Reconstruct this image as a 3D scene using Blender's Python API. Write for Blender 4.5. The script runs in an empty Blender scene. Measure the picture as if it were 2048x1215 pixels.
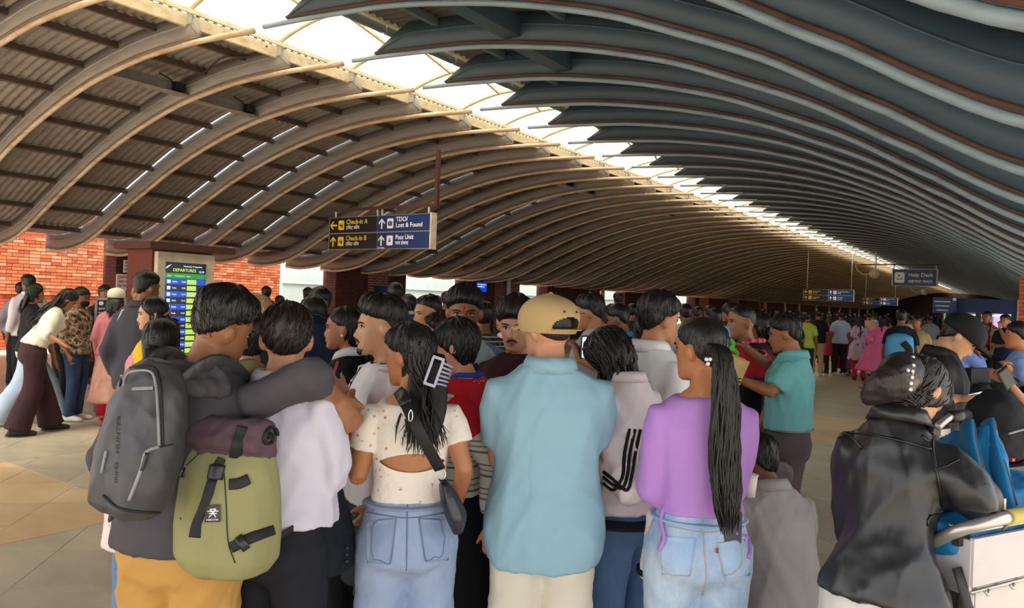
import bpy, bmesh, math, random
import numpy as np
from mathutils import Vector, Matrix
random.seed(7); RNG = np.random.default_rng(7)
SC = bpy.context.scene; COL = SC.collection
# ------------------------------------------------------------------ camera
FPX, IW, IH = 1500.0, 2048.0, 1215.0
EYE = 1.62
YAW, PITCH, ROLL = math.radians(34.97), math.radians(-0.19), math.radians(2.165)
_fw = np.array([-math.sin(YAW)*math.cos(PITCH), math.cos(YAW)*math.cos(PITCH), math.sin(PITCH)])
_r = np.array([math.cos(YAW), math.sin(YAW), 0.0]); _u = np.cross(_r, _fw)
CR = _r*math.cos(ROLL)+_u*math.sin(ROLL); CU = -_r*math.sin(ROLL)+_u*math.cos(ROLL); CF = _fw
CAM = np.array([0.0, 0.0, EYE])
cd = bpy.data.cameras.new('camera'); co = bpy.data.objects.new('camera', cd); COL.objects.link(co)
cd.sensor_width = 36.0; cd.lens = FPX/IW*36.0; cd.clip_end = 400
M = Matrix.Identity(4)
for i in range(3):
    M[i][0] = CR[i]; M[i][1] = CU[i]; M[i][2] = -CF[i]; M[i][3] = CAM[i]
co.matrix_world = M; SC.camera = co
# ------------------------------------------------------------------ world, light, exposure
w = bpy.data.worlds.new('overcast_sky'); SC.world = w; w.use_nodes = True
bg = w.node_tree.nodes['Background']; bg.inputs[0].default_value = (0.93, 0.97, 1.0, 1); bg.inputs[1].default_value = 1.95
sd = bpy.data.lights.new('hazy_sun', 'SUN'); sd.energy = 9.0; sd.angle = math.radians(14); sd.color = (1.0, 0.95, 0.86)
so = bpy.data.objects.new('hazy_sun', sd); COL.objects.link(so)
so.rotation_euler = (math.radians(27), 0, math.radians(20))      # from behind the camera, over its right shoulder
SC.view_settings.view_transform = 'Standard'; SC.view_settings.look = 'None'
SC.view_settings.gamma = 1.0; SC.view_settings.use_curve_mapping = False
SC.view_settings.exposure = 0.32
# ------------------------------------------------------------------ helpers
def ray(px, py):
    return CF + CR*(px-IW/2)/FPX - CU*(py-IH/2)/FPX
def at(px, py, depth): return CAM + ray(px, py)*depth
def hit(px, py, axis, val):
    d = ray(px, py); return CAM + d*((val-CAM[axis])/d[axis])
def ground(px, depth):
    py = 607 + (px-1024)*0.0378
    p = CAM + ray(px, py)*depth; return np.array([p[0], p[1], 0.0])
def srgb(h):
    h = h.lstrip('#'); c = [int(h[i:i+2], 16)/255 for i in (0, 2, 4)]
    return tuple(((x/12.92) if x <= .04045 else ((x+.055)/1.055)**2.4) for x in c)+(1,)
_mats = {}
def nt_new(name):
    m = bpy.data.materials.new(name); m.use_nodes = True
    nt = m.node_tree; return m, nt, nt.nodes['Principled BSDF']
def N(nt, t, **kw):
    n = nt.nodes.new(t)
    for k, v in kw.items():
        if k in ('operation', 'blend_type', 'data_type', 'feature', 'wave_type', 'bands_direction', 'distance', 'wave_profile', 'interpolation'): setattr(n, k, v)
        else: n.inputs[k].default_value = v
    return n
def ramp(nt, src, stops, interp='LINEAR'):
    r = nt.nodes.new('ShaderNodeValToRGB'); r.color_ramp.interpolation = interp
    e = r.color_ramp.elements
    while len(e) < len(stops): e.new(0.5)
    for i, (p, c) in enumerate(stops): e[i].position = p; e[i].color = c
    nt.links.new(src, r.inputs[0]); return r.outputs[0]
def coords(nt, scale=(1, 1, 1), rot=(0, 0, 0), kind='Object'):
    tc = nt.nodes.new('ShaderNodeTexCoord'); mp = nt.nodes.new('ShaderNodeMapping')
    mp.inputs['Scale'].default_value = scale; mp.inputs['Rotation'].default_value = rot
    nt.links.new(tc.outputs[kind], mp.inputs[0]); return mp.outputs[0]
def bump(nt, b, h, strength=.3, dist=.01):
    n = N(nt, 'ShaderNodeBump', Strength=strength, Distance=dist)
    nt.links.new(h, n.inputs['Height']); nt.links.new(n.outputs[0], b.inputs['Normal'])
def noise(nt, vec, scale, detail=4, rough=.6):
    n = N(nt, 'ShaderNodeTexNoise', Scale=scale, Detail=detail, Roughness=rough)
    if vec is not None: nt.links.new(vec, n.inputs['Vector'])
    return n.outputs[0]
def mixc(nt, fac, a, b):
    m = nt.nodes.new('ShaderNodeMix'); m.data_type = 'RGBA'
    for s, v in ((6, a), (7, b)):
        if isinstance(v, tuple): m.inputs[s].default_value = v
        else: nt.links.new(v, m.inputs[s])
    if isinstance(fac, (int, float)): m.inputs[0].default_value = fac
    else: nt.links.new(fac, m.inputs[0])
    return m.outputs[2]
def shade(c, k): return tuple(min(1, x*k) for x in c[:3])+(1,)
def mat(name, hexcol, rough=.6, metal=0, var=.25, scale=8, bumps=.0, bscale=40, stretch=(1, 1, 1), spec=None):
    """plain surface: base colour with a little mottling and fine relief"""
    key = (name, hexcol)
    if key in _mats: return _mats[key]
    m, nt, b = nt_new(name); c = srgb(hexcol)
    v = coords(nt, stretch)
    col = ramp(nt, noise(nt, v, scale), [(.3, shade(c, 1-var)), (.7, shade(c, 1+var*.5))])
    nt.links.new(col, b.inputs['Base Color'])
    b.inputs['Roughness'].default_value = rough; b.inputs['Metallic'].default_value = metal
    if spec is not None: b.inputs['Specular IOR Level'].default_value = spec
    if bumps: bump(nt, b, noise(nt, v, bscale, 3), bumps)
    _mats[key] = m; return m
def obj(name, me, m=None, parent=None, smooth=False):
    o = bpy.data.objects.new(name, me); COL.objects.link(o)
    if m is not None:
        if len(me.materials) == 0: me.materials.append(m)
    if parent is not None: o.parent = parent
    return o
def tag(o, label=None, cat=None, group=None, kind=None):
    if label: o['label'] = label
    if cat: o['category'] = cat
    if group: o['group'] = group
    if kind: o['kind'] = kind
    return o
def empty(name, loc=(0, 0, 0), rz=0, parent=None):
    o = bpy.data.objects.new(name, None); COL.objects.link(o); o.location = loc; o.rotation_euler = (0, 0, rz)
    o.empty_display_size = .1
    if parent is not None: o.parent = parent
    return o
class MB:
    """collects vertices and faces for ONE mesh"""
    def __init__(s): s.v = []; s.f = []; s.n = 0
    def add(s, v, f):
        v = np.asarray(v, float); s.v.append(v); k = s.n
        s.f += [tuple(i+k for i in q) for q in f]; s.n += len(v); return s
    def box(s, c, size, rot=None, taper=1.0):
        x, y, z = [d/2 for d in size]
        v = np.array([(-x, -y, -z), (x, -y, -z), (x, y, -z), (-x, y, -z), (-x*taper, -y*taper, z), (x*taper, -y*taper, z), (x*taper, y*taper, z), (-x*taper, y*taper, z)], float)
        if rot is not None: v = v @ np.asarray(rot).T
        return s.add(v+np.asarray(c, float), [(0, 3, 2, 1), (4, 5, 6, 7), (0, 1, 5, 4), (1, 2, 6, 5), (2, 3, 7, 6), (3, 0, 4, 7)])
    def bar(s, a, b, w, h=None):
        a = np.asarray(a, float); b = np.asarray(b, float); d = b-a; L = np.linalg.norm(d); d = d/L
        up = np.array([0, 0, 1.0]) if abs(d[2]) < .95 else np.array([1.0, 0, 0])
        x = np.cross(up, d); x /= np.linalg.norm(x); z = np.cross(d, x)
        return s.box((a+b)/2, (w, L, h or w), np.stack([x, d, z], 1))
    def tube(s, path, rad, seg=8, cap=True, up=None, power=2.0):
        v, f = tube_vf(path, rad, seg, cap, up, power); return s.add(v, f)
    def ball(s, c, r, seg=10, rings=7, rot=None):
        r = np.ones(3)*r if np.isscalar(r) else np.asarray(r, float)
        v = [(0, 0, -1)]
        for i in range(1, rings):
            t = -math.pi/2+math.pi*i/rings
            for j in range(seg):
                a = 2*math.pi*j/seg; v.append((math.cos(t)*math.cos(a), math.cos(t)*math.sin(a), math.sin(t)))
        v.append((0, 0, 1)); v = np.array(v)*r
        if rot is not None: v = v @ np.asarray(rot).T
        f = [(0, 1+(j+1) % seg, 1+j) for j in range(seg)]
        for i in range(rings-2):
            a = 1+i*seg
            f += [(a+j, a+(j+1) % seg, a+seg+(j+1) % seg, a+seg+j) for j in range(seg)]
        t = len(v)-1; a = 1+(rings-2)*seg
        f += [(a+j, a+(j+1) % seg, t) for j in range(seg)]
        return s.add(v+np.asarray(c, float), f)
    def prism(s, poly, z0, z1, axes=None, org=(0, 0, 0)):
        """2-D polygon extruded; axes = (ex, ey, ez) columns"""
        n = len(poly); A = np.eye(3) if axes is None else np.asarray(axes, float)
        p = np.array([(x, y, z0) for x, y in poly]+[(x, y, z1) for x, y in poly], float) @ A
        f = [tuple(range(n))[::-1], tuple(range(n, 2*n))]+[(i, (i+1) % n, n+(i+1) % n, n+i) for i in range(n)]
        return s.add(p+np.asarray(org, float), f)
    def mesh(s, name, smooth=False):
        me = bpy.data.meshes.new(name)
        v = np.concatenate(s.v) if s.v else np.zeros((0, 3))
        me.from_pydata(v.tolist(), [], s.f); me.update()
        if smooth: me.polygons.foreach_set('use_smooth', np.ones(len(me.polygons), bool))
        return me
    def build(s, name, m=None, parent=None, smooth=False):
        return obj(name, s.mesh(name, smooth), m, parent)
def nrm(v): return v/(np.linalg.norm(v)+1e-12)
def frames(path, up=None):
    P = np.asarray(path, float); T = np.gradient(P, axis=0) if len(P) > 2 else np.repeat((P[1]-P[0])[None], 2, 0)
    T = T/(np.linalg.norm(T, axis=1, keepdims=True)+1e-12)
    if up is None: up = np.array([0, 0, 1.0]) if abs(T[0][2]) < .9 else np.array([0, 1.0, 0])
    out = []; x = np.cross(up, T[0]); x = nrm(x)
    for t in T:
        x = x-t*np.dot(x, t); x = nrm(x); out.append((x, np.cross(t, x), t))
    return P, out
def tube_vf(path, rad, seg=8, cap=True, up=None, power=2.0):
    P, F = frames(path, up); n = len(P)
    rad = [rad]*n if np.isscalar(rad) else list(rad)
    a = np.linspace(0, 2*math.pi, seg, endpoint=False); ca, sa = np.cos(a), np.sin(a)
    e = 2.0/power; ca = np.sign(ca)*np.abs(ca)**e; sa = np.sign(sa)*np.abs(sa)**e
    V = []
    for p, (x, y, t), r in zip(P, F, rad):
        ra, rb = (r, r) if np.isscalar(r) else r
        V.append(p+np.outer(ca*ra, x)+np.outer(sa*rb, y))
    V = np.concatenate(V); f = []
    for i in range(n-1):
        k = i*seg
        f += [(k+j, k+(j+1) % seg, k+seg+(j+1) % seg, k+seg+j) for j in range(seg)]
    if cap: f += [tuple(range(seg))[::-1], tuple(range((n-1)*seg, n*seg))]
    return V, f
def smooth_path(pts, n):
    """Catmull-Rom through pts"""
    P = np.asarray(pts, float); m = len(P)
    if m < 3: return np.array([P[0]+(P[-1]-P[0])*t for t in np.linspace(0, 1, n)])
    Q = np.vstack([2*P[0]-P[1], P, 2*P[-1]-P[-2]]); s = np.linspace(0, m-1-1e-9, n); i = s.astype(int); t = (s-i)[:, None]
    a, b, c, d = Q[i], Q[i+1], Q[i+2], Q[i+3]
    return .5*((2*b)+(-a+c)*t+(2*a-5*b+4*c-d)*t*t+(-a+3*b-3*c+d)*t**3)
def interp(xs, ys, q):
    """smooth monotone-ish resample of a table"""
    P = smooth_path(np.column_stack([xs, ys]), 200); o = np.argsort(P[:, 0]); return np.interp(q, P[o, 0], P[o, 1])
def text_mesh(body, size, depth=.002, name='lettering', align='LEFT', bold=.012):
    cu = bpy.data.curves.new(name, 'FONT'); cu.body = body; cu.size = size; cu.extrude = depth/2; cu.align_x = align; cu.resolution_u = 3; cu.offset = bold*size
    t = bpy.data.objects.new(name, cu); me = bpy.data.meshes.new_from_object(t)
    bpy.data.objects.remove(t); bpy.data.curves.remove(cu); me.name = name; return me
def lettering(body, size, m, parent, org, ex, ez, depth=.003, align='LEFT', name='lettering', bold=0):
    """flat letters standing on a face: ex = reading direction, ez = up"""
    me = text_mesh(body, size, depth, name, align)
    ex = nrm(np.asarray(ex, float)); ez = nrm(np.asarray(ez, float)); ny = np.cross(ex, ez)
    A = np.stack([ex, ez, ny], 1); n = len(me.vertices); c = np.empty(n*3); me.vertices.foreach_get('co', c); c = c.reshape(-1, 3)
    c = c @ A.T+np.asarray(org, float); me.vertices.foreach_set('co', c.ravel()); me.update()
    o = obj(name, me, m, parent); o['kind'] = 'stuff'; return o
# ------------------------------------------------------------------ the roof vault
U = 5.2; RS = 0.2548*U
RX = [-1.374, -1.25, -1.13, -.99, -.83, -.70, -.55, -.44, -.31, -.20, -.15, -.088, -.02, .07, .16, .26]
RZ = [.567, .560, .551, .538, .511, .482, .438, .393, .335, .271, .243, .203, .166, .136, .128, .14]
LX = [-1.41, -1.5, -1.62, -1.77, -1.9, -2.06, -2.15, -2.3, -2.45, -2.6, -2.72, -2.85, -3.0, -3.08, -3.19, -3.3, -3.42, -3.54]
LZ = [.565, .570, .576, .577, .572, .555, .541, .508, .467, .418, .370, .318, .252, .216, .175, .152, .142, .15]
def prof(xs, zs, n):
    q = np.linspace(xs[0], xs[-1], n); o = np.argsort(xs)
    z = interp(np.array(xs)[o], np.array(zs)[o], q); return q*U, EYE+z*U
SKYL, SKYR, SKYZ = -1.665*U, -1.25*U, EYE+.642*U
def paint(name, base, rust, amt=.5, rough=.55):
    m, nt, b = nt_new(name); v = coords(nt, (1, 1, 1)); v2 = coords(nt, (.6, 3, 5))
    f = ramp(nt, noise(nt, v2, 2.2, 6, .7), [(.45, (0, 0, 0, 1)), (.45+.35*(1.2-amt), (1, 1, 1, 1))])
    c = mixc(nt, noise(nt, v, 1.3), shade(srgb(base), .85), shade(srgb(base), 1.15))
    c = mixc(nt, f, c, srgb(rust)); nt.links.new(c, b.inputs['Base Color']); b.inputs['Roughness'].default_value = rough
    return m
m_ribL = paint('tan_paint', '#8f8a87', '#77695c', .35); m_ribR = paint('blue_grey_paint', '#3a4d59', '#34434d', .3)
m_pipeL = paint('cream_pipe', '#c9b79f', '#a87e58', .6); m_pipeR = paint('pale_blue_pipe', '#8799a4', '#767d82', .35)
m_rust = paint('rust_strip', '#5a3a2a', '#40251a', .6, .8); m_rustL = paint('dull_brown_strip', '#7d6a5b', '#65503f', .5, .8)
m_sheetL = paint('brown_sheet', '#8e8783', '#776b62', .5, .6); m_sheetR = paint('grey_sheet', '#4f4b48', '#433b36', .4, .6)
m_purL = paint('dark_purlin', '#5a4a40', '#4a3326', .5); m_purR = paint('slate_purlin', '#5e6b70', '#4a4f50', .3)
m_cream = paint('cream_steel', '#ddd0b2', '#b59a76', .25)
ceiling = tag(empty('ceiling'), 'wave-shaped ribbed roof vault with a long skylight', kind='structure')
WEB = .37
def rib_meshes(xs, zs, x_web_end, tagname, taper, pr=.034):
    q, z = prof(xs, zs, 64)
    keep = (q <= x_web_end) if taper < 0 else (q >= x_web_end)
    # web: plate from just over the pipe up to the sheet
    w = MB(); qq, zz = q[keep], z[keep]; hh = np.full(len(qq), WEB)
    d = np.abs(qq-x_web_end); hh = np.minimum(hh, .05+d*(1.4 if taper < 0 else .6))
    V = []
    for y in (-.012, .012):
        for lo in (0, 1): V += [(a, y, b+(h if lo else .03)) for a, b, h in zip(qq, zz, hh)]
    n = len(qq); f = []
    for i in range(n-1):
        f += [(i, i+1, n+i+1, n+i), (2*n+i, 3*n+i, 3*n+i+1, 2*n+i+1), (i, 2*n+i, 2*n+i+1, i+1), (n+i, n+i+1, 3*n+i+1, 3*n+i)]
    f += [(0, n, 3*n, 2*n), (n-1, 3*n-1, 4*n-1, 2*n-1)]
    w.add(V, f)
    # flange at mid height, as a fold line in the plate
    fl = MB()
    V = []
    for y in (-.03, .03):
        for t in (0, .012): V += [(a, y, b+h*.62+t) for a, b, h in zip(qq, zz, hh)]
    fl.add(V, f)
    p = MB(); p.tube(np.column_stack([q, 0*q, z]), pr, 10)
    s = MB(); V = []
    for y in (-.028, .028):
        for t in (.034, .06): V += [(a, y, b+t) for a, b in zip(qq, zz)]
    s.add(V, f)
    return [x.mesh(tagname+k, True) for x, k in ((w, '_web'), (p, '_pipe'), (s, '_rust'), (fl, '_fold'))]
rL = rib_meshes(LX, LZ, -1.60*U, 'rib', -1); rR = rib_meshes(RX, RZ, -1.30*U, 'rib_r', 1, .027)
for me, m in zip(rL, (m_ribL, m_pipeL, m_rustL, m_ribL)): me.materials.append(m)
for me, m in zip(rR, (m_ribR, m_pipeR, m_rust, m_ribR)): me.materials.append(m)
KMIN, KMAX, KLEFT = -6, 76, -3  # unseen ribs added behind camera to shade the front; left cut back for light
Y0 = U
for k in range(KMIN, KMAX):
    for M4 in (rL, rR):
        if M4 is rL and k < KLEFT: continue
        o = obj('rib', M4[0], parent=ceiling); o.location = (0, Y0+k*RS, 0)
        for me, nm in ((M4[1], 'bottom_pipe'), (M4[2], 'rust_strip'), (M4[3], 'stiffener')):
            if k > 40 and nm == 'stiffener': continue
            obj(nm, me, parent=o)
def sheet_mesh(xs, zs, xa, xb, waves, width, nx=22, amp=.026):
    q, z = prof(xs, zs, 200); x = np.linspace(xa, xb, nx); o = np.argsort(q); zz = np.interp(x, q[o], z[o])+WEB+.02
    ny = waves*4+1; y = np.linspace(0, width, ny); w = amp*np.sin(np.arange(ny)*math.pi/2) if waves > 1 else 0*y
    b = MB(); V = np.array([(a, c, e+d) for a, e in zip(x, zz) for c, d in zip(y, w)])
    b.add(V, [(i*ny+j, (i+1)*ny+j, (i+1)*ny+j+1, i*ny+j+1) for i in range(nx-1) for j in range(ny-1)])
    return b.mesh('roof_sheet', True)
shL_up = sheet_mesh(LX, LZ, SKYL-.02, -2.2*U, 11, RS, 14); shL_lo = sheet_mesh(LX, LZ, -2.2*U, -3.54*U, 11, RS, 18); shL_gap = sheet_mesh(LX, LZ, -2.2*U, -3.54*U, 10, RS*.982, 18)
shR = sheet_mesh(RX, RZ, .26*U, SKYR+.02, 11, RS, 30)
farL = sheet_mesh(LX, LZ, SKYL-.02, -3.54*U, 1, RS, 24); farR = sheet_mesh(RX, RZ, .26*U, SKYR+.02, 1, RS, 24)
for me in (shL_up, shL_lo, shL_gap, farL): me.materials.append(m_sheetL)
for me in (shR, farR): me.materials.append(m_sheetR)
for k in range(KMIN, KMAX-1):
    y = Y0+k*RS; near = k < 18
    for me in ([shL_up, (shL_gap if (k in (1, 2, 3, 4, 6, 9)) else shL_lo), shR] if near else [farL, farR]):
        if k < KLEFT and me is not shR: continue
        obj('roof_sheet', me, parent=ceiling).location = (0, y, 0)
# purlins between the ribs
def purlin_at(x, xs, zs, hgt, wid, name, m):
    q, z = prof(xs, zs, 200); o = np.argsort(q); zz = np.interp(x, q[o], z[o]); sl = math.atan(np.interp(x+.1, q[o], z[o])-zz)/.1
    b = MB(); a = math.atan((np.interp(x+.1, q[o], z[o])-zz)/.1); c, s = math.cos(a), math.sin(a)
    b.box((x, RS/2, zz+WEB-hgt/2-.005), (wid, RS-.03, hgt), [[c, 0, -s], [0, 1, 0], [s, 0, c]])
    me = b.mesh(name); me.materials.append(m); return me
purl = [purlin_at(x*U, LX, LZ, .085, .055, 'purlin', m_purL) for x in (-1.80, -1.98, -2.16, -2.34, -2.52, -2.70, -2.88, -3.06, -3.24)]
purl += [purlin_at(x*U, RX, RZ, .085, .07, 'purlin', m_purR) for x in (-1.27, -1.11, -.95, -.78, -.62, -.46, -.30)]
n = 0; rest = MB()
for k in range(-3, KMAX-1):
    for me in purl:
        n += 1
        if k < KLEFT and me in purl[:9]: continue
        if k < 15: obj('purlin', me, parent=ceiling).location = (0, Y0+k*RS, 0)
        else:
            c = np.array([v.co[:] for v in me.vertices])+np.array([0, Y0+k*RS, 0]); rest.add(c, [tuple(p.vertices) for p in me.polygons])
tag(rest.build('far_purlins', m_purL, ceiling), kind='stuff')
# deep cross channels with junction boxes
def channel(k, x, xs, zs, m, side):
    q, z = prof(xs, zs, 200); o = np.argsort(q); zz = np.interp(x, q[o], z[o])
    y = Y0+k*RS; b = MB(); b.box((x, y+RS/2, zz+.09), (.20, RS-.03, .012)); b.box((x-.095*side, y+RS/2, zz+.19), (.012, RS-.03, .2))
    e = b.build('cross_channel', m, ceiling)
    j = MB(); j.box((x, y+RS-.14, zz+.20), (.10, .14, .12)); j.tube([(x, y+RS-.2, zz+.2), (x+.08, y+RS-.32, zz+.26), (x+.1, y+RS-.5, zz+.3)], .012, 6)
    j.build('junction_box', m_dark, e)
m_dark = mat('dark_fitting', '#241f1d', .5)
for k, x in ((0, -2.08), (1, -2.10), (8, -1.95), (9, -1.97), (13, -1.95), (20, -1.95), (26, -1.95)): channel(k, x*U, LX, LZ, m_ribL, 1)
for k, x in ((0, -.90), (1, -.93), (7, -.86), (8, -.86), (14, -.86), (15, -.86)): channel(k, x*U, RX, RZ, m_ribR, -1)
# loose cable along the left sheets
cb = MB(); q, z = prof(LX, LZ, 200)
def roofz(x): o = np.argsort(q); return np.interp(x, q[o], z[o])
pts = [(x*U, Y0+RS*(.86+d), roofz(x*U)+WEB-dz) for x, d, dz in ((-1.66, .0, .05), (-1.74, .02, .12), (-1.82, -.08, .10), (-1.92, -.05, .2), (-2.02, .0, .18), (-2.08, .02, .22))]
cb.tube(smooth_path(pts, 24), .012, 6); cb.build('cable', m_dark, ceiling, True)
# skylight: curbs, arched bars, longitudinal bar, frosted panes
m_pane, nt, b = nt_new('frosted_skylight')
tr = nt.nodes.new('ShaderNodeBsdfTransparent'); tr.inputs[0].default_value = (.85, .82, .72, 1); tl = nt.nodes.new('ShaderNodeBsdfTranslucent'); tl.inputs[0].default_value = (.5, .44, .32, 1)
mx = nt.nodes.new('ShaderNodeMixShader'); mx.inputs[0].default_value = .75
nt.links.new(tr.outputs[0], mx.inputs[1]); nt.links.new(tl.outputs[0], mx.inputs[2]); nt.links.new(mx.outputs[0], nt.nodes['Material Output'].inputs[0])
YA, YB = Y0+KMIN*RS, Y0+(KMAX-1)*RS
sky = empty('skylight_frame', parent=ceiling)
for x, zz, wd, hg in ((SKYL-.01, SKYZ-.045, .05, .15), (SKYL+.14, SKYZ+.03, .035, .05), (SKYR, SKYZ-.02, .07, .12), (SKYR-.20, SKYZ+.05, .05, .07)):
    MB().box((x, (YA+YB)/2, zz), (wd, YB-YA, hg)).build('curb', m_cream, sky)
arc = MB(); xs_ = np.linspace(SKYL, SKYR, 13); t = (xs_-SKYL)/(SKYR-SKYL)
zs_ = SKYZ+.06+.22*np.sin(math.pi*t)**.8
arc.tube(np.column_stack([xs_, 0*xs_, zs_]), .03, 6); arc_me = arc.mesh('arched_bar', True); arc_me.materials.append(m_cream)
lb = MB(); xm = SKYL+.62*(SKYR-SKYL); lb.box((xm, RS/2, SKYZ+.255), (.05, RS, .05)); lb_me = lb.mesh('glazing_bar'); lb_me.materials.append(m_cream)
dg_ = MB(); dg_.bar((xm, RS*.02, SKYZ+.23), (SKYL+.42*(SKYR-SKYL), RS*.98, SKYZ+.25), .035); dg_me = dg_.mesh('brace'); dg_me.materials.append(m_cream)
pn = MB(); V = [(a, y, c+.035) for y in (0, RS) for a, c in zip(xs_, zs_)]; pn.add(V, [(i, i+1, 14+i, 13+i) for i in range(12)]); pn_me = pn.mesh('pane', True); pn_me.materials.append(m_pane)
for k in range(KMIN, KMAX-1):
    for nm, me in (('arched_bar', arc_me), ('glazing_bar', lb_me), ('pane', pn_me)) + ((('brace', dg_me),) if k < 14 else ()):
        obj(nm, me, parent=sky).location = (0, Y0+k*RS, 0)
# unseen canopy added on the right to keep sky light off the roof
cx_ = np.linspace(.26*U, 9.6, 14); tz = (cx_-.26*U)/(9.6-.26*U); V = [(a, y, EYE+.14*U+WEB+2.3*math.sin(t*math.pi*.62)) for y in (15.0, YB) for a, t in zip(cx_, tz)]
obj('shade_canopy', MB().add(V, [(i, i+1, 15+i, 14+i) for i in range(13)]).mesh('shade_canopy', True), m_sheetR, ceiling)
wr = MB().box((9.9, 64, 2.4), (.4, 84, 4.8)).build('shade_wall_right', mat('shade_wall', '#4a403a', .8)); tag(wr, 'added unseen wall blocking sky light on the kerbside', kind='structure')  # unseen wall added to hold back side light
# side cheeks between the sheets and the skylight, upper gutter
# ------------------------------------------------------------------ floor: 45-degree tiles in square fields
m_slate, nt, b = nt_new('grey_slate'); v = coords(nt, (1, 1, 1), kind='Object')
tc = nt.nodes.new('ShaderNodeNewGeometry'); pos = tc.outputs['Position']
def stone(name, a, bcol, cc, rough):
    m, nt, b = nt_new(name); g = nt.nodes.new('ShaderNodeNewGeometry'); mp = nt.nodes.new('ShaderNodeMapping'); mp.inputs['Scale'].default_value = (1, 2.2, 1); mp.inputs['Rotation'].default_value = (0, 0, .8)
    nt.links.new(g.outputs['Position'], mp.inputs[0])
    oi = nt.nodes.new('ShaderNodeObjectInfo')
    c = ramp(nt, noise(nt, mp.outputs[0], 1.1, 6, .65), [(.3, srgb(a)), (.52, srgb(bcol)), (.72, srgb(cc))])
    hs = nt.nodes.new('ShaderNodeHueSaturation'); mr = N(nt, 'ShaderNodeMapRange'); mr.inputs[3].default_value = .9; mr.inputs[4].default_value = 1.1
    nt.links.new(oi.outputs['Random'], mr.inputs[0]); nt.links.new(mr.outputs[0], hs.inputs['Value']); nt.links.new(c, hs.inputs['Color']); nt.links.new(hs.outputs[0], b.inputs['Base Color'])
    r = ramp(nt, noise(nt, mp.outputs[0], 4, 4), [(.3, (rough,)*3+(1,)), (.7, (rough+.18,)*3+(1,))]); nt.links.new(r, b.inputs['Roughness'])
    bump(nt, b, noise(nt, mp.outputs[0], 9, 5), .08); return m
m_slate = stone('grey_slate', '#a69b87', '#b6aa93', '#c4b79e', .32); m_tan = stone('tan_stone', '#c2a278', '#cfb086', '#d8be98', .38)
m_grout = mat('pale_grout', '#cabfaa', .8)
floor = MB().box((-8, 45, -.0555), (60, 150, .1)).build('floor', m_grout); tag(floor, 'beige and grey stone tile floor of the hall', kind='structure')
m_pave = mat('outdoor_paving', '#bfb8aa', .8)
pv = MB().box((0, -45, -.065), (140, 70, .1)).build('forecourt_pavement', m_pave); tag(pv, 'pale paving of the forecourt outside', kind='structure')
pv2 = MB().box((52, 45, -.065), (60, 150, .1)).build('kerbside_pavement', mat('kerbside_asphalt', '#4a4743', .85)); tag(pv2, 'dark kerbside paving along the open side', kind='structure')  # unseen ground, kept dark to limit bounce on to the roof
def clip(poly, x0, x1, y0, y1):
    for ax, val, sg in ((0, x0, 1), (0, x1, -1), (1, y0, 1), (1, y1, -1)):
        out = []
        for i in range(len(poly)):
            p, q_ = poly[i], poly[(i+1) % len(poly)]; a, b_ = sg*(p[ax]-val), sg*(q_[ax]-val)
            if a >= 0: out.append(p)
            if a*b_ < 0: t = a/(a-b_); out.append((p[0]+(q_[0]-p[0])*t, p[1]+(q_[1]-p[1])*t))
        poly = out
        if len(poly) < 3: return []
    return poly
CELL = 2.4; CX0, CY0 = -5.2, 2.97; TS = .849  # half-diagonal spacing of the turned tiles
tiles = []
for ci in range(-7, 3):
    for cj in range(-3, 22):
        x0, y0 = CX0+ci*CELL, CY0+cj*CELL; x1, y1 = x0+CELL, y0+CELL
        tan = (ci+cj) % 2 == 0 and (ci % 4 in (3,) or cj % 4 == 3)
        g = .004
        for a in range(-4, 5):
            for c in range(-4, 5):
                cx = (x0+x1)/2+(a+c)*TS/2; cy = (y0+y1)/2+(a-c)*TS/2
                h = TS/2-g*.8
                po = clip([(cx-h, cy), (cx, cy-h), (cx+h, cy), (cx, cy+h)], x0+g, x1-g, y0+g, y1-g)
                if len(po) >= 3:
                    ar = abs(sum(po[i][0]*po[(i+1) % len(po)][1]-po[(i+1) % len(po)][0]*po[i][1] for i in range(len(po))))/2
                    if ar > .004: tiles.append((po, tan and not (a == 0 and c == 0)))
def inview(po):
    x = np.mean([p[0] for p in po]); y = np.mean([p[1] for p in po]); d = np.array([x, y, -EYE]); zf = d@CF
    if zf < .5: return None
    px = IW/2+FPX*(d@CR)/zf; py = IH/2-FPX*(d@CU)/zf
    return zf if (-80 < px < 2130 and py < 1290) else None
near_t, rest_t = [], []
for t in tiles:
    zf = inview(t[0]); (near_t if zf is not None else rest_t).append((zf or 99, t))
near_t.sort(key=lambda q: q[0])
for zf, (po, tn) in near_t[:300]:
    b = MB().prism(po, -.006, -.004+random.random()*.0012); b.build('floor_tile', m_tan if tn else m_slate, floor)
for tn, m, nm in ((True, m_tan, 'far_tan_tiles'), (False, m_slate, 'far_grey_tiles')):
    b = MB()
    for zf, (po, t_) in near_t[300:]+rest_t:
        if t_ == tn: b.prism(po, -.006, -.004)
    tag(b.build(nm, m, floor), kind='stuff')
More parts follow.
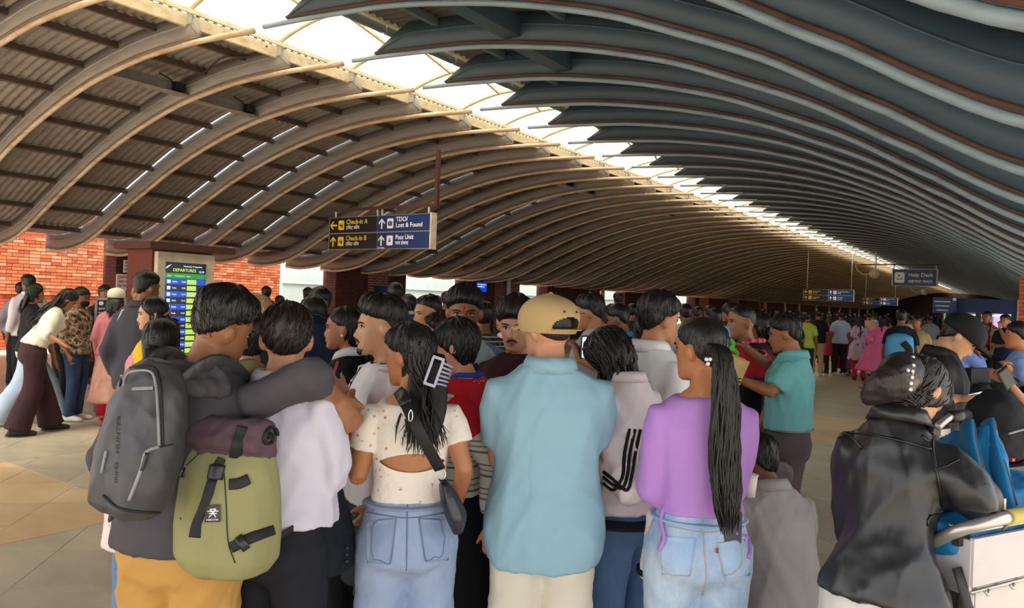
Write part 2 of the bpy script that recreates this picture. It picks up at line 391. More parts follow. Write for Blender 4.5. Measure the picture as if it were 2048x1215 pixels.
# ------------------------------------------------------------------ walls
FACE = np.array([[1, 0, 0], [0, 0, 1], [0, -1, 0]], float)      # sign face: x right, y up, out of the face = -Y
def brick_mat(name, c1, c2, mortar, scale=1.0, rough=.85, swap=True):
    m, nt, b = nt_new(name); g = nt.nodes.new('ShaderNodeNewGeometry'); sx = nt.nodes.new('ShaderNodeSeparateXYZ'); cx = nt.nodes.new('ShaderNodeCombineXYZ')
    nt.links.new(g.outputs['Position'], sx.inputs[0]); ad = N(nt, 'ShaderNodeMath', operation='ADD')
    nt.links.new(sx.outputs[0], ad.inputs[0]); nt.links.new(sx.outputs[1], ad.inputs[1]); nt.links.new(ad.outputs[0], cx.inputs[0]); nt.links.new(sx.outputs[2], cx.inputs[1])
    t = nt.nodes.new('ShaderNodeTexBrick'); t.inputs['Color1'].default_value = srgb(c1); t.inputs['Color2'].default_value = srgb(c2); t.inputs['Mortar'].default_value = srgb(mortar)
    t.inputs['Scale'].default_value = 1; t.inputs['Brick Width'].default_value = .26*scale; t.inputs['Row Height'].default_value = .083*scale; t.inputs['Mortar Size'].default_value = .008; t.inputs['Bias'].default_value = -.2
    nt.links.new(cx.outputs[0], t.inputs[0])
    c = mixc(nt, noise(nt, g.outputs['Position'], .9), t.outputs[0], srgb(c2)); m2 = nt.nodes.new('ShaderNodeMix'); m2.data_type = 'RGBA'; m2.blend_type = 'MULTIPLY'; m2.inputs[0].default_value = .0
    nt.links.new(t.outputs[0], b.inputs['Base Color']); b.inputs['Roughness'].default_value = rough
    bump(nt, b, t.outputs['Fac'], -.4); return m
m_brick = brick_mat('orange_brickwork', '#c8623c', '#a8492a', '#7c3a26'); m_brickD = brick_mat('shaded_brickwork', '#5b2f26', '#472119', '#2c1713'); m_brickM = brick_mat('mottled_brickwork', '#7a4136', '#54261e', '#b09a90')  # the darkest brickwork carries the eave's shade in its colour
m_mint = mat('pale_mint_plaster', '#cfdcd4', .8, var=.06); m_white = mat('white_metal', '#d9d6cf', .5, var=.1); m_slit = mat('lit_brick_orange', '#c57f58', .7)
XW, XP = -20.2, -18.0
def wy(px, X=XW): return hit(px, 560, 0, X)[1]
YW0, YW1 = -6, 106
wl = tag(MB().box((XW-.25, (YW0+YW1)/2, 1.8), (.44, YW1-YW0, 3.6)).build('wall_left', m_brick), 'orange brick wall along the far side', kind='structure')
# the bricks that can be told apart
cols = ['#d67a4e', '#c96a42', '#de8c60', '#bb5a36', '#e49c76', '#cf7448']
bm_ = [mat('fired_brick_%d' % i, c, .85, var=.2, scale=14) for i, c in enumerate(cols)]
bmesh_ = []
for m in bm_:
    for L in (.235, .115):
        b = MB().box((0, 0, 0), (.04, L, .070)).mesh('brick'); b.materials.append(m); bmesh_.append(b)
left_bricks = []; 
for row in range(0, 17):
    z = 1.38+row*.083; y = wy(-6)+(.12 if row % 2 else 0)-.3; 
    while y < wy(565):
        half = random.random() < .18; L = .115 if half else .235
        yc = y+L/2; px_ok = (wy(-4) < yc < wy(232)) or (wy(422) < yc < wy(562))
        if px_ok: left_bricks.append((row, yc, z, half))
        y += L+.012
left_bricks.sort(key=lambda q: (q[1] > wy(300), -q[0]))
tot = 0; stuff_b = [MB() for _ in bm_]
near_b = [q for q in left_bricks if q[1] < wy(300)]; far_b = [q for q in left_bricks if q[1] >= wy(300)]
near_b.sort(key=lambda q: -q[0]); far_b.sort(key=lambda q: -q[0])
pick = near_b[:200]+far_b[:100]; rest_b = near_b[200:]+far_b[100:]
for row, yc, z, half in pick:
    i = random.randrange(len(bm_)); o = obj('brick', bmesh_[i*2+(1 if half else 0)], parent=wl); o.location = (XW-.022+random.uniform(-.004, .006), yc, z)
for row, yc, z, half in rest_b:
    stuff_b[random.randrange(len(bm_))].box((XW-.022+random.uniform(-.004, .006), yc, z), (.04, .115 if half else .235, .07))
for m, b in zip(bm_, stuff_b): tag(b.build('bricks_lower_courses', m, wl), kind='stuff')
# pale plaster bays set before the brickwork
for i, (a, c) in enumerate(((560, 668), (806, 940), (1036, 1096), (1204, 1256), (1350, 1392))):
    y0, y1 = wy(a), wy(c); o = MB().box((XW+.06, (y0+y1)/2, 1.8), (.12, y1-y0, 3.6)).build('wall_panel', m_mint, wl)
    MB().box((XW+.13, (y0+y1)/2, 1.95), (.03, y1-y0, .03)).build('groove_strip', m_mint, o)
# piers under the eave, the shade there painted as dark brick
piers = tag(empty('wall_piers'), 'brick piers and recesses under the low roof edge, shade painted dark', kind='structure')
def pier(a, c, m, x0=XP, th=.6, h=2.9, name='pier'):
    y0, y1 = wy(a, x0), wy(c, x0); return MB().box((x0-th/2, (y0+y1)/2, h/2), (th, y1-y0, h)).build(name, m, piers)
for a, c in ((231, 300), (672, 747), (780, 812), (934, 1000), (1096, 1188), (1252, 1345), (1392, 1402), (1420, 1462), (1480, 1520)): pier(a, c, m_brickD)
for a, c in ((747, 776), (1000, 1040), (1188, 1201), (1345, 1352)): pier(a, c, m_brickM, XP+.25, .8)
for a, c in ((1402, 1419), (1462, 1478), (1530, 1536)): pier(a, c, m_slit, XP+.1, .3, 2.5, 'lit_panel')  # orange panels put the lit brick between the piers into colour
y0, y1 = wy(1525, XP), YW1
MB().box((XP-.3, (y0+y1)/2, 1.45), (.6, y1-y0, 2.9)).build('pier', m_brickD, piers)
for px in (1018, 1207, 1572, 1600, 1634, 1660, 1682, 1702, 1720, 1738, 1750):
    y = wy(px, XP+.5); MB().tube([(XP+.5, y, 0), (XP+.5, y, 2.55)], .09 if px < 1300 else .11, 8).build('white_post', m_white, piers, True)
# eave fascia: closes the rib ends
m_fascia = mat('eave_fascia', '#3a322d', .7)
wf = tag(MB().box((-9, 104.5, 2.5), (24, .4, 5.2)).build('wall_far', mat('dark_end_wall', '#2c221e', .8)), 'dark far end wall of the hall', kind='structure')
m_lit = mat('lit_blind', '#d8c4b0', .6)
for i in range(8): MB().box((-5.2+i*1.25, 104.25, 2.1), (1.0, .06, 1.2)).build('window_pane', m_lit, wf)
# ------------------------------------------------------------------ signs
m_blk = mat('black_sign_face', '#0d0d12', .35, var=.1); m_navy = mat('navy_sign_face', '#0c2a66', .35, var=.1); m_yel = mat('yellow_vinyl', '#f2cf17', .5, var=.03); m_wht = mat('white_vinyl', '#f1f0ea', .5, var=.03)
m_alu = mat('aluminium_frame', '#a9a59c', .35, .6, var=.1); m_cap = mat('cream_end_cap', '#d8cdb4', .5); m_brown = mat('brown_steel', '#4a261c', .5)
ARW = [(0, .5), (.40, .12), (.40, -.07), (.09, .22), (.09, -.5), (-.09, -.5), (-.09, .22), (-.40, -.07), (-.40, .12)]
def rot2(poly, deg): c, s = math.cos(math.radians(deg)), math.sin(math.radians(deg)); return [(x*c-y*s, x*s+y*c) for x, y in poly]
def arrow(parent, cx, cz, size, deg, m, y): MB().prism([(cx+x*size, cz+z*size) for x, z in rot2(ARW, deg)], 0, .004, FACE, (0, y, 0)).build('arrow', m, parent)
def rrect(w, h, r, n=4):
    out = []
    for sx, sy, a0 in ((1, 1, 0), (-1, 1, 90), (-1, -1, 180), (1, -1, 270)):
        for i in range(n+1):
            a = math.radians(a0+90*i/n); out.append((sx*(w/2-r)+r*math.cos(a), sy*(h/2-r)+r*math.sin(a)))
    return out
def disc(cx, cz, r, n=12): return [(cx+r*math.cos(2*math.pi*i/n), cz+r*math.sin(2*math.pi*i/n)) for i in range(n)]
def rect(x0, z0, x1, z1): return [(x0, z0), (x1, z0), (x1, z1), (x0, z1)]
def picto(parent, cx, cz, s, m, dark, y, kind):
    p = MB().prism([(cx+a, cz+b_) for a, b_ in rrect(s*.86, s, s*.12)], 0, .004, FACE, (0, y, 0)).build('pictogram', m, parent)
    d = MB()
    def P(poly): d.prism([(cx+a*s, cz+b_*s) for a, b_ in poly], 0, .003, FACE, (0, y-.004, 0))
    if kind == 'desk': P(disc(-.12, .12, .06)); P(rect(-.22, -.12, -.02, .04)); P(disc(.14, .14, .06)); P(rect(.06, -.28, .22, .06)); P(rect(-.22, -.04, .22, 0))
    if kind == 'lost': P(rect(-.3, -.2, -.24, .18)); P(rect(.24, -.2, .3, .18)); P(rect(-.2, -.24, .2, .22))
    if kind == 'person': P(disc(0, .14, .09)); P([(-.17, -.14), (.17, -.14), (.13, .01), (-.13, .01)])
    if kind == 'help': P(disc(-.05, .18, .09)); P(disc(-.15, -.14, .07)); P(rect(0, -.2, .1, -.08)); P(rect(.14, -.2, .26, -.08))
    tag(d.build('pictogram_figure', dark, p), kind='stuff')
    if kind == 'lost': lettering('?', s*.32, m, p, (cx-.075*s, y-.0085, cz-.1*s), (1, 0, 0), (0, 0, 1))
def hang_sign(label, ctr, W, H, cells, posts, cat='sign', name='hanging_sign', frame=True):
    o = tag(empty(name, ctr), label, cat)
    y = -.06
    MB().box((0, 0, 0), (W, .11, H)).build('sign_box', m_alu, o)
    n = len(cells[0]); rows = len(cells); cw, ch = W/n, H/rows
    for r in range(rows):
        for c in range(n):
            d = cells[r][c]; cx = -W/2+cw*(c+.5); cz = H/2-ch*(r+.5)
            face = MB().box((cx, y, cz), (cw-.02, .012, ch-.02)).build('panel', m_blk if d['bg'] == 'k' else m_navy, o)
            yy = y-.0065; fg = m_yel if d['bg'] == 'k' else m_wht; dk = m_blk if d['bg'] == 'k' else m_navy
            L = cx-cw/2
            if d.get('a') is not None: arrow(face, L+ch*.40, cz, ch*.62, d['a'], fg, yy); x = L+ch*.80
            else: x = L+ch*.08
            s = ch*(.58 if d.get('a') is not None else .62)
            picto(face, x+s*.5, cz, s, d.get('pm', fg), dk, yy, d['p']); x += s+ch*.15
            for j, (tx, sz, mm) in enumerate(d['t']): lettering(tx, sz*ch, mm or fg, face, (x, yy, cz+ch*d['tz'][j]), (1, 0, 0), (0, 0, 1))
            if d.get('sub'): lettering(d['sub'], ch*.16, fg, face, (L+ch*.1, yy, cz-ch*.47), (1, 0, 0), (0, 0, 1))
    MB().box((W/2+.015, 0, 0), (.03, .14, H+.02)).build('end_cap', m_cap, o); MB().box((-W/2-.008, 0, 0), (.016, .12, H+.01)).build('end_cap', m_alu, o)
    for px, zt in posts: MB().tube([(px, 0, H/2), (px, 0, zt)], .018, 8).build('hanger', m_cap, o, True)
    return o
k1 = dict(bg='k', a=90, p='desk', t=[('Check-in A', .40, m_yel), ('टिकट जाँच', .29, m_wht)], tz=[.06, -.26])
k2 = dict(bg='k', a=0, p='desk', t=[('Check-in B', .40, m_yel), ('टिकट जाँच', .29, m_wht)], tz=[.06, -.26])
k3 = dict(bg='n', a=0, p='lost', t=[('TDO/', .38, None), ('Lost & Found', .38, None)], tz=[.10, -.24])
k4 = dict(bg='n', a=0, p='person', t=[('Pass Unit', .38, None), ('पास ईकाइ', .27, None)], tz=[.06, -.24], sub='50 meter')
sc = at(759, 465, 13.0)
s1 = hang_sign('wide hanging sign reading Check-in A, Check-in B, Lost & Found and Pass Unit', sc, 2.42, .58, [[k1, k3], [k2, k4]], [(-1.12, .42), (-.06, .42), (.05, .42), (1.12, .42)])
g = MB(); g.bar((-1.18, 0, .43), (1.30, 0, .43), .05); g.build('support_rail', m_brown, s1)
g = MB(); g.bar((1.28, 0, .41), (1.28, 0, 1.33), .06); g.build('drop_post', m_brown, s1)
hd = [[dict(bg='n', p='help', t=[('Help Desk', .30, None), ('सहायता कक्ष', .24, None)], tz=[.06, -.30])]]
s2 = hang_sign('small blue hanging sign reading Help Desk with a white pictogram', at(1829, 555, 24), 1.26, .54, hd, [(-.6, .45), (.6, .45)])
MB().bar((-1.6, 0, .42), (.75, 0, .42), .04).build('support_rail', m_brown, s2)
f1 = dict(bg='k', a=90, p='desk', t=[('Check-in A, B', .22, m_yel), ('टिकट जाँच', .2, m_yel)], tz=[.06, -.22]); f2 = dict(bg='k', a=0, p='desk', t=[('International', .22, m_yel), ('प्रस्थान', .2, m_yel)], tz=[.06, -.22])
f3 = dict(bg='n', a=0, p='person', t=[('Terminal Duty Officer', .2, None), ('टिडिओ', .2, None)], tz=[.06, -.22]); f4 = dict(bg='n', a=0, p='person', t=[('Pass Unit', .22, None), ('पास ईकाइ', .2, None)], tz=[.06, -.22])
s3 = hang_sign('distant hanging sign with yellow and white arrows above the crowd, larger of two', at(1657, 590, 36), 2.25, .55, [[f1, f3], [f2, f4]], [(-1.0, 2.6), (1.0, 2.6)])
s4 = hang_sign('smallest distant hanging sign with four arrows, beside the Help Desk sign', at(1760, 602, 50), 2.1, .52, [[f1, f3], [f4, f4]], [(-.9, 2.6), (.9, 2.6)])
# loudspeakers hung below the skylight
def hung_speaker(label, px, py, D):
    p = at(px, py, D); o = tag(empty('hanging_loudspeaker', p), label, 'loudspeaker', 'loudspeakers hung under the skylight')
    MB().tube([(0, 0, .1), (0, 0, .7)], .02, 6).build('bracket', m_alu, o); b = MB(); b.tube([(0, .1, 0), (0, -.1, 0), (0, -.2, -.02)], [.09, .12, .16], 10); b.build('horn', m_cap, o, True)
    c = MB(); c.tube(smooth_path([(0, 0, .1), (-.3, 0, -.05), (-.55, 0, .12), (-.6, 0, .4)], 12), .02, 5); c.build('wire', m_cap, o, True)
hung_speaker('cream horn loudspeaker with looping wire hanging left of the Help Desk sign', 1751, 546, 24); hung_speaker('cream horn loudspeaker hanging just under the Help Desk sign', 1850, 582, 33)
# ------------------------------------------------------------------ departures kiosk
def emit(name, hexcol, s):
    m, nt, b = nt_new(name); c = srgb(hexcol); b.inputs['Base Color'].default_value = shade(c, .3); b.inputs['Roughness'].default_value = .2
    b.inputs['Emission Color'].default_value = c; b.inputs['Emission Strength'].default_value = s; return m
e_blue = emit('screen_blue', '#0f49c9', .8); e_dark = emit('screen_dark', '#0c1a2e', .5); e_grn = emit('screen_green', '#12913c', .8); e_lime = emit('screen_lime', '#b9d84a', .9); e_txt = emit('screen_text', '#cfe2ff', .9)
XK = -10.3; ya, yb = hit(311, 560, 0, XK)[1], hit(424, 560, 0, XK)[1]; KW = yb-ya
kz = EYE+(583-508)/1500*(np.dot(hit(370, 560, 0, XK)-CAM, CF))
ks = tag(empty('departures_kiosk', (XK, (ya+yb)/2, 0), math.pi/2), 'brown kiosk with a portrait blue and green DEPARTURES screen', 'kiosk')
m_kb = mat('brown_cladding', '#6b2c1c', .55, var=.15)
MB().box((.0, .39, kz/2), (KW+.06, .66, kz)).build('body', m_kb, ks)
MB().box((.05, .33, kz+.05), (KW+.46, .98, .1)).build('top_cap', m_brown, ks)
m_cf = mat('aged_cream_frame', '#cfc1a4', .5, var=.25, scale=5); fr = MB(); FW = .115; z0, z1 = .55, kz-.03
for cx, cz, w_, h_ in ((0, z1-FW*.6, KW, FW*1.2), (0, z0+FW/2, KW, FW), (-KW/2+FW/2, (z0+z1)/2-.1*FW, FW, z1-z0-2.2*FW), (KW/2-FW/2, (z0+z1)/2-.1*FW, FW, z1-z0-2.2*FW)): fr.box((cx, .0, cz), (w_, .1, h_))
fr.build('bezel', m_cf, ks)
scn = MB().box((0, .01, (z0+z1)/2), (KW-2*FW+.01, .03, z1-z0-2*FW)).build('screen', e_dark, ks)
sw = KW-2*FW; top = z1-FW*1.2; xl = -sw/2
lettering('DEPARTURES', .062, e_lime, scn, (xl+.14, -.007, top-.13), (1, 0, 0), (0, 0, 1)); lettering('Wednesday 17 September', .028, e_txt, scn, (xl+sw-.36, -.007, top-.06), (1, 0, 0), (0, 0, 1)); lettering('12:18', .04, e_txt, scn, (xl+sw-.115, -.007, top-.135), (1, 0, 0), (0, 0, 1))
MB().prism([(xl+.02, top-.09), (xl+.05, top-.09), (xl+.12, top-.03), (xl+.07, top-.05)], 0, .004, FACE, (0, -.006, 0)).build('plane_icon', e_txt, scn)
MB().box((0, -.006, top-.195), (sw, .004, .075)).build('heading_row', e_grn, scn); lettering('Flight      Destination   Gate', .032, e_lime, scn, (xl+.05, -.0095, top-.205), (1, 0, 0), (0, 0, 1))
dest = ['Kathmandu', 'Doha', 'Dubai', 'Delhi', 'Bangkok', 'Kuala Lumpur', 'Sharjah', 'Delhi', 'Muscat', 'Dhaka', 'Abu Dhabi', 'Riyadh']
for i in range(12):
    zc = top-.28-i*.092
    if zc < z0+FW+.03: break
    r_ = MB().box((0, -.006, zc), (sw, .004, .082)).build('flight_row', e_blue if i % 2 == 0 else e_dark, scn)
    MB().box((xl+sw*.66, -.010, zc), (sw*.22, .006, .068)).build('status_cell', e_lime, r_)
    MB().box((xl+sw*.12, -.010, zc), (.05, .005, .05)).build('airline_mark', e_txt, r_)
    lettering(dest[i][:5], .03, e_txt, r_, (xl+sw*.2, -.0095, zc-.01), (1, 0, 0), (0, 0, 1)); lettering('%02d:%02d' % (12+i, i*5), .03, e_txt, r_, (xl+sw*.42, -.0095, zc-.01), (1, 0, 0), (0, 0, 1))
# notices on the dark pier beside the kiosk
m_red = mat('red_print', '#a8281e', .6); m_blkp = mat('black_print', '#1c1a1a', .6); m_paper = mat('notice_board_white', '#e8ded6', .6, var=.05)
def notice(label, px, py, X, w_, h_, lines, face, mtxt, sz):
    p = hit(px, py, 0, X); o = tag(empty('wall_notice', p, math.pi/2), label, 'notice')
    b = MB().box((0, 0, 0), (w_, .03, h_)).build('board', face, o)
    for i, t in enumerate(lines): lettering(t, sz, mtxt, b, (-w_*.44, -.017, h_*.5-sz*1.35*(i+1)), (1, 0, 0), (0, 0, 1))
    return o
notice('white notice with red lettering about trolleys on the dark pier', 256, 565, XP+.12, .56, .40, ['ट्रलि नि:शुल्क', 'USE TROLLEY', 'IN THIS AREA'], m_paper, m_red, .075)
notice('smaller white notice with black lettering above the trolley notice', 264, 533, XP+.12, .40, .30, ['निषेधित क्षेत्र', 'RESTRICTED', 'AREA'], m_paper, m_blkp, .06)
notice('blue sign board on the brick column behind the man in white tee', 762, 582, XP+.62, .60, .34, [], m_navy, m_wht, .08)
tv = notice('small glowing blue screen on the dark pier', 963, 574, XP+.12, .62, .36, ['Free Trolley Service', 'अति विशिष्ट सेवा'], e_blue, e_txt, .068)
notice('framed white pictogram board on the terracotta column', 1404, 640, XP+.3, .5, .8, ['AV'], m_blkp, m_wht, .3)
notice('thin framed dark notice above the capped man', 1292, 583, XP+.12, .8, .34, ['INFO'], m_brown, m_wht, .1)
# free-standing navy notice board and a second blue one
def stand_board(label, px, py, D, w_, h_, rz, lines):
    p = at(px, py, D); g0 = np.array([p[0], p[1], 0]); o = tag(empty('notice_stand', g0, rz), label, 'notice board')
    zc = p[2]; b = MB().box((0, 0, zc), (w_, .04, h_)).build('board', m_nb, o); f = MB()
    for cx, cz, a, c in ((0, zc+h_/2, w_+.03, .03), (0, zc-h_/2, w_+.03, .03), (-w_/2, zc, .03, h_), (w_/2, zc, .03, h_)): f.box((cx, 0, cz), (a, .055, c))
    f.build('frame', m_alu, o)
    for sx in (-1, 1): MB().tube([(sx*w_*.4, .03, zc-h_/2), (sx*w_*.44, .12, 0)], .018, 6).build('leg', m_alu, o)
    MB().prism(disc(-w_*.33, zc+h_*.36, h_*.07), 0, .004, FACE, (0, -.021, 0)).build('emblem', m_wht, b)
    for i, t in enumerate(lines): lettering(t, h_*.085, m_wht, b, (-w_*.42, -.022, zc+h_*.16-i*h_*.13), (1, 0, 0), (0, 0, 1))
m_nb = mat('navy_board', '#171f3c', .4)
stand_board('dark navy notice board of white text beside the wall, tilted on legs', 221, 629, 9.6, .33, .40, YAW+math.radians(28), ['सूचना        सूचना', 'यात्रुहरूले आफ्नो', 'राहदानी र टिकट', 'साथमा राख्नु', 'होला'])
stand_board('bright blue notice of white text behind the man in the white tee', 822, 646, 7.0, .24, .20, YAW+math.radians(8), ['सूचना !', 'यात्रु सेवा', 'सहायता'])
# ------------------------------------------------------------------ help desk booth at the far right
m_booth = mat('navy_booth', '#1b2a63', .45); m_btrim = mat('pale_booth_frame', '#c9c6bd', .5); m_wood = mat('counter_wood', '#a88a66', .5); m_glow = emit('booth_lamp', '#ffe6bd', 1.4); m_violet = emit('booth_window_glow', '#d8b8ff', .9)
YB0 = 25.0; bx0, bx1 = hit(1905, 660, 1, YB0)[0], hit(2032, 660, 1, YB0)[0]; zt = hit(1980, 598, 1, YB0)[2]; zb = hit(1980, 626, 1, YB0)[2]
bo = tag(empty('help_desk_booth', ((bx0+bx1)/2, YB0, 0)), 'navy blue booth with lit windows and a deep blue fascia', 'booth'); BW = bx1-bx0
MB().box((.0, 1.0, (zt+zb)/2), (BW, 2.1, zt-zb)).build('fascia', m_booth, bo)
for x in (-BW/2+.06, -BW*.09, BW/2-.06): MB().box((x, -.0, zb/2), (.13, .13, zb)).build('post', m_booth, bo)
MB().box((BW/2+.05, .0, zt/2), (.08, .2, zt)).build('edge_trim', m_btrim, bo)
MB().box((0, .3, .5), (BW, .6, 1.0)).build('counter', m_wood, bo); MB().box((0, .25, 1.03), (BW+.1, .75, .05)).build('counter_top', m_dark, bo)
MB().box((0, 2.0, zb/2), (BW, .05, zb)).build('back_wall', m_cap, bo); MB().box((0, 1.4, zb-.06), (BW*.8, .3, .03)).build('ceiling_lamp', m_glow, bo); MB().box((BW*.25, 1.95, 1.6), (BW*.3, .03, .7)).build('inner_window', m_violet, bo)
for x in (-BW*.28, BW*.2):
    gm, nt, b = nt_new('booth_glass'); b.inputs['Roughness'].default_value = .03; b.inputs['Transmission Weight'].default_value = 1; b.inputs['Alpha'].default_value = .25
    MB().box((x, .02, (1.06+zb)/2), (BW*.34, .008, zb-1.06)).build('pane', gm, bo)
p = hit(1889, 610, 1, YB0-.6); nb = tag(empty('blue_notice_panel', p), 'blue notice panel with pale print beside the booth fascia', 'sign'); MB().box((0, 0, 0), (.58, .05, .44)).build('board', m_navy, nb)
for i in range(3): MB().box((-.05, -.03, .1-.12*i), (.4-.06*i, .01, .035)).build('text_line', m_alu, nb)
MB().box((.24, -.03, .17), (.08, .01, .08)).build('mark', m_wht, nb)
MB().tube([(0, .06, -.2), (0, .06, -p[2])], .04, 8).build('post', m_alu, nb)
# white standee and cream counter end below the booth
p = ground(1921, 21.2); st = tag(empty('white_standee', p, YAW*.3), 'white upright display stand with a small emblem before the booth', 'display stand')
MB().box((0, 0, .52), (.26, .3, 1.0)).build('panel', m_paper, st); MB().box((0, 0, .03), (.36, .4, .06)).build('base', m_alu, st); MB().prism(disc(0, .3, .05), 0, .004, FACE, (0, -.151, 0)).build('emblem', m_blkp, st)
# brick column at the far right
p = hit(2042, 640, 1, 19.0); bc = tag(MB().box((p[0]+.2, 19.2, 1.3), (.5, .5, 2.6)).build('trim_1', m_brick), 'brick column at the open side', kind='structure')
# ------------------------------------------------------------------ people: the builders
from mathutils.bvhtree import BVHTree
TMP = bpy.data.scenes.new('scratch')
def np_of(me):
    n = len(me.vertices); c = np.empty(n*3); me.vertices.foreach_get('co', c); return c.reshape(-1, 3)
def set_np(me, c): me.vertices.foreach_set('co', np.ascontiguousarray(c).ravel()); me.update()
def normals_of(me):
    n = len(me.vertices); c = np.empty(n*3); me.vertex_normals.foreach_get('vector', c); return c.reshape(-1, 3)
def fuse(mb, voxel, smooth=2, name='body'):
    """melt overlapping closed pieces into one continuous skin"""
    me = mb.mesh(name); o = bpy.data.objects.new(name, me); TMP.collection.objects.link(o)
    m = o.modifiers.new('r', 'REMESH'); m.mode = 'VOXEL'; m.voxel_size = voxel; m.adaptivity = 0
    if smooth: s = o.modifiers.new('s', 'SMOOTH'); s.factor = .5; s.iterations = smooth
    with bpy.context.temp_override(scene=TMP, view_layer=TMP.view_layers[0]): dg = bpy.context.evaluated_depsgraph_get(); dg.update()
    out = bpy.data.meshes.new_from_object(o.evaluated_get(dg)); out.name = name
    bpy.data.objects.remove(o); bpy.data.meshes.remove(me)
    out.polygons.foreach_set('use_smooth', np.ones(len(out.polygons), bool)); return out
def folds(me, seed, amp=.006, freq=9.0, stretch=(1, 1, .45), weight=None):
    r = np.random.default_rng(seed); c = np_of(me); nn = normals_of(me); p = c*np.array(stretch)*freq*2.4
    wv = p+1.1*np.sin(p[:, [1, 2, 0]]*.7+r.uniform(0, 6, 3)); d = np.zeros(len(c))
    for i in range(5):
        k = r.normal(size=3); k /= np.linalg.norm(k); k *= (1+.55*i); d += (1-np.abs(np.sin(wv@k+r.uniform(0, 6))))**2/(1+.5*i)
    d = (d-d.mean())*amp
    if weight is not None: d = d*weight(c)
    set_np(me, c+nn*d[:, None])
def bvh_of(me): return BVHTree.FromPolygons([tuple(v.co) for v in me.vertices], [tuple(p.vertices) for p in me.polygons])
def cast(bvh, p, d, off=.003):
    h = bvh.ray_cast(Vector(p), Vector(d))
    if h[0] is None: return np.asarray(p, float)+np.asarray(d)*.3
    return np.array(h[0])-np.asarray(d, float)*off
def patch(bvh, corners, d, parent, name, m, n=8, off=.004, thick=.004):
    """four corners (in front of the surface) laid on to it along d"""
    A, B, C_, D_ = [np.asarray(x, float) for x in corners]; d = nrm(np.asarray(d, float)); V = []
    for i in range(n+1):
        for j in range(n+1):
            s, t = i/n, j/n; V.append(cast(bvh, (A*(1-s)+B*s)*(1-t)+(D_*(1-s)+C_*s)*t, d, off))
    k = n+1; F = [(i*k+j, i*k+j+1, (i+1)*k+j+1, (i+1)*k+j) for i in range(n) for j in range(n)]
    V2 = [np.array(v)+d*(thick+.006) for v in V]; m0 = len(V); b = MB()
    E = [(i*k, (i+1)*k) for i in range(n)]+[(n*k+j, n*k+j+1) for j in range(n)]+[((i+1)*k+n, i*k+n) for i in range(n)]+[(j+1, j) for j in range(n)]
    b.add(V+V2, F+[tuple(x+m0 for x in f[::-1]) for f in F]+[(a, a+m0, c+m0, c) for a, c in E])
    return b.build(name, m, parent, True)
def seam(bvh, pts, d, parent, name, m, r=.003, n=24, off=.002):
    P = smooth_path(pts, n); d = nrm(np.asarray(d, float)); Q = [cast(bvh, p, d, off) for p in P]
    return MB().tube(Q, r, 5).build(name, m, parent, True)
# ---- head: horizontal slices, chin at z=0, crown at .23, y forward
HZ = np.array([0, .008, .02, .035, .05, .075, .10, .118, .135, .16, .185, .205, .22, .2275, .23])
HW = np.array([.018, .030, .042, .051, .057, .063, .069, .072, .0735, .0745, .069, .057, .036, .018, .002])
HF = np.array([.072, .083, .087, .086, .0865, .0865, .087, .0855, .091, .087, .074, .054, .030, .012, .0])
HB = np.array([.045, .020, -.012, -.040, -.058, -.074, -.086, -.093, -.098, -.099, -.090, -.072, -.046, -.026, -.012])
_hzq = np.linspace(0, .23, 400); _hwq, _hfq, _hbq = interp(HZ, HW, _hzq), interp(HZ, HF, _hzq), interp(HZ, HB, _hzq)
def head_xy(a, z):
    w_, f_, b_ = np.interp(z, _hzq, _hwq), np.interp(z, _hzq, _hfq), np.interp(z, _hzq, _hbq); e = 2/2.25
    ca, sa = np.cos(a), np.sin(a); ca = np.sign(ca)*np.abs(ca)**e; sa = np.sign(sa)*np.abs(sa)**e
    return w_*sa, (f_+b_)/2+(f_-b_)/2*ca
def G(x, z, cx, cz, sx, sz): return np.exp(-((x-cx)/sx)**2-((z-cz)/sz)**2)
def head_grid(na=56, nz=48, female=False):
    z = np.concatenate([np.linspace(0, .21, nz-8), .23-.02*np.linspace(.9, 0, 8)**2]); a = np.linspace(0, 2*math.pi, na, endpoint=False)
    A, Z = np.meshgrid(a, z); x, y = head_xy(A.ravel(), Z.ravel()); zz = Z.ravel(); ax = np.abs(x); fr = np.clip(np.cos(A.ravel())*2, 0, 1)
    k = .85 if female else 1.0
    d = np.zeros_like(x)
    t = np.clip((.128-zz)/.05, 0, 1); ridge = np.where((zz < .130) & (zz > .066), (.005+.020*t**1.3), 0)*k
    ridge *= np.clip((zz-.064)/.012, 0, 1); d += ridge*np.exp(-(x/(.0075+.006*t))**2)
    d += .009*k*(G(x, zz, .013, .078, .008, .009)+G(x, zz, -.013, .078, .008, .009))
    d -= .012*(G(ax, zz, .032, .116, .017, .010)); d += .0045*k*G(ax, zz, .03, .136, .026, .008)
    d += .005*G(ax, zz, .042, .094, .018, .016); d += .006*G(x, zz, 0, .056, .020, .0055)+.0065*G(x, zz, 0, .0455, .017, .006); d -= .004*G(x, zz, 0, .0505, .022, .003)
    d -= .004*G(x, zz, 0, .034, .02, .006); d += .004*G(x, zz, 0, .016, .016, .010)
    y = y+d*fr; V = np.column_stack([x, y, zz]); n = na
    F = [(i*n+j, i*n+(j+1) % n, (i+1)*n+(j+1) % n, (i+1)*n+j) for i in range(nz-1) for j in range(n)]+[tuple(range(n))[::-1], tuple(range((nz-1)*n, nz*n))]
    return V, F
PIV = np.array([0, -.02, .05])
def Rx(t): c, s = math.cos(t), math.sin(t); return np.array([[1, 0, 0], [0, c, -s], [0, s, c]])
def Ry(t): c, s = math.cos(t), math.sin(t); return np.array([[c, 0, s], [0, 1, 0], [-s, 0, c]])
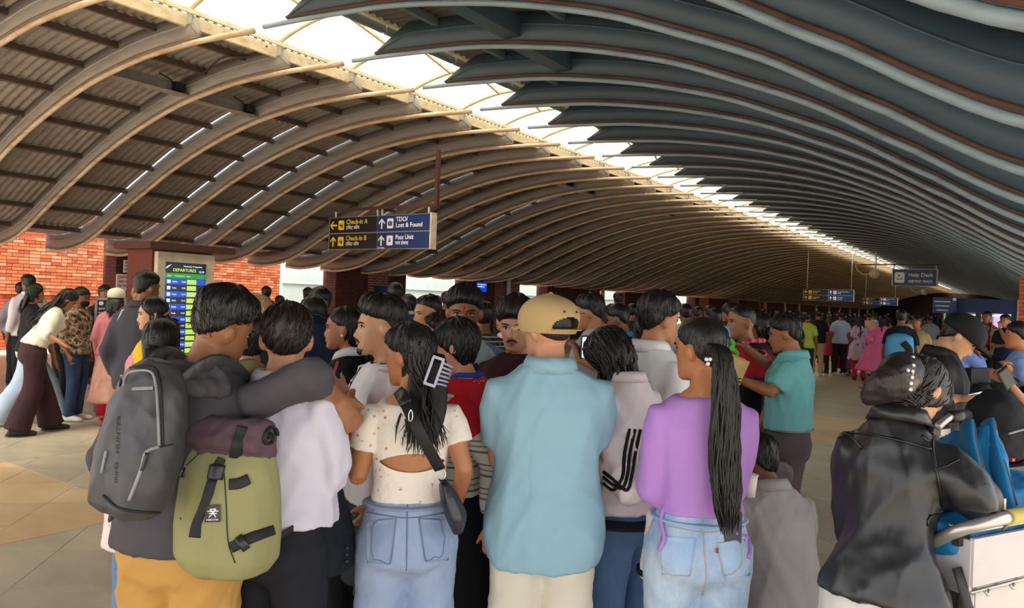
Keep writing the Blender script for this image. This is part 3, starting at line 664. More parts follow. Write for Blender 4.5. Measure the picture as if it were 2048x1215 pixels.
def Rz(t): c, s = math.cos(t), math.sin(t); return np.array([[c, -s, 0], [s, c, 0], [0, 0, 1]])
TM = [(.74, .150, .105, 0), (.80, .166, .116, -.005), (.87, .172, .122, -.008), (.94, .166, .116, -.004), (1.02, .154, .108, 0), (1.10, .152, .106, .002), (1.20, .160, .114, .004), (1.29, .172, .120, .0), (1.345, .174, .114, -.006), (1.385, .158, .096, -.012), (1.42, .126, .080, -.016), (1.445, .092, .070, -.016), (1.47, .068, .062, -.016)]
TF = [(.74, .150, .108, 0), (.80, .170, .120, -.005), (.87, .176, .126, -.010), (.94, .162, .114, -.004), (1.02, .136, .098, 0), (1.10, .126, .092, .002), (1.20, .138, .102, .008), (1.28, .152, .116, .012), (1.335, .156, .104, .0), (1.375, .140, .086, -.010), (1.41, .106, .070, -.016), (1.435, .076, .060, -.016), (1.46, .058, .054, -.016)]
def ik(S, Wt, l1, l2, pole):
    S, Wt = np.asarray(S, float), np.asarray(Wt, float); d = Wt-S; L = np.linalg.norm(d); L2 = min(L, (l1+l2)*.995); u = d/L; Wt = S+u*L2
    a = (l1*l1-l2*l2+L2*L2)/(2*L2); h = math.sqrt(max(l1*l1-a*a, 1e-6)); p = np.asarray(pole, float); p = p-u*np.dot(p, u); p = nrm(p)
    return S+u*a+p*h, Wt
def hand(mb, W, d, n, side, curl=.45, spread=.16, thumb=.5, s=1.0, curls=None):
    d = nrm(np.asarray(d, float)); n = np.asarray(n, float); n = nrm(n-d*np.dot(n, d)); sd = np.cross(d, n)*side
    P = [W-d*.02, W+d*.015*s, W+d*.05*s, W+d*.092*s]; mb.tube(P, [(.026*s, .021*s), (.030*s, .020*s), (.040*s, .018*s), (.040*s, .013*s)], 12, True, n)
    for i, (o, L, r) in enumerate(((.030, .072, .0088), (.010, .080, .0092), (-.010, .075, .0088), (-.029, .060, .0078))):
        c = (curls[i] if curls else curl); base = W+d*.086*s+sd*o*s; ang = spread*(1.5-i)*.5; dd = nrm(d+sd*math.tan(ang)); p = base; pts = [p-dd*.012]; th = c*.35
        for seg in (.46, .30, .24):
            dirn = dd*math.cos(th)+n*math.sin(th); pts.append(p); p = p+dirn*L*seg*s; th += c*1.0
        pts.append(p); mb.tube(pts, [r*s, r*s*1.03, r*s*.98, r*s*.92, r*s*.72], 8)
    b = W+d*.030*s+sd*.026*s; o = nrm(d*.75+sd*(.9-thumb*.6)+n*.35*thumb)
    p1 = b+o*.034*s; o2 = nrm(o+d*.35+n*.25*thumb); p2 = p1+o2*.030*s; p3 = p2+nrm(o2+d*.2)*.024*s
    mb.tube([b-o*.02, b, p1, p2, p3], [.013*s, .0135*s, .0115*s, .0105*s, .0075*s], 8)
def shoe_mesh(mb, A, yaw, L=.265, hi=.075):
    c, s = math.cos(yaw), math.sin(yaw); f = np.array([-s, c, 0]); base = np.array([A[0], A[1], 0])
    st = [(-.075, .030, .05), (-.06, .036, hi*.55), (-.02, .040, hi*.6), (.05, .043, hi*.5), (.11, .047, .032), (.16, .044, .026), (.19, .026, .018)]
    P = [base+f*y*L/.265+np.array([0, 0, h]) for y, w_, h in st]; mb.tube(P, [(w_, h*.98) for y, w_, h in st], 12, True, np.array([0, 0, 1.0]), 2.6)
class Person: pass
SKIN = {}
def skin(hexc):
    if hexc in SKIN: return SKIN[hexc]
    m, nt, b = nt_new('skin'); c = srgb(hexc); v = coords(nt)
    col = ramp(nt, noise(nt, v, 16, 5), [(.3, shade(c, .88)), (.55, c), (.75, (min(1, c[0]*1.12), c[1]*1.02, c[2]*.98, 1))]); nt.links.new(col, b.inputs['Base Color'])
    b.inputs['Roughness'].default_value = .48; b.inputs['Subsurface Weight'].default_value = .08; b.inputs['Subsurface Radius'].default_value = (.02, .008, .004); bump(nt, b, noise(nt, v, 160, 3), .06); SKIN[hexc] = m; return m
HAIRM = {}
def hairmat(hexc='#15110f'):
    if hexc in HAIRM: return HAIRM[hexc]
    m, nt, b = nt_new('hair'); c = srgb(hexc); v = coords(nt, (1, 1, .12)); nz = noise(nt, v, 130, 4, .7)
    nt.links.new(ramp(nt, nz, [(.3, shade(c, .5)), (.7, shade(c, 1.9))]), b.inputs['Base Color']); b.inputs['Roughness'].default_value = .42; b.inputs['Specular IOR Level'].default_value = .45; bump(nt, b, nz, .5, .004)
    HAIRM[hexc] = m; return m
CLOTH = {}
def cloth(hexc, name='cloth', rough=.85, fold=.35, var=.1, sheen=.0, spec=.3, fs=7):
    k = (hexc, name, rough, fold)
    if k in CLOTH: return CLOTH[k]
    m, nt, b = nt_new(name); c = srgb(hexc); v = coords(nt)
    nt.links.new(ramp(nt, noise(nt, v, 5, 5), [(.3, shade(c, 1-var)), (.7, shade(c, 1+var*.6))]), b.inputs['Base Color']); b.inputs['Roughness'].default_value = rough; b.inputs['Specular IOR Level'].default_value = spec; b.inputs['Sheen Weight'].default_value = sheen
    v2 = coords(nt, (1, 1, .55), (.25, .45, .1)); mu = N(nt, 'ShaderNodeMath', operation='ADD'); nz_ = N(nt, 'ShaderNodeTexNoise', Scale=fs*.55, Detail=1.5, Roughness=.4, Distortion=1.3); nt.links.new(v2, nz_.inputs['Vector'])
    sb = N(nt, 'ShaderNodeMath', operation='SUBTRACT'); sb.inputs[1].default_value = .5; nt.links.new(nz_.outputs[0], sb.inputs[0]); ab = N(nt, 'ShaderNodeMath', operation='ABSOLUTE'); nt.links.new(sb.outputs[0], ab.inputs[0]); sm_ = N(nt, 'ShaderNodeMath', operation='POWER'); sm_.inputs[1].default_value = 1.15; nt.links.new(ab.outputs[0], sm_.inputs[0]); nt.links.new(sm_.outputs[0], mu.inputs[0])
    mm = N(nt, 'ShaderNodeMath', operation='MULTIPLY'); mm.inputs[1].default_value = .006; nt.links.new(noise(nt, v, 320, 2), mm.inputs[0]); nt.links.new(mm.outputs[0], mu.inputs[1])
    bump(nt, b, mu.outputs[0], min(1, fold*1.5), .06); CLOTH[k] = m; return m
def denim(hexc, fade='#b9cbe0', amt=.5):
    k = (hexc, fade, amt)
    if k in CLOTH: return CLOTH[k]
    m, nt, b = nt_new('denim'); v = coords(nt, (1, 1, .6)); f = ramp(nt, noise(nt, v, 4.5, 6, .65), [(.38, (0, 0, 0, 1)), (.68, (amt, amt, amt, 1))])
    w_ = noise(nt, coords(nt, (1, 1, .15)), 240, 2); c = mixc(nt, f, srgb(hexc), srgb(fade)); m2 = mixc(nt, w_, shade(srgb(hexc), .8), c); c2 = mixc(nt, .35, c, m2)
    nt.links.new(c2, b.inputs['Base Color']); b.inputs['Roughness'].default_value = .9; bump(nt, b, noise(nt, v, 11, 4, .55), .35, .03); CLOTH[k] = m; return m
def hair_cap(P, sp, hp):
    """closed shell that dips under the scalp below the hairline; then loose locks on top"""
    top, sides, back = sp.get('top', .022), sp.get('sides', .008), sp.get('back', .012)
    zf, zs, zb = sp.get('front', .178), sp.get('side', .125), sp.get('nape', .05); rg = np.random.default_rng(sp.get('seed', 3)); na, nz = (72, 44) if P.hero else (28, 18)
    a = np.linspace(0, 2*math.pi, na, endpoint=False); z = np.concatenate([np.linspace(.0, .215, nz-6), .23-.015*np.linspace(.85, 0, 6)**2])
    ph = rg.uniform(0, 6, 6); shift = sp.get('part', 0)
    def hl(a):
        c = np.cos(a); s = np.abs(np.sin(a)); f = np.clip(c, 0, 1)**1.2; b_ = np.clip(-c, 0, 1)**.8
        h = zs*(1-f-b_*.999)+zf*f+zb*b_; return np.where(c > 0, zs*(1-f)+zf*f, zs*(1-b_)+zb*b_)
    def surf(a, z, extra=0.0):
        a = np.asarray(a, float); z = np.asarray(z, float); x, y = head_xy(a, np.clip(z, 0, .23)); c = np.cos(a)
        vol = sides+(back-sides)*np.clip(-c, 0, 1)+(top-sides)*np.clip((z-.15)/.06, 0, 1); vol = vol+sp.get('quiff', 0)*np.clip(c, 0, 1)*np.clip((z-.16)/.05, 0, 1)
        n1 = np.sin(a*9+z*60+ph[0])*np.sin(z*95+ph[1]+a*2)+.6*np.sin(a*23+ph[2]+z*40); off = vol*(1+sp.get('mess', .12)*n1)
        k = np.clip((z-hl(a))/.018, 0, 1); k = k*k*(3-2*k); off = off*k-(1-k)*.012+extra
        C0 = np.array([0, -.008, .13]); p = np.stack([x, y, np.clip(z, 0, .23)], -1); d = p-C0; d = d/(np.linalg.norm(d, axis=-1, keepdims=True)+1e-9)
        return p+d*off[..., None]
    A, Z = np.meshgrid(a, z); V = surf(A.ravel(), Z.ravel()); n = na
    F = [(i*n+j, i*n+(j+1) % n, (i+1)*n+(j+1) % n, (i+1)*n+j) for i in range(nz-1) for j in range(n)]+[tuple(range(n))[::-1], tuple(range((nz-1)*n, nz*n))]
    mb = MB(); mb.add(hp(V), F)
    for i in range(int(sp.get('locks', 260)*1.35) if P.hero else sp.get('locks', 0)):
        a0 = rg.uniform(0, 2*math.pi); z0 = rg.uniform(hl(np.array(a0))+.02, .224); L = sp.get('lock_len', .05)*rg.uniform(.6, 1.3)
        da = rg.normal(0, .10)+sp.get('sweep', .0)*.5*math.cos(a0); zz = z0-np.linspace(0, 1, 5)*L*rg.uniform(.7, 1.1); zz = np.maximum(zz, hl(np.full(5, a0))+.0); aa = a0+da*np.linspace(0, 1, 5)
        pts = surf(aa, zz, np.array([-.004, -.0005, .0008, .0012, .001+rg.uniform(0, sp.get('lift', .004))])); r = sp.get('lock_r', .0028)*rg.uniform(.6, 1.2); mb.tube(hp(pts), [r, r*1.1, r, r*.7, r*.15], 4)
    return mb, surf
def drape(mb, hp, surf, lo, sp, P):
    """long hair: locks leave the scalp at the back and sides and fall (local space, z down)"""
    rg = np.random.default_rng(sp.get('seed', 5)); n = sp.get('n', 150); tipz = sp['tip']; half = sp.get('half', .09); cy = sp.get('back_y', -.13); cx = sp.get('cx', 0); arc = sp.get('arc', 1.9)
    nk = hp(surf(np.array([math.pi]), np.array([.10]), np.array([.0])))[0]; e = np.array([cx, cy+.012, tipz+.06]); q = nk*.8+e*.2; q[2] = nk[2]-.3*(nk[2]-e[2]); hw = half*.9
    if sp.get('base', True): mb.tube(smooth_path([nk+np.array([0, .02, .02]), q, e*.6+q*.4, e], 8), [(hw*.8, .02), (hw, .024), (hw, .022), (hw, .02), (hw, .018), (hw*.9, .016), (hw*.75, .012), (hw*.4, .006)], 14, True, np.array([0, 1.0, 0]))
    for i in range(n):
        t = rg.uniform(-1, 1); a0 = math.pi+t*arc; z0 = rg.uniform(.10, .20); p0 = hp(surf(np.array([a0]), np.array([z0]), np.array([-.002])))[0]; p1 = hp(surf(np.array([a0]), np.array([max(.045, z0-.09)]), np.array([.002])))[0]
        zt = tipz+rg.uniform(0, .09); e = np.array([cx+t*half+rg.normal(0, .008), cy+rg.normal(0, .014)+sp.get('side_y', .05)*abs(t)**2, zt])
        if sp.get('follow'): fo = sp['follow']; e = np.array([p1[0]*fo+cx+rg.normal(0, .006), p1[1]*fo+sp.get('dy', 0)+rg.normal(0, .006), zt])
        mid = p1*.45+e*.55; mid[2] = p1[2]*.5+zt*.5; mid[:2] += rg.normal(0, .01, 2); q = p1*.8+e*.2; q[2] = p1[2]-(p1[2]-zt)*.22
        pts = smooth_path([p0, p1, q, mid, e], 11); wob = np.sin(np.linspace(0, sp.get('waves', 3)*math.pi, 11)+rg.uniform(0, 6))*sp.get('wave', .004); pts[:, 0] += wob; pts[:, 1] += wob[::-1]*.6
        r = sp.get('r', .006)*rg.uniform(.6, 1.15); mb.tube(pts, [r*.6]+[r]*7+[r*.8, r*.5, r*.12], 6)
def tail(mb, path, sp):
    rg = np.random.default_rng(sp.get('seed', 9)); P0 = smooth_path(path, 14); R = interp(np.linspace(0, 1, len(sp['rad'])), np.array(sp['rad']), np.linspace(0, 1, 14))
    for i in range(sp.get('n', 60)):
        th = rg.uniform(0, 6.28); q = math.sqrt(rg.uniform(0.1, 1)); end = rg.uniform(.80, 1.0); idx = np.linspace(0, 13*end, 14); pts = np.stack([np.interp(idx, np.arange(14), P0[:, k]) for k in range(3)], 1); rr = np.interp(idx, np.arange(14), R)
        w_ = np.linspace(0, sp.get('waves', 6)*math.pi, 14)+rg.uniform(0, 6); pts[:, 0] += q*math.cos(th)*rr+np.sin(w_)*sp.get('wave', .004); pts[:, 1] += q*math.sin(th)*rr*.6+np.cos(w_)*sp.get('wave', .004)*.6
        r = sp.get('r', .007)*rg.uniform(.6, 1.2); mb.tube(pts, [r]*10+[r*.9, r*.7, r*.4, r*.1], 5)
def person(label, px, d, H, face, sex='m', lean=0, side=0, twist=0, head=(0, 0, 0), L=None, R=None, top=None, bottom=None, hair=None, skn='#b07a57', shoes='#2a2624', vox=None, hero=True, facef=False, legs=None, group=None, width=1.0, name='person', drop=0, hands=True, pos=None, eyes=True):
    """facing: 0 = away from the camera, + = turned to the picture's left, 180 = towards the camera"""
    P = Person(); P.hero = hero; k = H/1.70; P.k = k; fem = sex == 'f'
    g0 = ground(px, d) if pos is None else np.asarray(pos, float); rz = YAW-math.atan((px-IW/2)/FPX)+math.radians(face)
    P.root = empty(name, g0, rz); tag(P.root, label, 'person', group); root = P.root; P.rz = rz; P.g0 = g0
    P.loc = lambda px_, py_, d_: Rz(-rz)@(at(px_, py_, d_)-g0)
    vs = vox or (.0080 if hero else .018); vg = .0135 if hero else .022
    T = TF if fem else TM; ln, sd_, tw = math.radians(lean), math.radians(side), math.radians(twist); pv = np.array([0, 0, .95]); dz = np.array([0, 0, -drop])
    def tp(p):
        p = np.atleast_2d(np.asarray(p, float)).copy(); s = np.clip((p[:, 2]-.90)/.22, 0, 1); s = s*s*(3-2*s); out = np.empty_like(p)
        for i in range(len(p)): out[i] = pv+(Rz(tw*s[i])@Ry(sd_*s[i])@Rx(-ln*s[i])@(p[i]-pv))
        return out+dz
    hy, hpi, hr = [math.radians(v) for v in head]; RB = Rz(tw)@Ry(sd_)@Rx(-ln); RH = RB@Rz(hy)@Rx(-hpi)@Ry(hr)
    npos = tp([(0, .012, 1.515 if not fem else 1.508)])[0]
    hs = .97 if fem else 1.0
    def hp(v): return (((np.atleast_2d(v)-PIV)*hs)@RH.T+npos)*k
    P.hp = hp; P.tp = lambda p: tp(p)*k; P.RH = RH
    # arms
    sx = .146 if fem else .164; P.arm = {}
    for sg, spec in ((-1, L), (1, R)):
        S = tp([(sg*sx*width, -.012, 1.350 if not fem else 1.336)])[0]
        if spec is None: spec = ((sg*(.235 if not fem else .215), .02, .86), (sg*.3, -1, 0))
        Wt = P.loc(*spec[0][1:])/k-dz if spec[0][0] == 'pix' else np.asarray(spec[0], float)
        if not (spec[2] if len(spec) > 2 else {}).get('abs'): Wt = Wt+dz
        E, W2 = ik(S, Wt, .285 if not fem else .268, .25 if not fem else .235, spec[1])
        if len(spec) > 2 and 'elbow' in spec[2]: E = P.loc(*spec[2]['elbow'])/k; W2 = Wt
        P.arm[sg] = (S, E, W2, spec[2] if len(spec) > 2 else {})
    # skin: head, neck, core, arms, hands in one surface
    sm = skin(skn); b = MB(); na, nz = (56, 48) if hero else (28, 26); v, f = head_grid(na, nz, fem); b.add(((v-PIV)*hs)@RH.T+npos, f)
    if hero or facef:
        for sg in (-1, 1):
            c = ((np.array([sg*.0785, -.014, .108])-PIV)*hs)@RH.T+npos; A3 = RH@Rz(sg*-.55)@Rx(-.15)
            b.ball(c, (.0075, .019, .033), 10, 8, A3); b.ball(c+RH@np.array([sg*.0075, -.011, .004]), (.0065, .012, .027), 8, 6, A3)
    nb = tp([(0, -.022, 1.43)])[0]; nt_ = ((np.array([0, -.018, .055])-PIV)*hs)@RH.T+npos; rn = .048 if fem else .057
    b.tube([tp([(0, -.02, 1.36)])[0], nb, nb*.5+nt_*.5, nt_, nt_+RH@np.array([0, 0, .03])], [(rn*1.7, rn*1.3), (rn*1.25, rn*1.1), (rn, rn), (rn*.97, rn), (rn*.8, rn*.8)], 14)
    core = [(z, w_*.9, dd*.88, y) for z, w_, dd, y in T if 1.0 < z < 1.45]; b.tube(tp([(0, y, z) for z, w_, dd, y in core]), [(w_, dd) for z, w_, dd, y in core], 20, True, np.array([0, 1.0, 0]))
    ra = .9 if fem else 1.0
    for sg in (-1, 1):
        S, E, W2, o = P.arm[sg]; u1, u2 = E-S, W2-E
        b.tube([S-nrm(u1)*.02, S, S+u1*.35, S+u1*.75, E], [.045*ra, .052*ra, .047*ra, .041*ra, .038*ra], 12); b.tube([E-nrm(u2)*.02, E, E+u2*.25, E+u2*.7, W2], [.034*ra, .038*ra, .040*ra, .031*ra, .025*ra], 12)
        if hands: hand(b, W2, o.get('dir', nrm(u2)+np.array([0, 0, -.05])), o.get('palm', np.array([-sg, .15, 0])), sg, o.get('curl', .45), o.get('spread', .14), o.get('thumb', .5), (.92 if fem else 1.0), o.get('curls'))
    lg = legs or {}
    P.leg = {}
    for sg in (-1, 1):
        hpn = np.array([sg*.088, 0, .88])+dz; kn, an = lg.get(sg, ((sg*.098, .018, .48), (sg*.10, -.025, .085))); P.leg[sg] = (hpn, np.asarray(kn, float), np.asarray(an, float))
    bo = bottom or dict(kind='trousers', m=cloth('#23252b'))
    if bo['kind'] in ('shorts', 'skirt') or bo.get('bare'):
        for sg in (-1, 1):
            h_, kn, an = P.leg[sg]; b.tube([h_, h_*.5+kn*.5, kn, kn*.6+an*.4, an, an+np.array([0, .05, -.05])], [.078, .066, .05, .05, .034, .03], 12)
            if bo.get('bare') or bo['kind'] == 'skirt': b.tube([an+np.array([0, -.03, -.06]), an+np.array([0, .06, -.055]), an+np.array([0, .15, -.07])], [.035, .038, .02], 8)
        b.tube([(0, 0, .80)+dz, (0, 0, 1.05)+dz], [.12, .12], 12)
    b.v = [q*k for q in b.v]; P.body = obj('body', fuse(b, vs*k if not vox else vox, 1 if hero else 1), sm, root)
    # top
    P.top = None
    if top:
        ease = top.get('ease', .016); hem = top.get('hem', .86); nk = top.get('neck', 1.452); b = MB(); rows = []
        for z in np.concatenate([np.linspace(hem, 1.36, 12), np.linspace(1.375, nk, 6)]):
            w_, dd, y = [np.interp(z, [q[0] for q in T], [q[i] for q in T]) for i in (1, 2, 3)]; e = ease*(1.0 if z < 1.36 else .6); bl = top.get('blouse', 0)*math.exp(-((z-1.02)/.1)**2)
            fl = top.get('flare', 0)*max(0, (1.05-z))/.25
            e += .013*min(1, max(0, (1.04-z)/.08)); rows.append((z, w_*width+e+fl+bl, dd+e+fl+bl+top.get('belly', 0)*math.exp(-((z-1.08)/.13)**2), y))
        b.tube(tp([(0, y, z) for z, w_, dd, y in rows]), [(w_, dd) for z, w_, dd, y in rows], 36, True, np.array([0, 1.0, 0]), 2.3)
        sl = top.get('sleeve', .6); se = top.get('sease', .014)
        if sl > 0:
            for sg in (-1, 1):
                if top.get('only') and sg not in top['only']: continue
                S, E, W2, o = P.arm[sg]; u1, u2 = E-S, W2-E; inn = S+np.array([-sg*.075, 0, .018]); tt = min(sl, 1.0); n_ = 5
                pts = [inn]+[S+u1*t for t in np.linspace(0, tt, n_)]; rd = [.042*ra+se*.4]+list(np.interp(np.linspace(0, tt, n_), [0, .35, .75, 1], [.050*ra, .053*ra, .047*ra, .044*ra])+se*(1+top.get('sflare', 0)*np.linspace(0, 1, n_)))
                if sl > 1:
                    b.ball(E, .047*ra+se*1.05, 14, 10); t2 = min(sl-1, 1.0); pts += [E+u2*t for t in np.linspace(.12, t2, 6)]; rd += list(np.interp(np.linspace(.12, t2, 6), [0, .25, .7, 1], [.044*ra, .045*ra, .037*ra, .031*ra])+se*(1+top.get('puff', 0)*np.sin(np.linspace(0, math.pi, 6))))
                b.tube(pts, rd, 16)
        b.v = [q*k for q in b.v]; me = fuse(b, top.get('vox', vg)*k, 3, 'shirt')
        folds(me, top.get('seed', 1), top.get('fold', .004 if hero else .003)*1.0, top.get('freq', 9))
        P.top = obj(top.get('name', 'shirt'), me, top['m'], root)
        if top.get('collar'):
            cm = top.get('cm', top['m']); c = MB(); rr = rn+.016; zc = top.get('cz', 1.447); h_ = top['collar']; ring = []
            a = np.linspace(0, 2*math.pi, 30, endpoint=False); op = top.get('open', 0)
            prof_ = [(rr+.012, -.008), (rr+.004, h_*.6), (rr+.001, h_), (rr+.007, h_+.003), (rr+.016, h_*.55), (rr+.026, -.012)]; V = []
            for r_, z_ in prof_:
                for t in a: V.append((r_*math.sin(t)*1.08, r_*math.cos(t)*1.02-.018+(.012 if math.cos(t) > 0 else 0)*math.cos(t), zc+z_-.035*max(0, math.cos(t))**1.5*(1+op)))
            m_ = len(prof_); F = [(i*30+j, i*30+(j+1) % 30, ((i+1) % m_)*30+(j+1) % 30, ((i+1) % m_)*30+j) for i in range(m_) for j in range(30)]
            c.add(tp(V)*k, F); c.build('collar', cm, root, True)
    # bottom
    kd = bo['kind']
    if kd in ('trousers', 'shorts'):
        b = MB(); e = bo.get('ease', .012); wz = bo.get('waist', 1.0); rows = [(z, np.interp(z, [q[0] for q in T], [q[1] for q in T])+e*.7, np.interp(z, [q[0] for q in T], [q[2] for q in T])+e*.7, np.interp(z, [q[0] for q in T], [q[3] for q in T])) for z in np.linspace(.78, wz, 8)]
        rows[0] = (.76, .10, .08, 0)
        P_ = tp([(0, y, z) for z, w_, dd, y in rows]); b.tube(P_, [(w_, dd) for z, w_, dd, y in rows], 30, True, np.array([0, 1.0, 0]), 2.2)
        for sg in (-1, 1):
            h_, kn, an = P.leg[sg]; b.ball(np.array([sg*.078, -.052, .872])+dz, (.088+e*.5, .082+e*.4, .10), 14, 10)
            cut = bo.get('length', 1.0); kf, af = bo.get('knee', .066), bo.get('ankle', .056)
            pts = [h_+np.array([0, 0, .02]), h_*.75+kn*.25, h_*.4+kn*.6, kn, kn*.6+an*.4, an+np.array([0, 0, bo.get('hemz', -.03)])]; rd = [.092+e, .090+e, .076+e, kf+e, (kf+af)/2+e*.6, af+e*.6]
            if kd == 'shorts': pts, rd = pts[:4], rd[:4]
            b.tube(smooth_path(pts, 12), list(np.interp(np.linspace(0, 1, 12), np.linspace(0, 1, len(rd)), rd)), 18)
        b.v = [q*k for q in b.v]; me = fuse(b, bo.get('vox', vg+.002)*k, 3, kd); folds(me, bo.get('seed', 2), bo.get('fold', .003), 8, (1, 1, 1)); P.bottom = obj(bo.get('name', kd), me, bo['m'], root)
    elif kd == 'skirt':
        b = MB(); z1 = bo.get('hem', .4); wz = bo.get('waist', 1.0); rows = []
        for z in np.linspace(z1, wz, 12):
            t = (wz-z)/(wz-z1); w_ = np.interp(max(z, .86), [q[0] for q in T], [q[1] for q in T])+.012; rows.append((z, w_+bo.get('flare', .06)*t**1.2, w_*.72+bo.get('flare', .06)*t**1.2))
        b.tube(tp([(0, 0, z) for z, a_, c_ in rows]), [(a_, c_) for z, a_, c_ in rows], 30, True, np.array([0, 1.0, 0])); b.v = [q*k for q in b.v]; me = fuse(b, vg*1.2*k, 2, 'skirt'); folds(me, 4, bo.get('fold', .008), 14, (1, 1, .12)); P.bottom = obj(bo.get('name', 'skirt'), me, bo['m'], root)
    # shoes
    if shoes:
        sh = shoes if not isinstance(shoes, str) else mat('shoe_leather', shoes, .5)
        for sg in (-1, 1):
            an = P.leg[sg][2]; c = MB(); shoe_mesh(c, an, sg*-.12+lg.get('toe', 0)); c.v = [(q+np.array([0, 0, max(0, an[2]-.085)]))*k for q in c.v]; so_ = c.build('shoe', sh, root, True)
            if hero: s_ = MB().box((an[0]*k, (an[1]+.05)*k, .008), (.085*k, .26*k, .016)); s_.v = [q+np.array([0, 0, max(0, an[2]-.085)*k]) for q in s_.v]; s_.build('sole', m_sole, so_)
    # hair
    if hair is not None:
        hm = hairmat(hair.get('col', '#15110f')); mb, surf = hair_cap(P, hair, hp)
        if hair.get('drape'): drape(mb, hp, surf, None, dict(hair['drape']), P)
        if hair.get('tail'): tail(mb, np.array(hair['tail']['path'])*k, hair['tail'])
        P.hair = mb.build('hair', hm, root, True); P.surf = surf
    # face
    if facef:
        ex = .0315; iris = M_IRIS; 
        for sg in (-1, 1):
            if eyes:
                e_ = MB().ball((0, 0, 0), (.0145, .010, .0068), 12, 8); e_.v = [hp(q@Rz(-sg*.22).T+np.array([sg*ex, .0685, .1165])) for q in e_.v]; eo = e_.build('eye', M_EYE, root, True)
                i_ = MB().ball((0, 0, 0), (.0052, .003, .0056), 10, 6); i_.v = [hp(q+np.array([sg*ex+facef.get('gaze', 0)*.004 if isinstance(facef, dict) else sg*ex, .0775, .1165])) for q in i_.v]; i_.build('iris', iris, eo, True)
                l_ = MB().tube(hp(smooth_path([(sg*(ex-.016), .0735, .1155), (sg*(ex-.006), .0795, .1235), (sg*(ex+.006), .078, .1235), (sg*(ex+.017), .068, .1165)], 9)), [.001, .0022, .0028, .003, .003, .003, .0028, .0022, .001], 5); l_.build('upper_lid', M_LASH, eo, True)
            w_ = MB().tube(hp(smooth_path([(sg*(ex-.019), .0885, .1315), (sg*(ex-.004), .0905, .1365), (sg*(ex+.012), .084, .1375), (sg*(ex+.024), .071, .133)], 9)), [(.003, .0025), (.0042, .003), (.0048, .003), (.005, .003), (.005, .003), (.0046, .003), (.004, .003), (.003, .002), (.0012, .001)], 6); w_.build('eyebrow', hairmat(), root, True)
        lip = mat('lips', '#9c5d50', .5)
        for z_, yy, r in ((.0550, .0925, .0034), (.0460, .0922, .0040)):
            l_ = MB().tube(hp(smooth_path([(-.023, .0815, .0505), (-.012, yy-.004, z_), (0, yy, z_+(.0 if z_ > .05 else -.001)), (.012, yy-.004, z_), (.023, .0815, .0505)], 11)), [.001]+[r*.8]+[r]*7+[r*.8, .001], 7); l_.build('lip', lip, root, True)
        if isinstance(facef, dict) and facef.get('beard'):
            aa = np.linspace(-.95, .95, 40); zq = np.linspace(.0, .085, 16); A_, Z_ = np.meshgrid(aa, zq); x_, y_ = head_xy(A_.ravel(), Z_.ravel()); lim = .030-.006*np.abs(A_.ravel()); kk = np.clip((lim-Z_.ravel())/.008, -1, 1)
            of = np.where(kk > 0, .0025*kk, .008*kk)*np.clip((.95-np.abs(A_.ravel()))*8, -1, 1)+.0012*np.sin(A_.ravel()*31)*np.sin(Z_.ravel()*400); dd_ = np.column_stack([x_, y_*.9, 0*x_]); dd_ /= np.linalg.norm(dd_, axis=1, keepdims=True); V_ = np.column_stack([x_, y_, Z_.ravel()])+dd_*of[:, None]; V_[:, 2] -= np.clip(of, 0, 1)*.8
            MB().add(hp(V_), [(i_*40+j_, i_*40+j_+1, (i_+1)*40+j_+1, (i_+1)*40+j_) for i_ in range(15) for j_ in range(39)]).build('beard', hairmat(), root, True)
        if isinstance(facef, dict) and facef.get('moustache'):
            MB().tube(hp(smooth_path([(-.027, .083, .052), (-.012, .0935, .0625), (0, .0965, .0635), (.012, .0935, .0625), (.027, .083, .052)], 11)), [.0015, .003, .0042, .0045, .004, .0036, .004, .0045, .0042, .003, .0015], 6).build('moustache', hairmat(), root, True)
        if isinstance(facef, dict) and facef.get('tika'):
            MB().ball((0, 0, 0), 1, 8, 6); t_ = MB().ball((0, 0, 0), (.006, .0022, .013), 8, 6); t_.v = [hp(q+np.array([0, .0915, .147])) for q in t_.v]; t_.build('red_tika', mat('vermilion', '#d3201f', .8), root, True)
    return P
m_sole = mat('shoe_sole', '#cfc9bf', .7)
M_EYE = mat('eye_white', '#d9d2c8', .25, var=.03); M_IRIS = mat('dark_iris', '#1d100b', .15); M_LASH = mat('lash', '#120d0b', .6)
def pixcast(P, bvh, px, py, off=.003):
    A = Rz(-P.rz); o = A@(CAM-P.g0); d = nrm(A@ray(px, py)); h = bvh.ray_cast(Vector(o), Vector(d))
    if h[0] is None: h = bvh.find_nearest(Vector(o+d*np.linalg.norm(P.g0[:2])))
    return np.array(h[0])-d*off
def pix_patch(P, bvh, quad, name, m, parent=None, n=8, off=.004, nm=None):
    q = [np.asarray(x, float) for x in quad]; V = []
    for i in range(n+1):
        for j in range(n+1):
            s, t = i/n, j/n; c = (q[0]*(1-s)+q[1]*s)*(1-t)+(q[3]*(1-s)+q[2]*s)*t; V.append(pixcast(P, bvh, c[0], c[1], off))
    d = nrm(Rz(-P.rz)@ray(*q[0])); k = n+1; F = [(i*k+j, i*k+j+1, (i+1)*k+j+1, (i+1)*k+j) for i in range(n) for j in range(n)]; m0 = len(V)
    E = [(i*k, (i+1)*k) for i in range(n)]+[(n*k+j, n*k+j+1) for j in range(n)]+[((i+1)*k+n, i*k+n) for i in range(n)]+[(j+1, j) for j in range(n)]
    b = MB(); b.add(V+[v+d*(off+.006) for v in V], F+[tuple(x+m0 for x in f[::-1]) for f in F]+[(a, a+m0, c+m0, c) for a, c in E]); return b.build(name, m, parent or P.root, True)
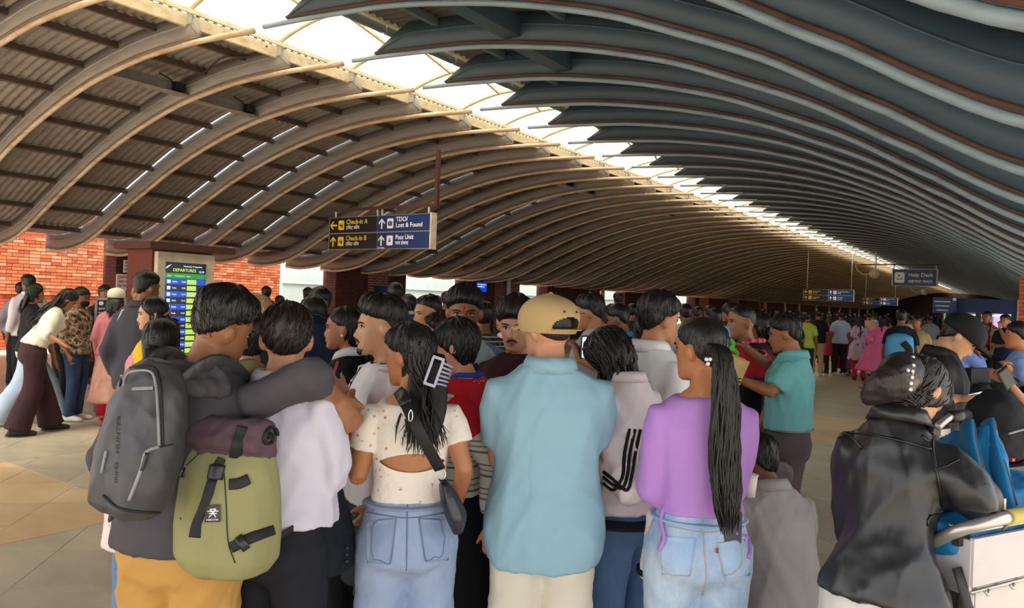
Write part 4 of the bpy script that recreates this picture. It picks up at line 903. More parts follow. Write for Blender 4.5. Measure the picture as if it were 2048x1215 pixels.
def pix_seam(P, bvh, pts, name, m, parent=None, r=.003, n=20, off=.001, seg=6):
    Q = [pixcast(P, bvh, x, y, off) for x, y in smooth_path(pts, n)]; return MB().tube(Q, r, seg).build(name, m, parent or P.root, True)
def strap(P, bvh, pts, w_, name, m, parent=None, n=20, off=.006, th=.003):
    Q = [pixcast(P, bvh, x, y, off) for x, y in smooth_path(pts, n)]; d = nrm(Rz(-P.rz)@ray(*pts[0])); return MB().tube(Q, [(w_/2, th)]*n, 8, True, d, 4).build(name, m, parent or P.root, True)
def twin(P, name, label, cat, group=None):
    o = empty(name, P.g0, P.rz); tag(o, label, cat, group); return o
# ------------------------------------------------------------------ special cloths
def floral(base, dots, scale=26, size=.28, name='floral_print'):
    m, nt, b = nt_new(name); v = coords(nt); vo = N(nt, 'ShaderNodeTexVoronoi', Scale=scale); nt.links.new(v, vo.inputs['Vector'])
    f = ramp(nt, vo.outputs['Distance'], [(size*.6, (1, 1, 1, 1)), (size, (0, 0, 0, 1))]); sp = ramp(nt, noise(nt, v, scale*3), [(.42, (0, 0, 0, 1)), (.5, (1, 1, 1, 1))])
    mu = N(nt, 'ShaderNodeMath', operation='MULTIPLY'); nt.links.new(f, mu.inputs[0]); nt.links.new(sp, mu.inputs[1])
    pick = ramp(nt, vo.outputs['Color'], [(0, srgb(dots[0])), (.4, srgb(dots[1 % len(dots)])), (.75, srgb(dots[2 % len(dots)]))], 'CONSTANT')
    nt.links.new(mixc(nt, mu.outputs[0], srgb(base), pick), b.inputs['Base Color']); b.inputs['Roughness'].default_value = .9; bump(nt, b, noise(nt, coords(nt, (1, 1, 1.4)), 14, 3), .35, .03); return m
def striped(cols, period, axis=2, name='striped_cloth', rot=(0, 0, 0)):
    m, nt, b = nt_new(name); v = coords(nt, (1, 1, 1), rot); s = nt.nodes.new('ShaderNodeSeparateXYZ'); nt.links.new(v, s.inputs[0])
    d = N(nt, 'ShaderNodeMath', operation='DIVIDE'); d.inputs[1].default_value = period; nt.links.new(s.outputs[axis], d.inputs[0]); fr = N(nt, 'ShaderNodeMath', operation='FRACT'); nt.links.new(d.outputs[0], fr.inputs[0])
    n = len(cols); nt.links.new(ramp(nt, fr.outputs[0], [(p, srgb(c)) for p, c in cols], 'CONSTANT'), b.inputs['Base Color']); b.inputs['Roughness'].default_value = .9; bump(nt, b, noise(nt, v, 12, 3), .3, .03); return m
def camo(cols, scale=14):
    m, nt, b = nt_new('camouflage'); v = coords(nt); nt.links.new(ramp(nt, noise(nt, v, scale, 3, .5), [(0, srgb(cols[0])), (.42, srgb(cols[1])), (.52, srgb(cols[2])), (.62, srgb(cols[3 % len(cols)]))], 'CONSTANT'), b.inputs['Base Color']); b.inputs['Roughness'].default_value = .9; return m
def plaid(a, b_, c_):
    m, nt, b = nt_new('plaid'); v = coords(nt); w1 = N(nt, 'ShaderNodeTexChecker', Scale=22); nt.links.new(v, w1.inputs[0]); w1.inputs[1].default_value = srgb(a); w1.inputs[2].default_value = srgb(b_)
    w2 = N(nt, 'ShaderNodeTexWave', Scale=9.0); w2.bands_direction = 'Z'; nt.links.new(v, w2.inputs[0]); nt.links.new(mixc(nt, ramp(nt, w2.outputs[1], [(.8, (0, 0, 0, 1)), (.9, (1, 1, 1, 1))]), w1.outputs[0], srgb(c_)), b.inputs['Base Color']); b.inputs['Roughness'].default_value = .9; return m
def leather(hexc='#1d1c20', rough=.38):
    m, nt, b = nt_new('black_faux_leather'); v = coords(nt); c = srgb(hexc); nt.links.new(ramp(nt, noise(nt, v, 6, 4), [(.3, shade(c, .7)), (.7, shade(c, 1.5))]), b.inputs['Base Color']); b.inputs['Roughness'].default_value = rough; b.inputs['Specular IOR Level'].default_value = .6
    v2 = coords(nt, (1.6, 1.6, .45), (.15, .25, 0)); bump(nt, b, noise(nt, v2, 5, 2, .4), .5, .08); return m
SHORT = dict(top=.022, sides=.009, back=.012); FADE = dict(top=.028, sides=.004, back=.005, side=.135, nape=.085)
def shawl(P, m, mb_, z0=1.12, z1=1.42, ease=.05, border=True, name='flag_shawl', fem=True):
    T = TF if fem else TM; b = MB(); rows = []
    for z in np.linspace(z0, z1, 10):
        w_, dd, y = [np.interp(z, [q[0] for q in T], [q[i] for q in T]) for i in (1, 2, 3)]; t = (z1-z)/(z1-z0); rows.append((z, w_+ease*(.5+t), dd+ease*(.45+.6*t), y))
    for sg in (-1, 1):
        S, E, W_, o = P.arm[sg]; b.tube([S, S*.4+E*.6], [.07, .078], 14)
    b.tube(P.tp([(0, y, z) for z, w_, dd, y in rows])/P.k, [(w_, dd) for z, w_, dd, y in rows], 32, True, np.array([0, 1.0, 0])); b.v = [q*P.k for q in b.v]
    me = fuse(b, .012, 2, name); folds(me, 3, .008, 8); o = obj(name, me, m, P.root); P.shawl = o
    if border:
        a = np.linspace(0, 2*math.pi, 40); w_, dd = rows[0][1]+.004, rows[0][2]+.004; ring = P.tp([(w_*math.cos(t), dd*math.sin(t), z0+.01) for t in a]); MB().tube(ring, [(.016, .006)]*40, 6, False, np.array([0, 0, 1.0])).build('border_band', mb_, o, True)
        w_, dd = .075, .07; ring = P.tp([(w_*math.cos(t), dd*math.sin(t)-.015, z1+.012-.03*max(0, math.sin(t))) for t in a]); MB().tube(ring, .011, 8, False).build('neck_border', mb_, o, True)
    return o
def star_patch(P, me, px, py, R, m, parent, points=8, inner=.55):
    bv = bvh_of(me); V = [pixcast(P, bv, px, py, .006)]; n = points*2
    for i in range(n): a = 2*math.pi*i/n; r = R*(1 if i % 2 == 0 else inner); V.append(pixcast(P, bv, px+r*math.cos(a), py+r*math.sin(a), .006))
    V2 = [v+nrm(Rz(-P.rz)@ray(px, py))*.008 for v in V]; k = n+1
    F = [(0, 1+i, 1+(i+1) % n) for i in range(n)]; F += [tuple(x+k for x in f[::-1]) for f in F]+[(1+i, 1+(i+1) % n, k+1+(i+1) % n, k+1+i) for i in range(n)]
    return MB().add(V+V2, F).build('sun_emblem', m, parent)
def glasses(P, m):
    g = []
    for sg in (-1, 1): a = np.linspace(0, 2*math.pi, 17); g.append(P.hp([(sg*.033+.021*math.cos(t), .097, .113+.015*math.sin(t)) for t in a]))
    b = MB(); b.tube(g[0], .0015, 5, False); b.tube(g[1], .0015, 5, False)
    for sg in (-1, 1): b.tube(P.hp([(sg*.054, .096, .118), (sg*.076, .05, .12), (sg*.080, -.02, .118)]), .0016, 5)
    b.tube(P.hp([(-.012, .097, .118), (0, .101, .12), (.012, .097, .118)]), .0015, 5); o = b.build('spectacles', m, P.root, True); return o
def cap(P, m, brim=True, back=False, z0=.118, puff=.018, name='cap'):
    """six-panel cap in head space, brim towards the face"""
    NC = 112 if back else 48; a = np.linspace(0, 2*math.pi, NC, endpoint=False); z = np.concatenate([np.linspace(z0, .215, 30 if back else 10), [.226, .231]]); V = []
    for q in z:
        x, y = head_xy(a, np.full(NC, q)); p = np.stack([x, y, np.full(NC, q)], 1); d = p-np.array([0, -.008, .12]); d /= np.linalg.norm(d, axis=1, keepdims=True); o = puff+.010*max(0, math.sin((q-z0)/.11*math.pi)); V.append(p+d*o*np.array([1, 1, 1.15]))
    V.append(np.array([[0, -.012, .254]])); V = np.concatenate(V); nz = len(z); F = [(i*NC+j, i*NC+(j+1) % NC, (i+1)*NC+(j+1) % NC, (i+1)*NC+j) for i in range(nz-1) for j in range(NC)]+[((nz-1)*NC+j, (nz-1)*NC+(j+1) % NC, nz*NC) for j in range(NC)]
    if back:     # opening over the strap at the back
        keep = []
        for f in F:
            c = V[list(f)].mean(0); ang = math.atan2(c[0], -(c[1]+.01))
            if abs(ang) < .62 and z0+.018 < c[2] < z0+.018+.040*math.sqrt(max(0, 1-(ang/.62)**2)): continue
            keep.append(f)
        F = keep
    me = MB().add(P.hp(V), F).mesh(name, True); o = obj(name, me, m, P.root); sl = o.modifiers.new('thickness', 'SOLIDIFY'); sl.thickness = .003; sl.offset = -1
    if brim:
        V = []; n = 13
        for j, r in enumerate((0, .35, .7, 1)):
            for t in np.linspace(-1.05, 1.05, n):
                x, y = head_xy(np.array([t]), np.array([z0+.008])); w = math.cos(t*.95); V.append((x[0]*(1.16+.10*r), y[0]+.016+.075*r*w, z0+.012-.012*r+.014*math.cos(t*1.3)))
        V = np.array(V); F = [(i*n+j, i*n+j+1, (i+1)*n+j+1, (i+1)*n+j) for i in range(3) for j in range(n-1)]; b_ = MB().add(P.hp(V), F).build('brim', m, o, True); s = b_.modifiers.new('thickness', 'SOLIDIFY'); s.thickness = .005
    bt = MB().ball((0, 0, 0), (.008, .008, .004), 8, 5); bt.v = [P.hp(q+np.array([0, -.012, .256])) for q in bt.v]; bt.build('button', m, o, True)
    return o
# ------------------------------------------------------------------ the foreground group
m_strap = mat('black_webbing', '#1b1a1c', .7); m_buckle = mat('black_plastic', '#232225', .35); m_zip = mat('grey_zip_tape', '#8d8a8e', .4); m_steel = mat('chrome', '#c8c6c2', .2, .9, var=.05); m_gold = mat('gold', '#c9993a', .25, .9)
# 1: man in the charcoal hoodie, arm round his neighbour
m_hood = cloth('#4b464c', 'charcoal_cotton', .8, .4); m_ochre = cloth('#c2924f', 'ochre_twill', .85, .4)
A = person('man in charcoal hoodie and ochre trousers, arm around his neighbour', 378, 2.28, 1.625, -34, side=5, lean=4, head=(-28, 8, 6), skn='#9a6544',
    R=(('pix', 672, 792, 2.36), (.4, -.6, 1.0), dict(elbow=(622, 752, 2.16), dir=(.45, .35, -.8), palm=(-.6, .5, -.2), curl=.55)), L=((-.22, .12, .92), (-1, -.4, 0)),
    top=dict(m=m_hood, name='hoodie', sleeve=1.34, ease=.022, sease=.012, hem=.88, fold=.008, freq=8, seed=11), bottom=dict(kind='trousers', m=m_ochre, ease=.02, fold=.007, knee=.075, ankle=.06), hair=dict(top=.034, sides=.006, back=.007, nape=.075, side=.135, mess=.18, lift=.014, lock_len=.06, seed=4, sweep=.5), facef=dict(beard=0))
hd_ = MB(); a = np.linspace(-2.5, 2.5, 22)
for rr, zz, th, yy in ((.105, 1.43, .028, -.035), (.120, 1.40, .030, -.055), (.095, 1.455, .020, -.03)):
    pts = A.tp([(rr*math.sin(t), yy-rr*math.cos(t)*(1.0 if abs(t) < 1.6 else .8), zz-.045*max(0, -math.cos(t))-(.02 if abs(t) > 2 else 0)) for t in a]); hd_.tube(pts, [(th*(.45+.55*math.cos(t*.55)), th) for t in a], 10)
me = fuse(hd_, .009, 3, 'hood'); folds(me, 8, .006, 16, (1, 1, 1)); obj('hood', me, m_hood, A.root)
bv = bvh_of(A.bottom.data)
pix_patch(A, bv, [(272, 1058), (350, 1092), (348, 1102), (270, 1068)], 'pocket_flap', m_ochre, A.bottom)
# his backpack
m_bp = cloth('#3f3d41', 'coated_fabric', .45, .35, spec=.5); m_bpp = mat('black_print', '#1c1a1a', .6)
bpk = twin(A, 'backpack', 'large charcoal backpack with zips on the man in the hoodie', 'backpack')
b = MB(); prof_b = [(.0, .07, .04), (.02, .097, .065), (.08, .110, .078), (.18, .112, .078), (.28, .106, .07), (.36, .094, .058), (.41, .072, .042), (.44, .04, .022)]
BZ, BY = 1.035, -.235
bpt = lambda x, y, z: A.tp([(x+.0, BY+y-.04*(1-z/.48), BZ+z)])[0]
b.tube([bpt(0, 0, z) for z, w_, d_ in prof_b], [(w_, d_) for z, w_, d_ in prof_b], 40, True, np.array([0, 1.0, 0]), 2.9)
me = fuse(b, .009, 4, 'pack_body'); folds(me, 21, .005, 7, (1, 1, .6)); body = obj('pack_body', me, m_bp, bpk); bv = bvh_of(me)
pix_seam(A, bv, [(246, 772), (258, 745), (300, 742), (312, 770), (316, 830), (318, 890)], 'zip', m_zip, body, .004, 30); pix_seam(A, bv, [(240, 772), (252, 738), (304, 734), (320, 765), (324, 830), (326, 892)], 'zip_guard', m_strap, body, .004, 30)
pix_seam(A, bv, [(318, 892), (292, 904), (283, 935), (270, 970), (258, 1000)], 'pocket_zip', m_zip, body, .005, 24); pix_seam(A, bv, [(345, 888), (312, 896), (292, 905)], 'panel_seam', m_strap, body, .002)
pix_seam(A, bv, [(294, 905), (288, 925), (283, 940)], 'zip_pull', m_buckle, body, .005, 8, .008); pix_seam(A, bv, [(213, 900), (208, 920), (203, 945)], 'side_zip', m_zip, body, .004, 10)
pix_patch(A, bv, [(262, 774), (306, 772), (306, 779), (262, 781)], 'reflective_strip', m_zip, body); pix_seam(A, bv, [(206, 990), (240, 1016), (300, 1024), (350, 1022)], 'base_piping', m_strap, body, .004)
def pack_text(P, bvh, txt, p0, p1, size, m, parent):
    n = len(txt); me = text_mesh(txt, 1.0, .0, 'lettering'); c = np_of(me); x0, x1 = c[:, 0].min(), c[:, 0].max(); p0, p1 = np.array(p0, float), np.array(p1, float); u = p1-p0; L_ = np.linalg.norm(u); u /= L_; nn = np.array([u[1], -u[0]]); out = []
    for q in c: t = p0+u*L_*(q[0]-x0)/(x1-x0)+nn*q[1]*size; out.append(pixcast(P, bvh, t[0], t[1], .0025))
    set_np(me, np.array(out)); obj('lettering', me, m, parent)['kind'] = 'stuff'
pack_text(A, bv, 'mirO   HUNTER', (233, 965), (240, 830), 9, m_bpp, body)
for sg in (-1, 1):
    pts = A.tp([(sg*.07-.03, -.20, 1.40), (sg*.085, -.12, 1.475), (sg*.095, .02, 1.455), (sg*.115, .125, 1.36), (sg*.13, .14, 1.2), (sg*.15, .02, 1.06), (sg*.12, -.17, 1.0)]); MB().tube(smooth_path(pts, 24), [(.026, .007)]*24, 8, True, np.array([1.0, 0, 0])).build('shoulder_strap', m_bp, bpk, True)
MB().tube(smooth_path(A.tp([(-.085, -.245, 1.405), (-.06, -.25, 1.45), (.0, -.25, 1.45), (.02, -.245, 1.405)]), 12), [(.012, .006)]*12, 6).build('grab_handle', m_strap, bpk, True)
# 2: man in the white shirt with the olive pack
m_wshirt = cloth('#d3cede', 'white_shirting', .75, .7, var=.05); m_blkt = cloth('#1c1e26', 'dark_suiting', .8, .3)
B = person('man in white shirt and black trousers wearing the olive roll-top pack', 572, 2.42, 1.575, -36, head=(34, 2, 0), skn='#c08a66',
    R=(('pix', 636, 985, 2.42), (1, -.2, .35), dict(elbow=(668, 925, 2.40), dir=(-.1, .3, -.6), palm=(-1, 0, .2), curl=1.1)), L=((-.16, .25, 1.05), (-1, -.3, -.5)),
    top=dict(m=m_wshirt, sleeve=1.82, ease=.03, sease=.022, hem=.965, blouse=.022, collar=.035, fold=.009, freq=8, seed=5, puff=.4), bottom=dict(kind='trousers', m=m_blkt, waist=1.0, fold=.004), hair=dict(top=.024, sides=.010, back=.012, nape=.06, mess=.2, lift=.010, lock_len=.055, seed=9, sweep=-.4, col='#1d1512', side=.13))
MB().tube(B.tp([(.178*math.sin(t), -.002+.128*math.cos(t), .985) for t in np.linspace(0, 2*math.pi, 40)]), [(.008, .018)]*40, 8, False, np.array([1.0, 0, 0])).build('belt', m_strap, B.bottom, True)
m_olive = cloth('#928e62', 'olive_canvas', .75, .3, var=.06); m_plum = cloth('#5a4450', 'plum_canvas', .7, .3)
opk = twin(B, 'backpack', 'olive green roll-top backpack with plum top and woven label', 'backpack')
b = MB(); po = [(0, .09, .06), (.015, .125, .086), (.06, .147, .112), (.15, .152, .115), (.26, .148, .10), (.34, .14, .08), (.385, .132, .06)]
OZ, OY = .87, -.27
opt = lambda x, y, z: B.tp([(x+.022, OY+y-.02*(1-z/.385), OZ+z)])[0]
b.tube([opt(0, 0, z) for z, w_, d_ in po], [(w_, d_) for z, w_, d_ in po], 44, True, np.array([0, 1.0, 0]), 2.7); me = fuse(b, .009, 3, 'pack_body'); folds(me, 31, .005, 7, (1, 1, .5)); ob = obj('pack_body', me, m_olive, opk); bv = bvh_of(me)
b = MB(); b.tube([opt(0, 0, z) for z in (.36, .40, .435, .46)], [(.132, .068), (.140, .058), (.144, .046), (.135, .03)], 36, True, np.array([0, 1.0, 0]), 2.6)
b.tube([opt(x, -.03, .445) for x in (-.15, -.08, 0, .08, .15)], [.030, .042, .044, .044, .040], 16); b.tube([opt(x, -.055, .42) for x in (-.145, 0, .145)], [.02, .034, .03], 14)
me2 = fuse(b, .008, 2, 'roll_top'); folds(me2, 6, .006, 9, (1, 1, 1)); rt = obj('roll_top', me2, m_plum, opk)
sp_ = np.array([opt(.152, -.03+.034*(1-t)*math.cos(t*11), .44+.034*(1-t)*math.sin(t*11)) for t in np.linspace(0, .92, 34)]); MB().tube(sp_, [(.004, .012)]*34, 6, True, np.array([1.0, 0, 0])).build('roll_edge', m_strap, rt, True)
bv2 = bvh_of(me2); strap(B, bv2, [(487, 852), (478, 880), (470, 915)], .034, 'compression_strap', m_strap, rt, 12)
strap(B, bv, [(436, 930), (430, 958)], .045, 'buckle', m_buckle, ob, 8, .014, .010); strap(B, bv, [(428, 958), (412, 1010), (396, 1048), (390, 1074)], .034, 'webbing', m_strap, ob, 18); strap(B, bv, [(447, 918), (436, 935)], .034, 'webbing', m_strap, ob, 8)
lab = pix_patch(B, bv, [(411, 1010), (439, 1008), (440, 1043), (409, 1044)], 'woven_label', mat('label_grey', '#454047', .7), ob, 6, .006)
bl = bvh_of(lab.data)
for pts in ([(415, 1022), (437, 1021)], [(418, 1026), (434, 1026)], [(420, 1018), (432, 1017)], [(420, 1018), (426, 1025), (432, 1034)], [(432, 1017), (426, 1025), (418, 1034)]): pix_seam(B, bl, pts, 'logo_stroke', m_wht, lab, .0016, 6, .001)
pack_text(B, bl, 'HEECHA', (413, 1041), (437, 1040), 5.2, m_wht, lab)
strap(B, bv, [(458, 968), (478, 966), (498, 957)], .030, 'side_strap', m_strap, ob, 12); strap(B, bv, [(462, 1095), (490, 1080), (520, 1068), (548, 1058)], .030, 'lower_strap', m_strap, ob, 16); strap(B, bv, [(478, 1090), (492, 1080)], .045, 'lower_buckle', m_buckle, ob, 6, .012, .009)
strap(B, bv, [(352, 940), (366, 944)], .030, 'side_clip', m_buckle, ob, 6, .010, .008)
pix_seam(B, bv, [(447, 930), (452, 1000), (456, 1080), (470, 1125)], 'panel_seam', m_strap, ob, .0016); pix_seam(B, bv, [(400, 905), (372, 930)], 'panel_seam', m_strap, ob, .0016)
for sg in (-1, 1):
    pts = B.tp([(sg*.055-.02, -.20, 1.40), (sg*.085, -.13, 1.475), (sg*.10, .0, 1.468), (sg*.125, .12, 1.37), (sg*.135, .145, 1.22), (sg*.165, .03, 1.08)]); MB().tube(smooth_path(pts, 24), [(.034, .008)]*24, 8, True, np.array([1.0, 0, 0])).build('shoulder_strap', m_olive, opk, True)
    MB().tube(smooth_path(B.tp([(sg*.165, .03, 1.08), (sg*.165, -.10, 1.0), (sg*.11-.02, -.23, .93)]), 12), [(.012, .003)]*12, 6, True, np.array([1.0, 0, 0])).build('strap_webbing', m_strap, opk, True)
MB().tube(smooth_path(B.tp([(-.09, -.24, .92), (-.11, -.27, .82), (-.13, -.30, .70)]), 8), [(.010, .002)]*8, 6, True, np.array([1.0, 0, 0])).build('loose_webbing', m_strap, opk, True)
# the folded dark jacket he holds
jk = twin(B, 'folded_jacket', 'dark navy suit jacket hanging from the hand of the white-shirted man', 'jacket'); w0 = B.arm[1][2]*B.k; b = MB()
b.tube(smooth_path([w0+np.array([-.02, .03, .04]), w0+np.array([.0, .05, -.05]), w0+np.array([.03, .07, -.16]), w0+np.array([.05, .07, -.27])], 10), [(.02, .04), (.03, .06), (.034, .08), (.036, .095), (.036, .10), (.036, .10), (.034, .10), (.034, .10), (.03, .10), (.025, .09)], 18, True, np.array([0, 1.0, 0])); me = fuse(b, .010, 2, 'cloth'); folds(me, 3, .008, 14, (1, 1, .3)); obj('cloth', me, cloth('#151823', 'navy_wool', .85, .4), jk)
for i in range(3): MB().ball(w0+np.array([.085, .05, -.18-.022*i]), .006, 8, 6).build('cuff_button', m_buckle, jk)
# 3: woman in the floral crop top
m_flo = floral('#efe4d8', ['#d8a59a', '#b9848a', '#c9a878'], 30, .20); m_lj = denim('#8f9fc2', '#b4c0d8', .55)
C = person('woman in cream floral crop top and pale blue jeans, seen from behind', 832, 2.58, 1.535, 4, 'f', head=(50, 6, 0), skn='#b87a52',
    L=(('pix', 697, 842, 2.72), (-.5, -.5, -1), dict(elbow=(716, 952, 2.55), dir=(-.1, .5, .8), palm=(1, 0, .2), curl=.7)), R=(('pix', 918, 1000, 2.70), (1, -.6, -.3), dict(curl=.8, elbow=(928, 935, 2.56))),
    top=dict(m=m_flo, name='crop_top', sleeve=.52, ease=.008, sease=.016, hem=1.03, neck=1.405, fold=.003, seed=3, vox=.007), bottom=dict(kind='trousers', m=m_lj, waist=1.035, ease=.016, knee=.105, ankle=.11, fold=.005), shoes='#d8d4cc',
    hair=dict(top=.022, sides=.014, back=.016, nape=.03, front=.19, locks=160, seed=12, drape=dict(tip=1.10, n=190, half=.075, back_y=-.15, cx=.035, arc=1.2, r=.006, wave=.008, waves=4)))
# the almond-shaped opening across the back
me = C.top.data; bm2 = bmesh.new(); bm2.from_mesh(me); kc = C.k; ez, ew, eh = 1.185*kc, .122*kc, .035*kc
def inside(c): return c.y < 0.0 and abs(c.x-.004) < ew and abs(c.z-ez) < eh*(1-((c.x-.004)/ew)**2)**.8
bmesh.ops.delete(bm2, geom=[f for f in bm2.faces if inside(f.calc_center_median())], context='FACES')
for v in bm2.verts:
    if v.is_boundary and v.co.y < 0 and abs(v.co.z-ez) < .08:
        u = max(-1, min(1, (v.co.x-.004)/ew)); v.co.z = ez+(1 if v.co.z > ez else -1)*eh*(1-u*u)**.8
bm2.to_mesh(me); bm2.free(); me.update()
b_ = MB(); cor = [(z, w_*1.0, dd*.985, y) for z, w_, dd, y in TF if 1.0 < z < 1.40]; bk = fuse(MB().tube(C.tp([(0, y, z) for z, w_, dd, y in cor]), [(w_*kc, dd*kc) for z, w_, dd, y in cor], 30, True, np.array([0, 1.0, 0])), .01, 1, 'bare_back'); obj('bare_back', bk, skin('#b87a52'), C.body)
bvb = bvh_of(C.bottom.data)
m_stitch = mat('stitching', '#6c7590', .9); m_lj2 = denim('#8797bb', '#aab6d0', .4)
for q in ([(733, 1042), (793, 1036), (781, 1128), (734, 1124)], [(838, 1036), (900, 1040), (897, 1120), (851, 1124)]):
    pk = pix_patch(C, bvb, q, 'back_pocket', m_lj2, C.bottom, 8, .003); pix_seam(C, bvh_of(pk.data), [q[0], q[3], ((q[2][0]+q[3][0])/2, q[2][1]+2), q[2], q[1], q[0]], 'pocket_stitching', m_stitch, pk, .0016, 40, .001)
pix_seam(C, bvb, [(727, 1022), (770, 1030), (815, 1035), (860, 1030), (905, 1022)], 'yoke_seam', m_stitch, C.bottom, .002, 24); pix_seam(C, bvb, [(815, 1000), (814, 1060), (813, 1140)], 'centre_seam', m_stitch, C.bottom, .002, 16)
MB().tube(C.tp([(.152*math.sin(t), -.002+.112*math.cos(t), 1.02) for t in np.linspace(0, 2*math.pi, 40)]), [(.006, .020)]*40, 8, False, np.array([1.0, 0, 0])).build('waistband', m_lj2, C.bottom, True)
MB().tube(C.tp([(.065*math.sin(t), -.016+.062*math.cos(t), 1.432) for t in np.linspace(0, 2*math.pi, 30)]), .004, 6, False).build('red_necklace', mat('red_cord', '#a3262b', .7), C.root, True)
wv = C.arm[-1]; br = MB(); ax = nrm(wv[2]-wv[1]); s1_ = nrm(np.cross(ax, [0, 0, 1.0])); s2_ = np.cross(ax, s1_); ctr = (wv[2]-ax*.03)*kc
for i in range(16): t = 2*math.pi*i/16; br.ball(ctr+(s1_*math.cos(t)+s2_*math.sin(t))*.030, .0065, 8, 6)
tag(br.build('bead_bracelet', mat('beads', '#b9aaa0', .3), C.root, True), kind='stuff')
# claw clip
hp = C.hp; cl = tag(empty('hair_claw_clip', C.g0, C.rz), 'lilac claw clip holding the hair of the woman in floral top', 'hair clip'); m_cl = mat('lilac_acetate', '#a4a6bd', .3); cc = C.loc(868, 742, 2.42); b = MB(); vx, vz = np.array([.30, 0, .95]), np.array([.95, 0, -.30])
f_ = MB()
for sgn in (-1, 1): f_.bar(cc+vx*.045+vz*.017*sgn, cc-vx*.045+vz*.017*sgn, .009, .008)
f_.bar(cc+vx*.045-vz*.02, cc+vx*.045+vz*.02, .010, .009); f_.bar(cc-vx*.045-vz*.02, cc-vx*.045+vz*.02, .010, .009); f_.build('open_frame', m_cl, cl)
for i in range(6): MB().tube(smooth_path([cc+vz*.02+vx*(.035-.014*i), cc+vz*.045+vx*(.032-.013*i)+np.array([0, .012, 0]), cc+vz*.06+vx*(.03-.013*i)+np.array([0, .035, 0])], 6), .004, 5).build('tooth', m_cl, cl, True)
# cross-body bag
cbg = twin(C, 'crossbody_bag', 'small black crossbody bag on a wide strap across the floral top', 'bag'); bvt = bvh_of(C.top.data); m_lb = leather('#22222a', .4)
MB().tube(smooth_path([C.loc(796, 780, 2.50), C.loc(806, 796, 2.42), C.loc(828, 842, 2.34), C.loc(852, 888, 2.345), C.loc(880, 938, 2.42)], 24), [(.019, .003)]*24, 8, True, np.array([0, 1.0, 0]), 4).build('wide_strap', m_strap, cbg, True); MB().tube([C.loc(800, 784, 2.44), C.loc(812, 806, 2.385)], [(.021, .005)]*2, 8, True, np.array([0, 1.0, 0]), 4).build('strap_end', m_buckle, cbg, True)
b0 = C.loc(905, 1010, 2.46); b = MB(); b.tube([b0+np.array([-.035, .0, .075]), b0+np.array([-.015, 0, .03]), b0+np.array([.012, 0, -.03]), b0+np.array([.02, 0, -.085])], [(.016, .03), (.030, .05), (.036, .065), (.018, .045)], 18, True, np.array([0, 1.0, 0])); me = fuse(b, .007, 3, 'bag_body'); folds(me, 4, .003, 16); obj('bag_body', me, m_lb, cbg)
rg_ = C.loc(884, 948, 2.41); MB().tube([rg_+np.array([.012*math.cos(t), 0, .015*math.sin(t)]) for t in np.linspace(0, 6.28, 18)], .0025, 6, False).build('ring', m_steel, cbg, True); MB().tube(smooth_path([rg_+np.array([0, 0, -.015]), b0+np.array([-.03, 0, .07])], 6), [(.012, .004)]*6, 6).build('tab', m_lb, cbg)
c0 = C.loc(821, 830, 2.33); MB().tube(smooth_path([c0+np.array([0, 0, .018]), c0+np.array([.006, 0, .005]), c0+np.array([.005, 0, -.014]), c0+np.array([-.004, 0, -.016]), c0+np.array([-.005, 0, .005]), c0+np.array([0, 0, .018])], 20), .0022, 6, False).build('snap_hook', m_steel, cbg, True)
# 4: man in the pale blue polo and tan cap
m_polo = cloth('#8db1c3', 'pale_blue_jersey', .8, .5, var=.04); m_ivory = cloth('#d3cbbb', 'ivory_twill', .85, .35, var=.05)
D = person('broad man in pale blue polo shirt, cream trousers and tan cap', 1104, 2.66, 1.635, 3, head=(38, 0, 0), skn='#c98d6c', width=1.13,
    L=((.02, .20, 1.14), (-1, -.6, -.9), dict(curl=.6)), R=((-.02, .24, 1.18), (1, -.6, -.9), dict(curl=.6)),
    top=dict(m=m_polo, name='polo_shirt', sleeve=.72, ease=.020, sease=.022, hem=.735, collar=.040, fold=.009, freq=5.5, seed=14, flare=.0), bottom=dict(kind='trousers', m=m_ivory, ease=.022, knee=.082, fold=.005), hair=dict(top=.012, sides=.003, back=.003, nape=.07, side=.11, locks=0))
capo = cap(D, cloth('#b89b6c', 'tan_cotton', .85, .15, var=.04), True, True, .112, .019); ch = MB()
for q in ((-.030, -.125, .19), (.03, -.125, .19), (-.085, -.03, .2)): MB().ball(D.hp([q])[0], .004, 8, 6).build('eyelet', m_buckle, capo)
MB().tube(D.hp([(.108*math.sin(t), -.012-.108*math.cos(t)*1.08, .124) for t in np.linspace(-.66, .66, 14)]), [(.003, .010)]*14, 6, True, np.array([1.0, 0, 0])).build('back_strap', cloth('#b89b6c', 'tan_cotton', .85, .15, var=.04), capo, True)
lg_ = D.hp([(-.094, .03, .15), (-.094, .0, .15), (-.094, .015, .172)]); MB().tube(np.vstack([lg_, lg_[:1]]), .003, 6).build('cap_logo', m_wht, capo, True)
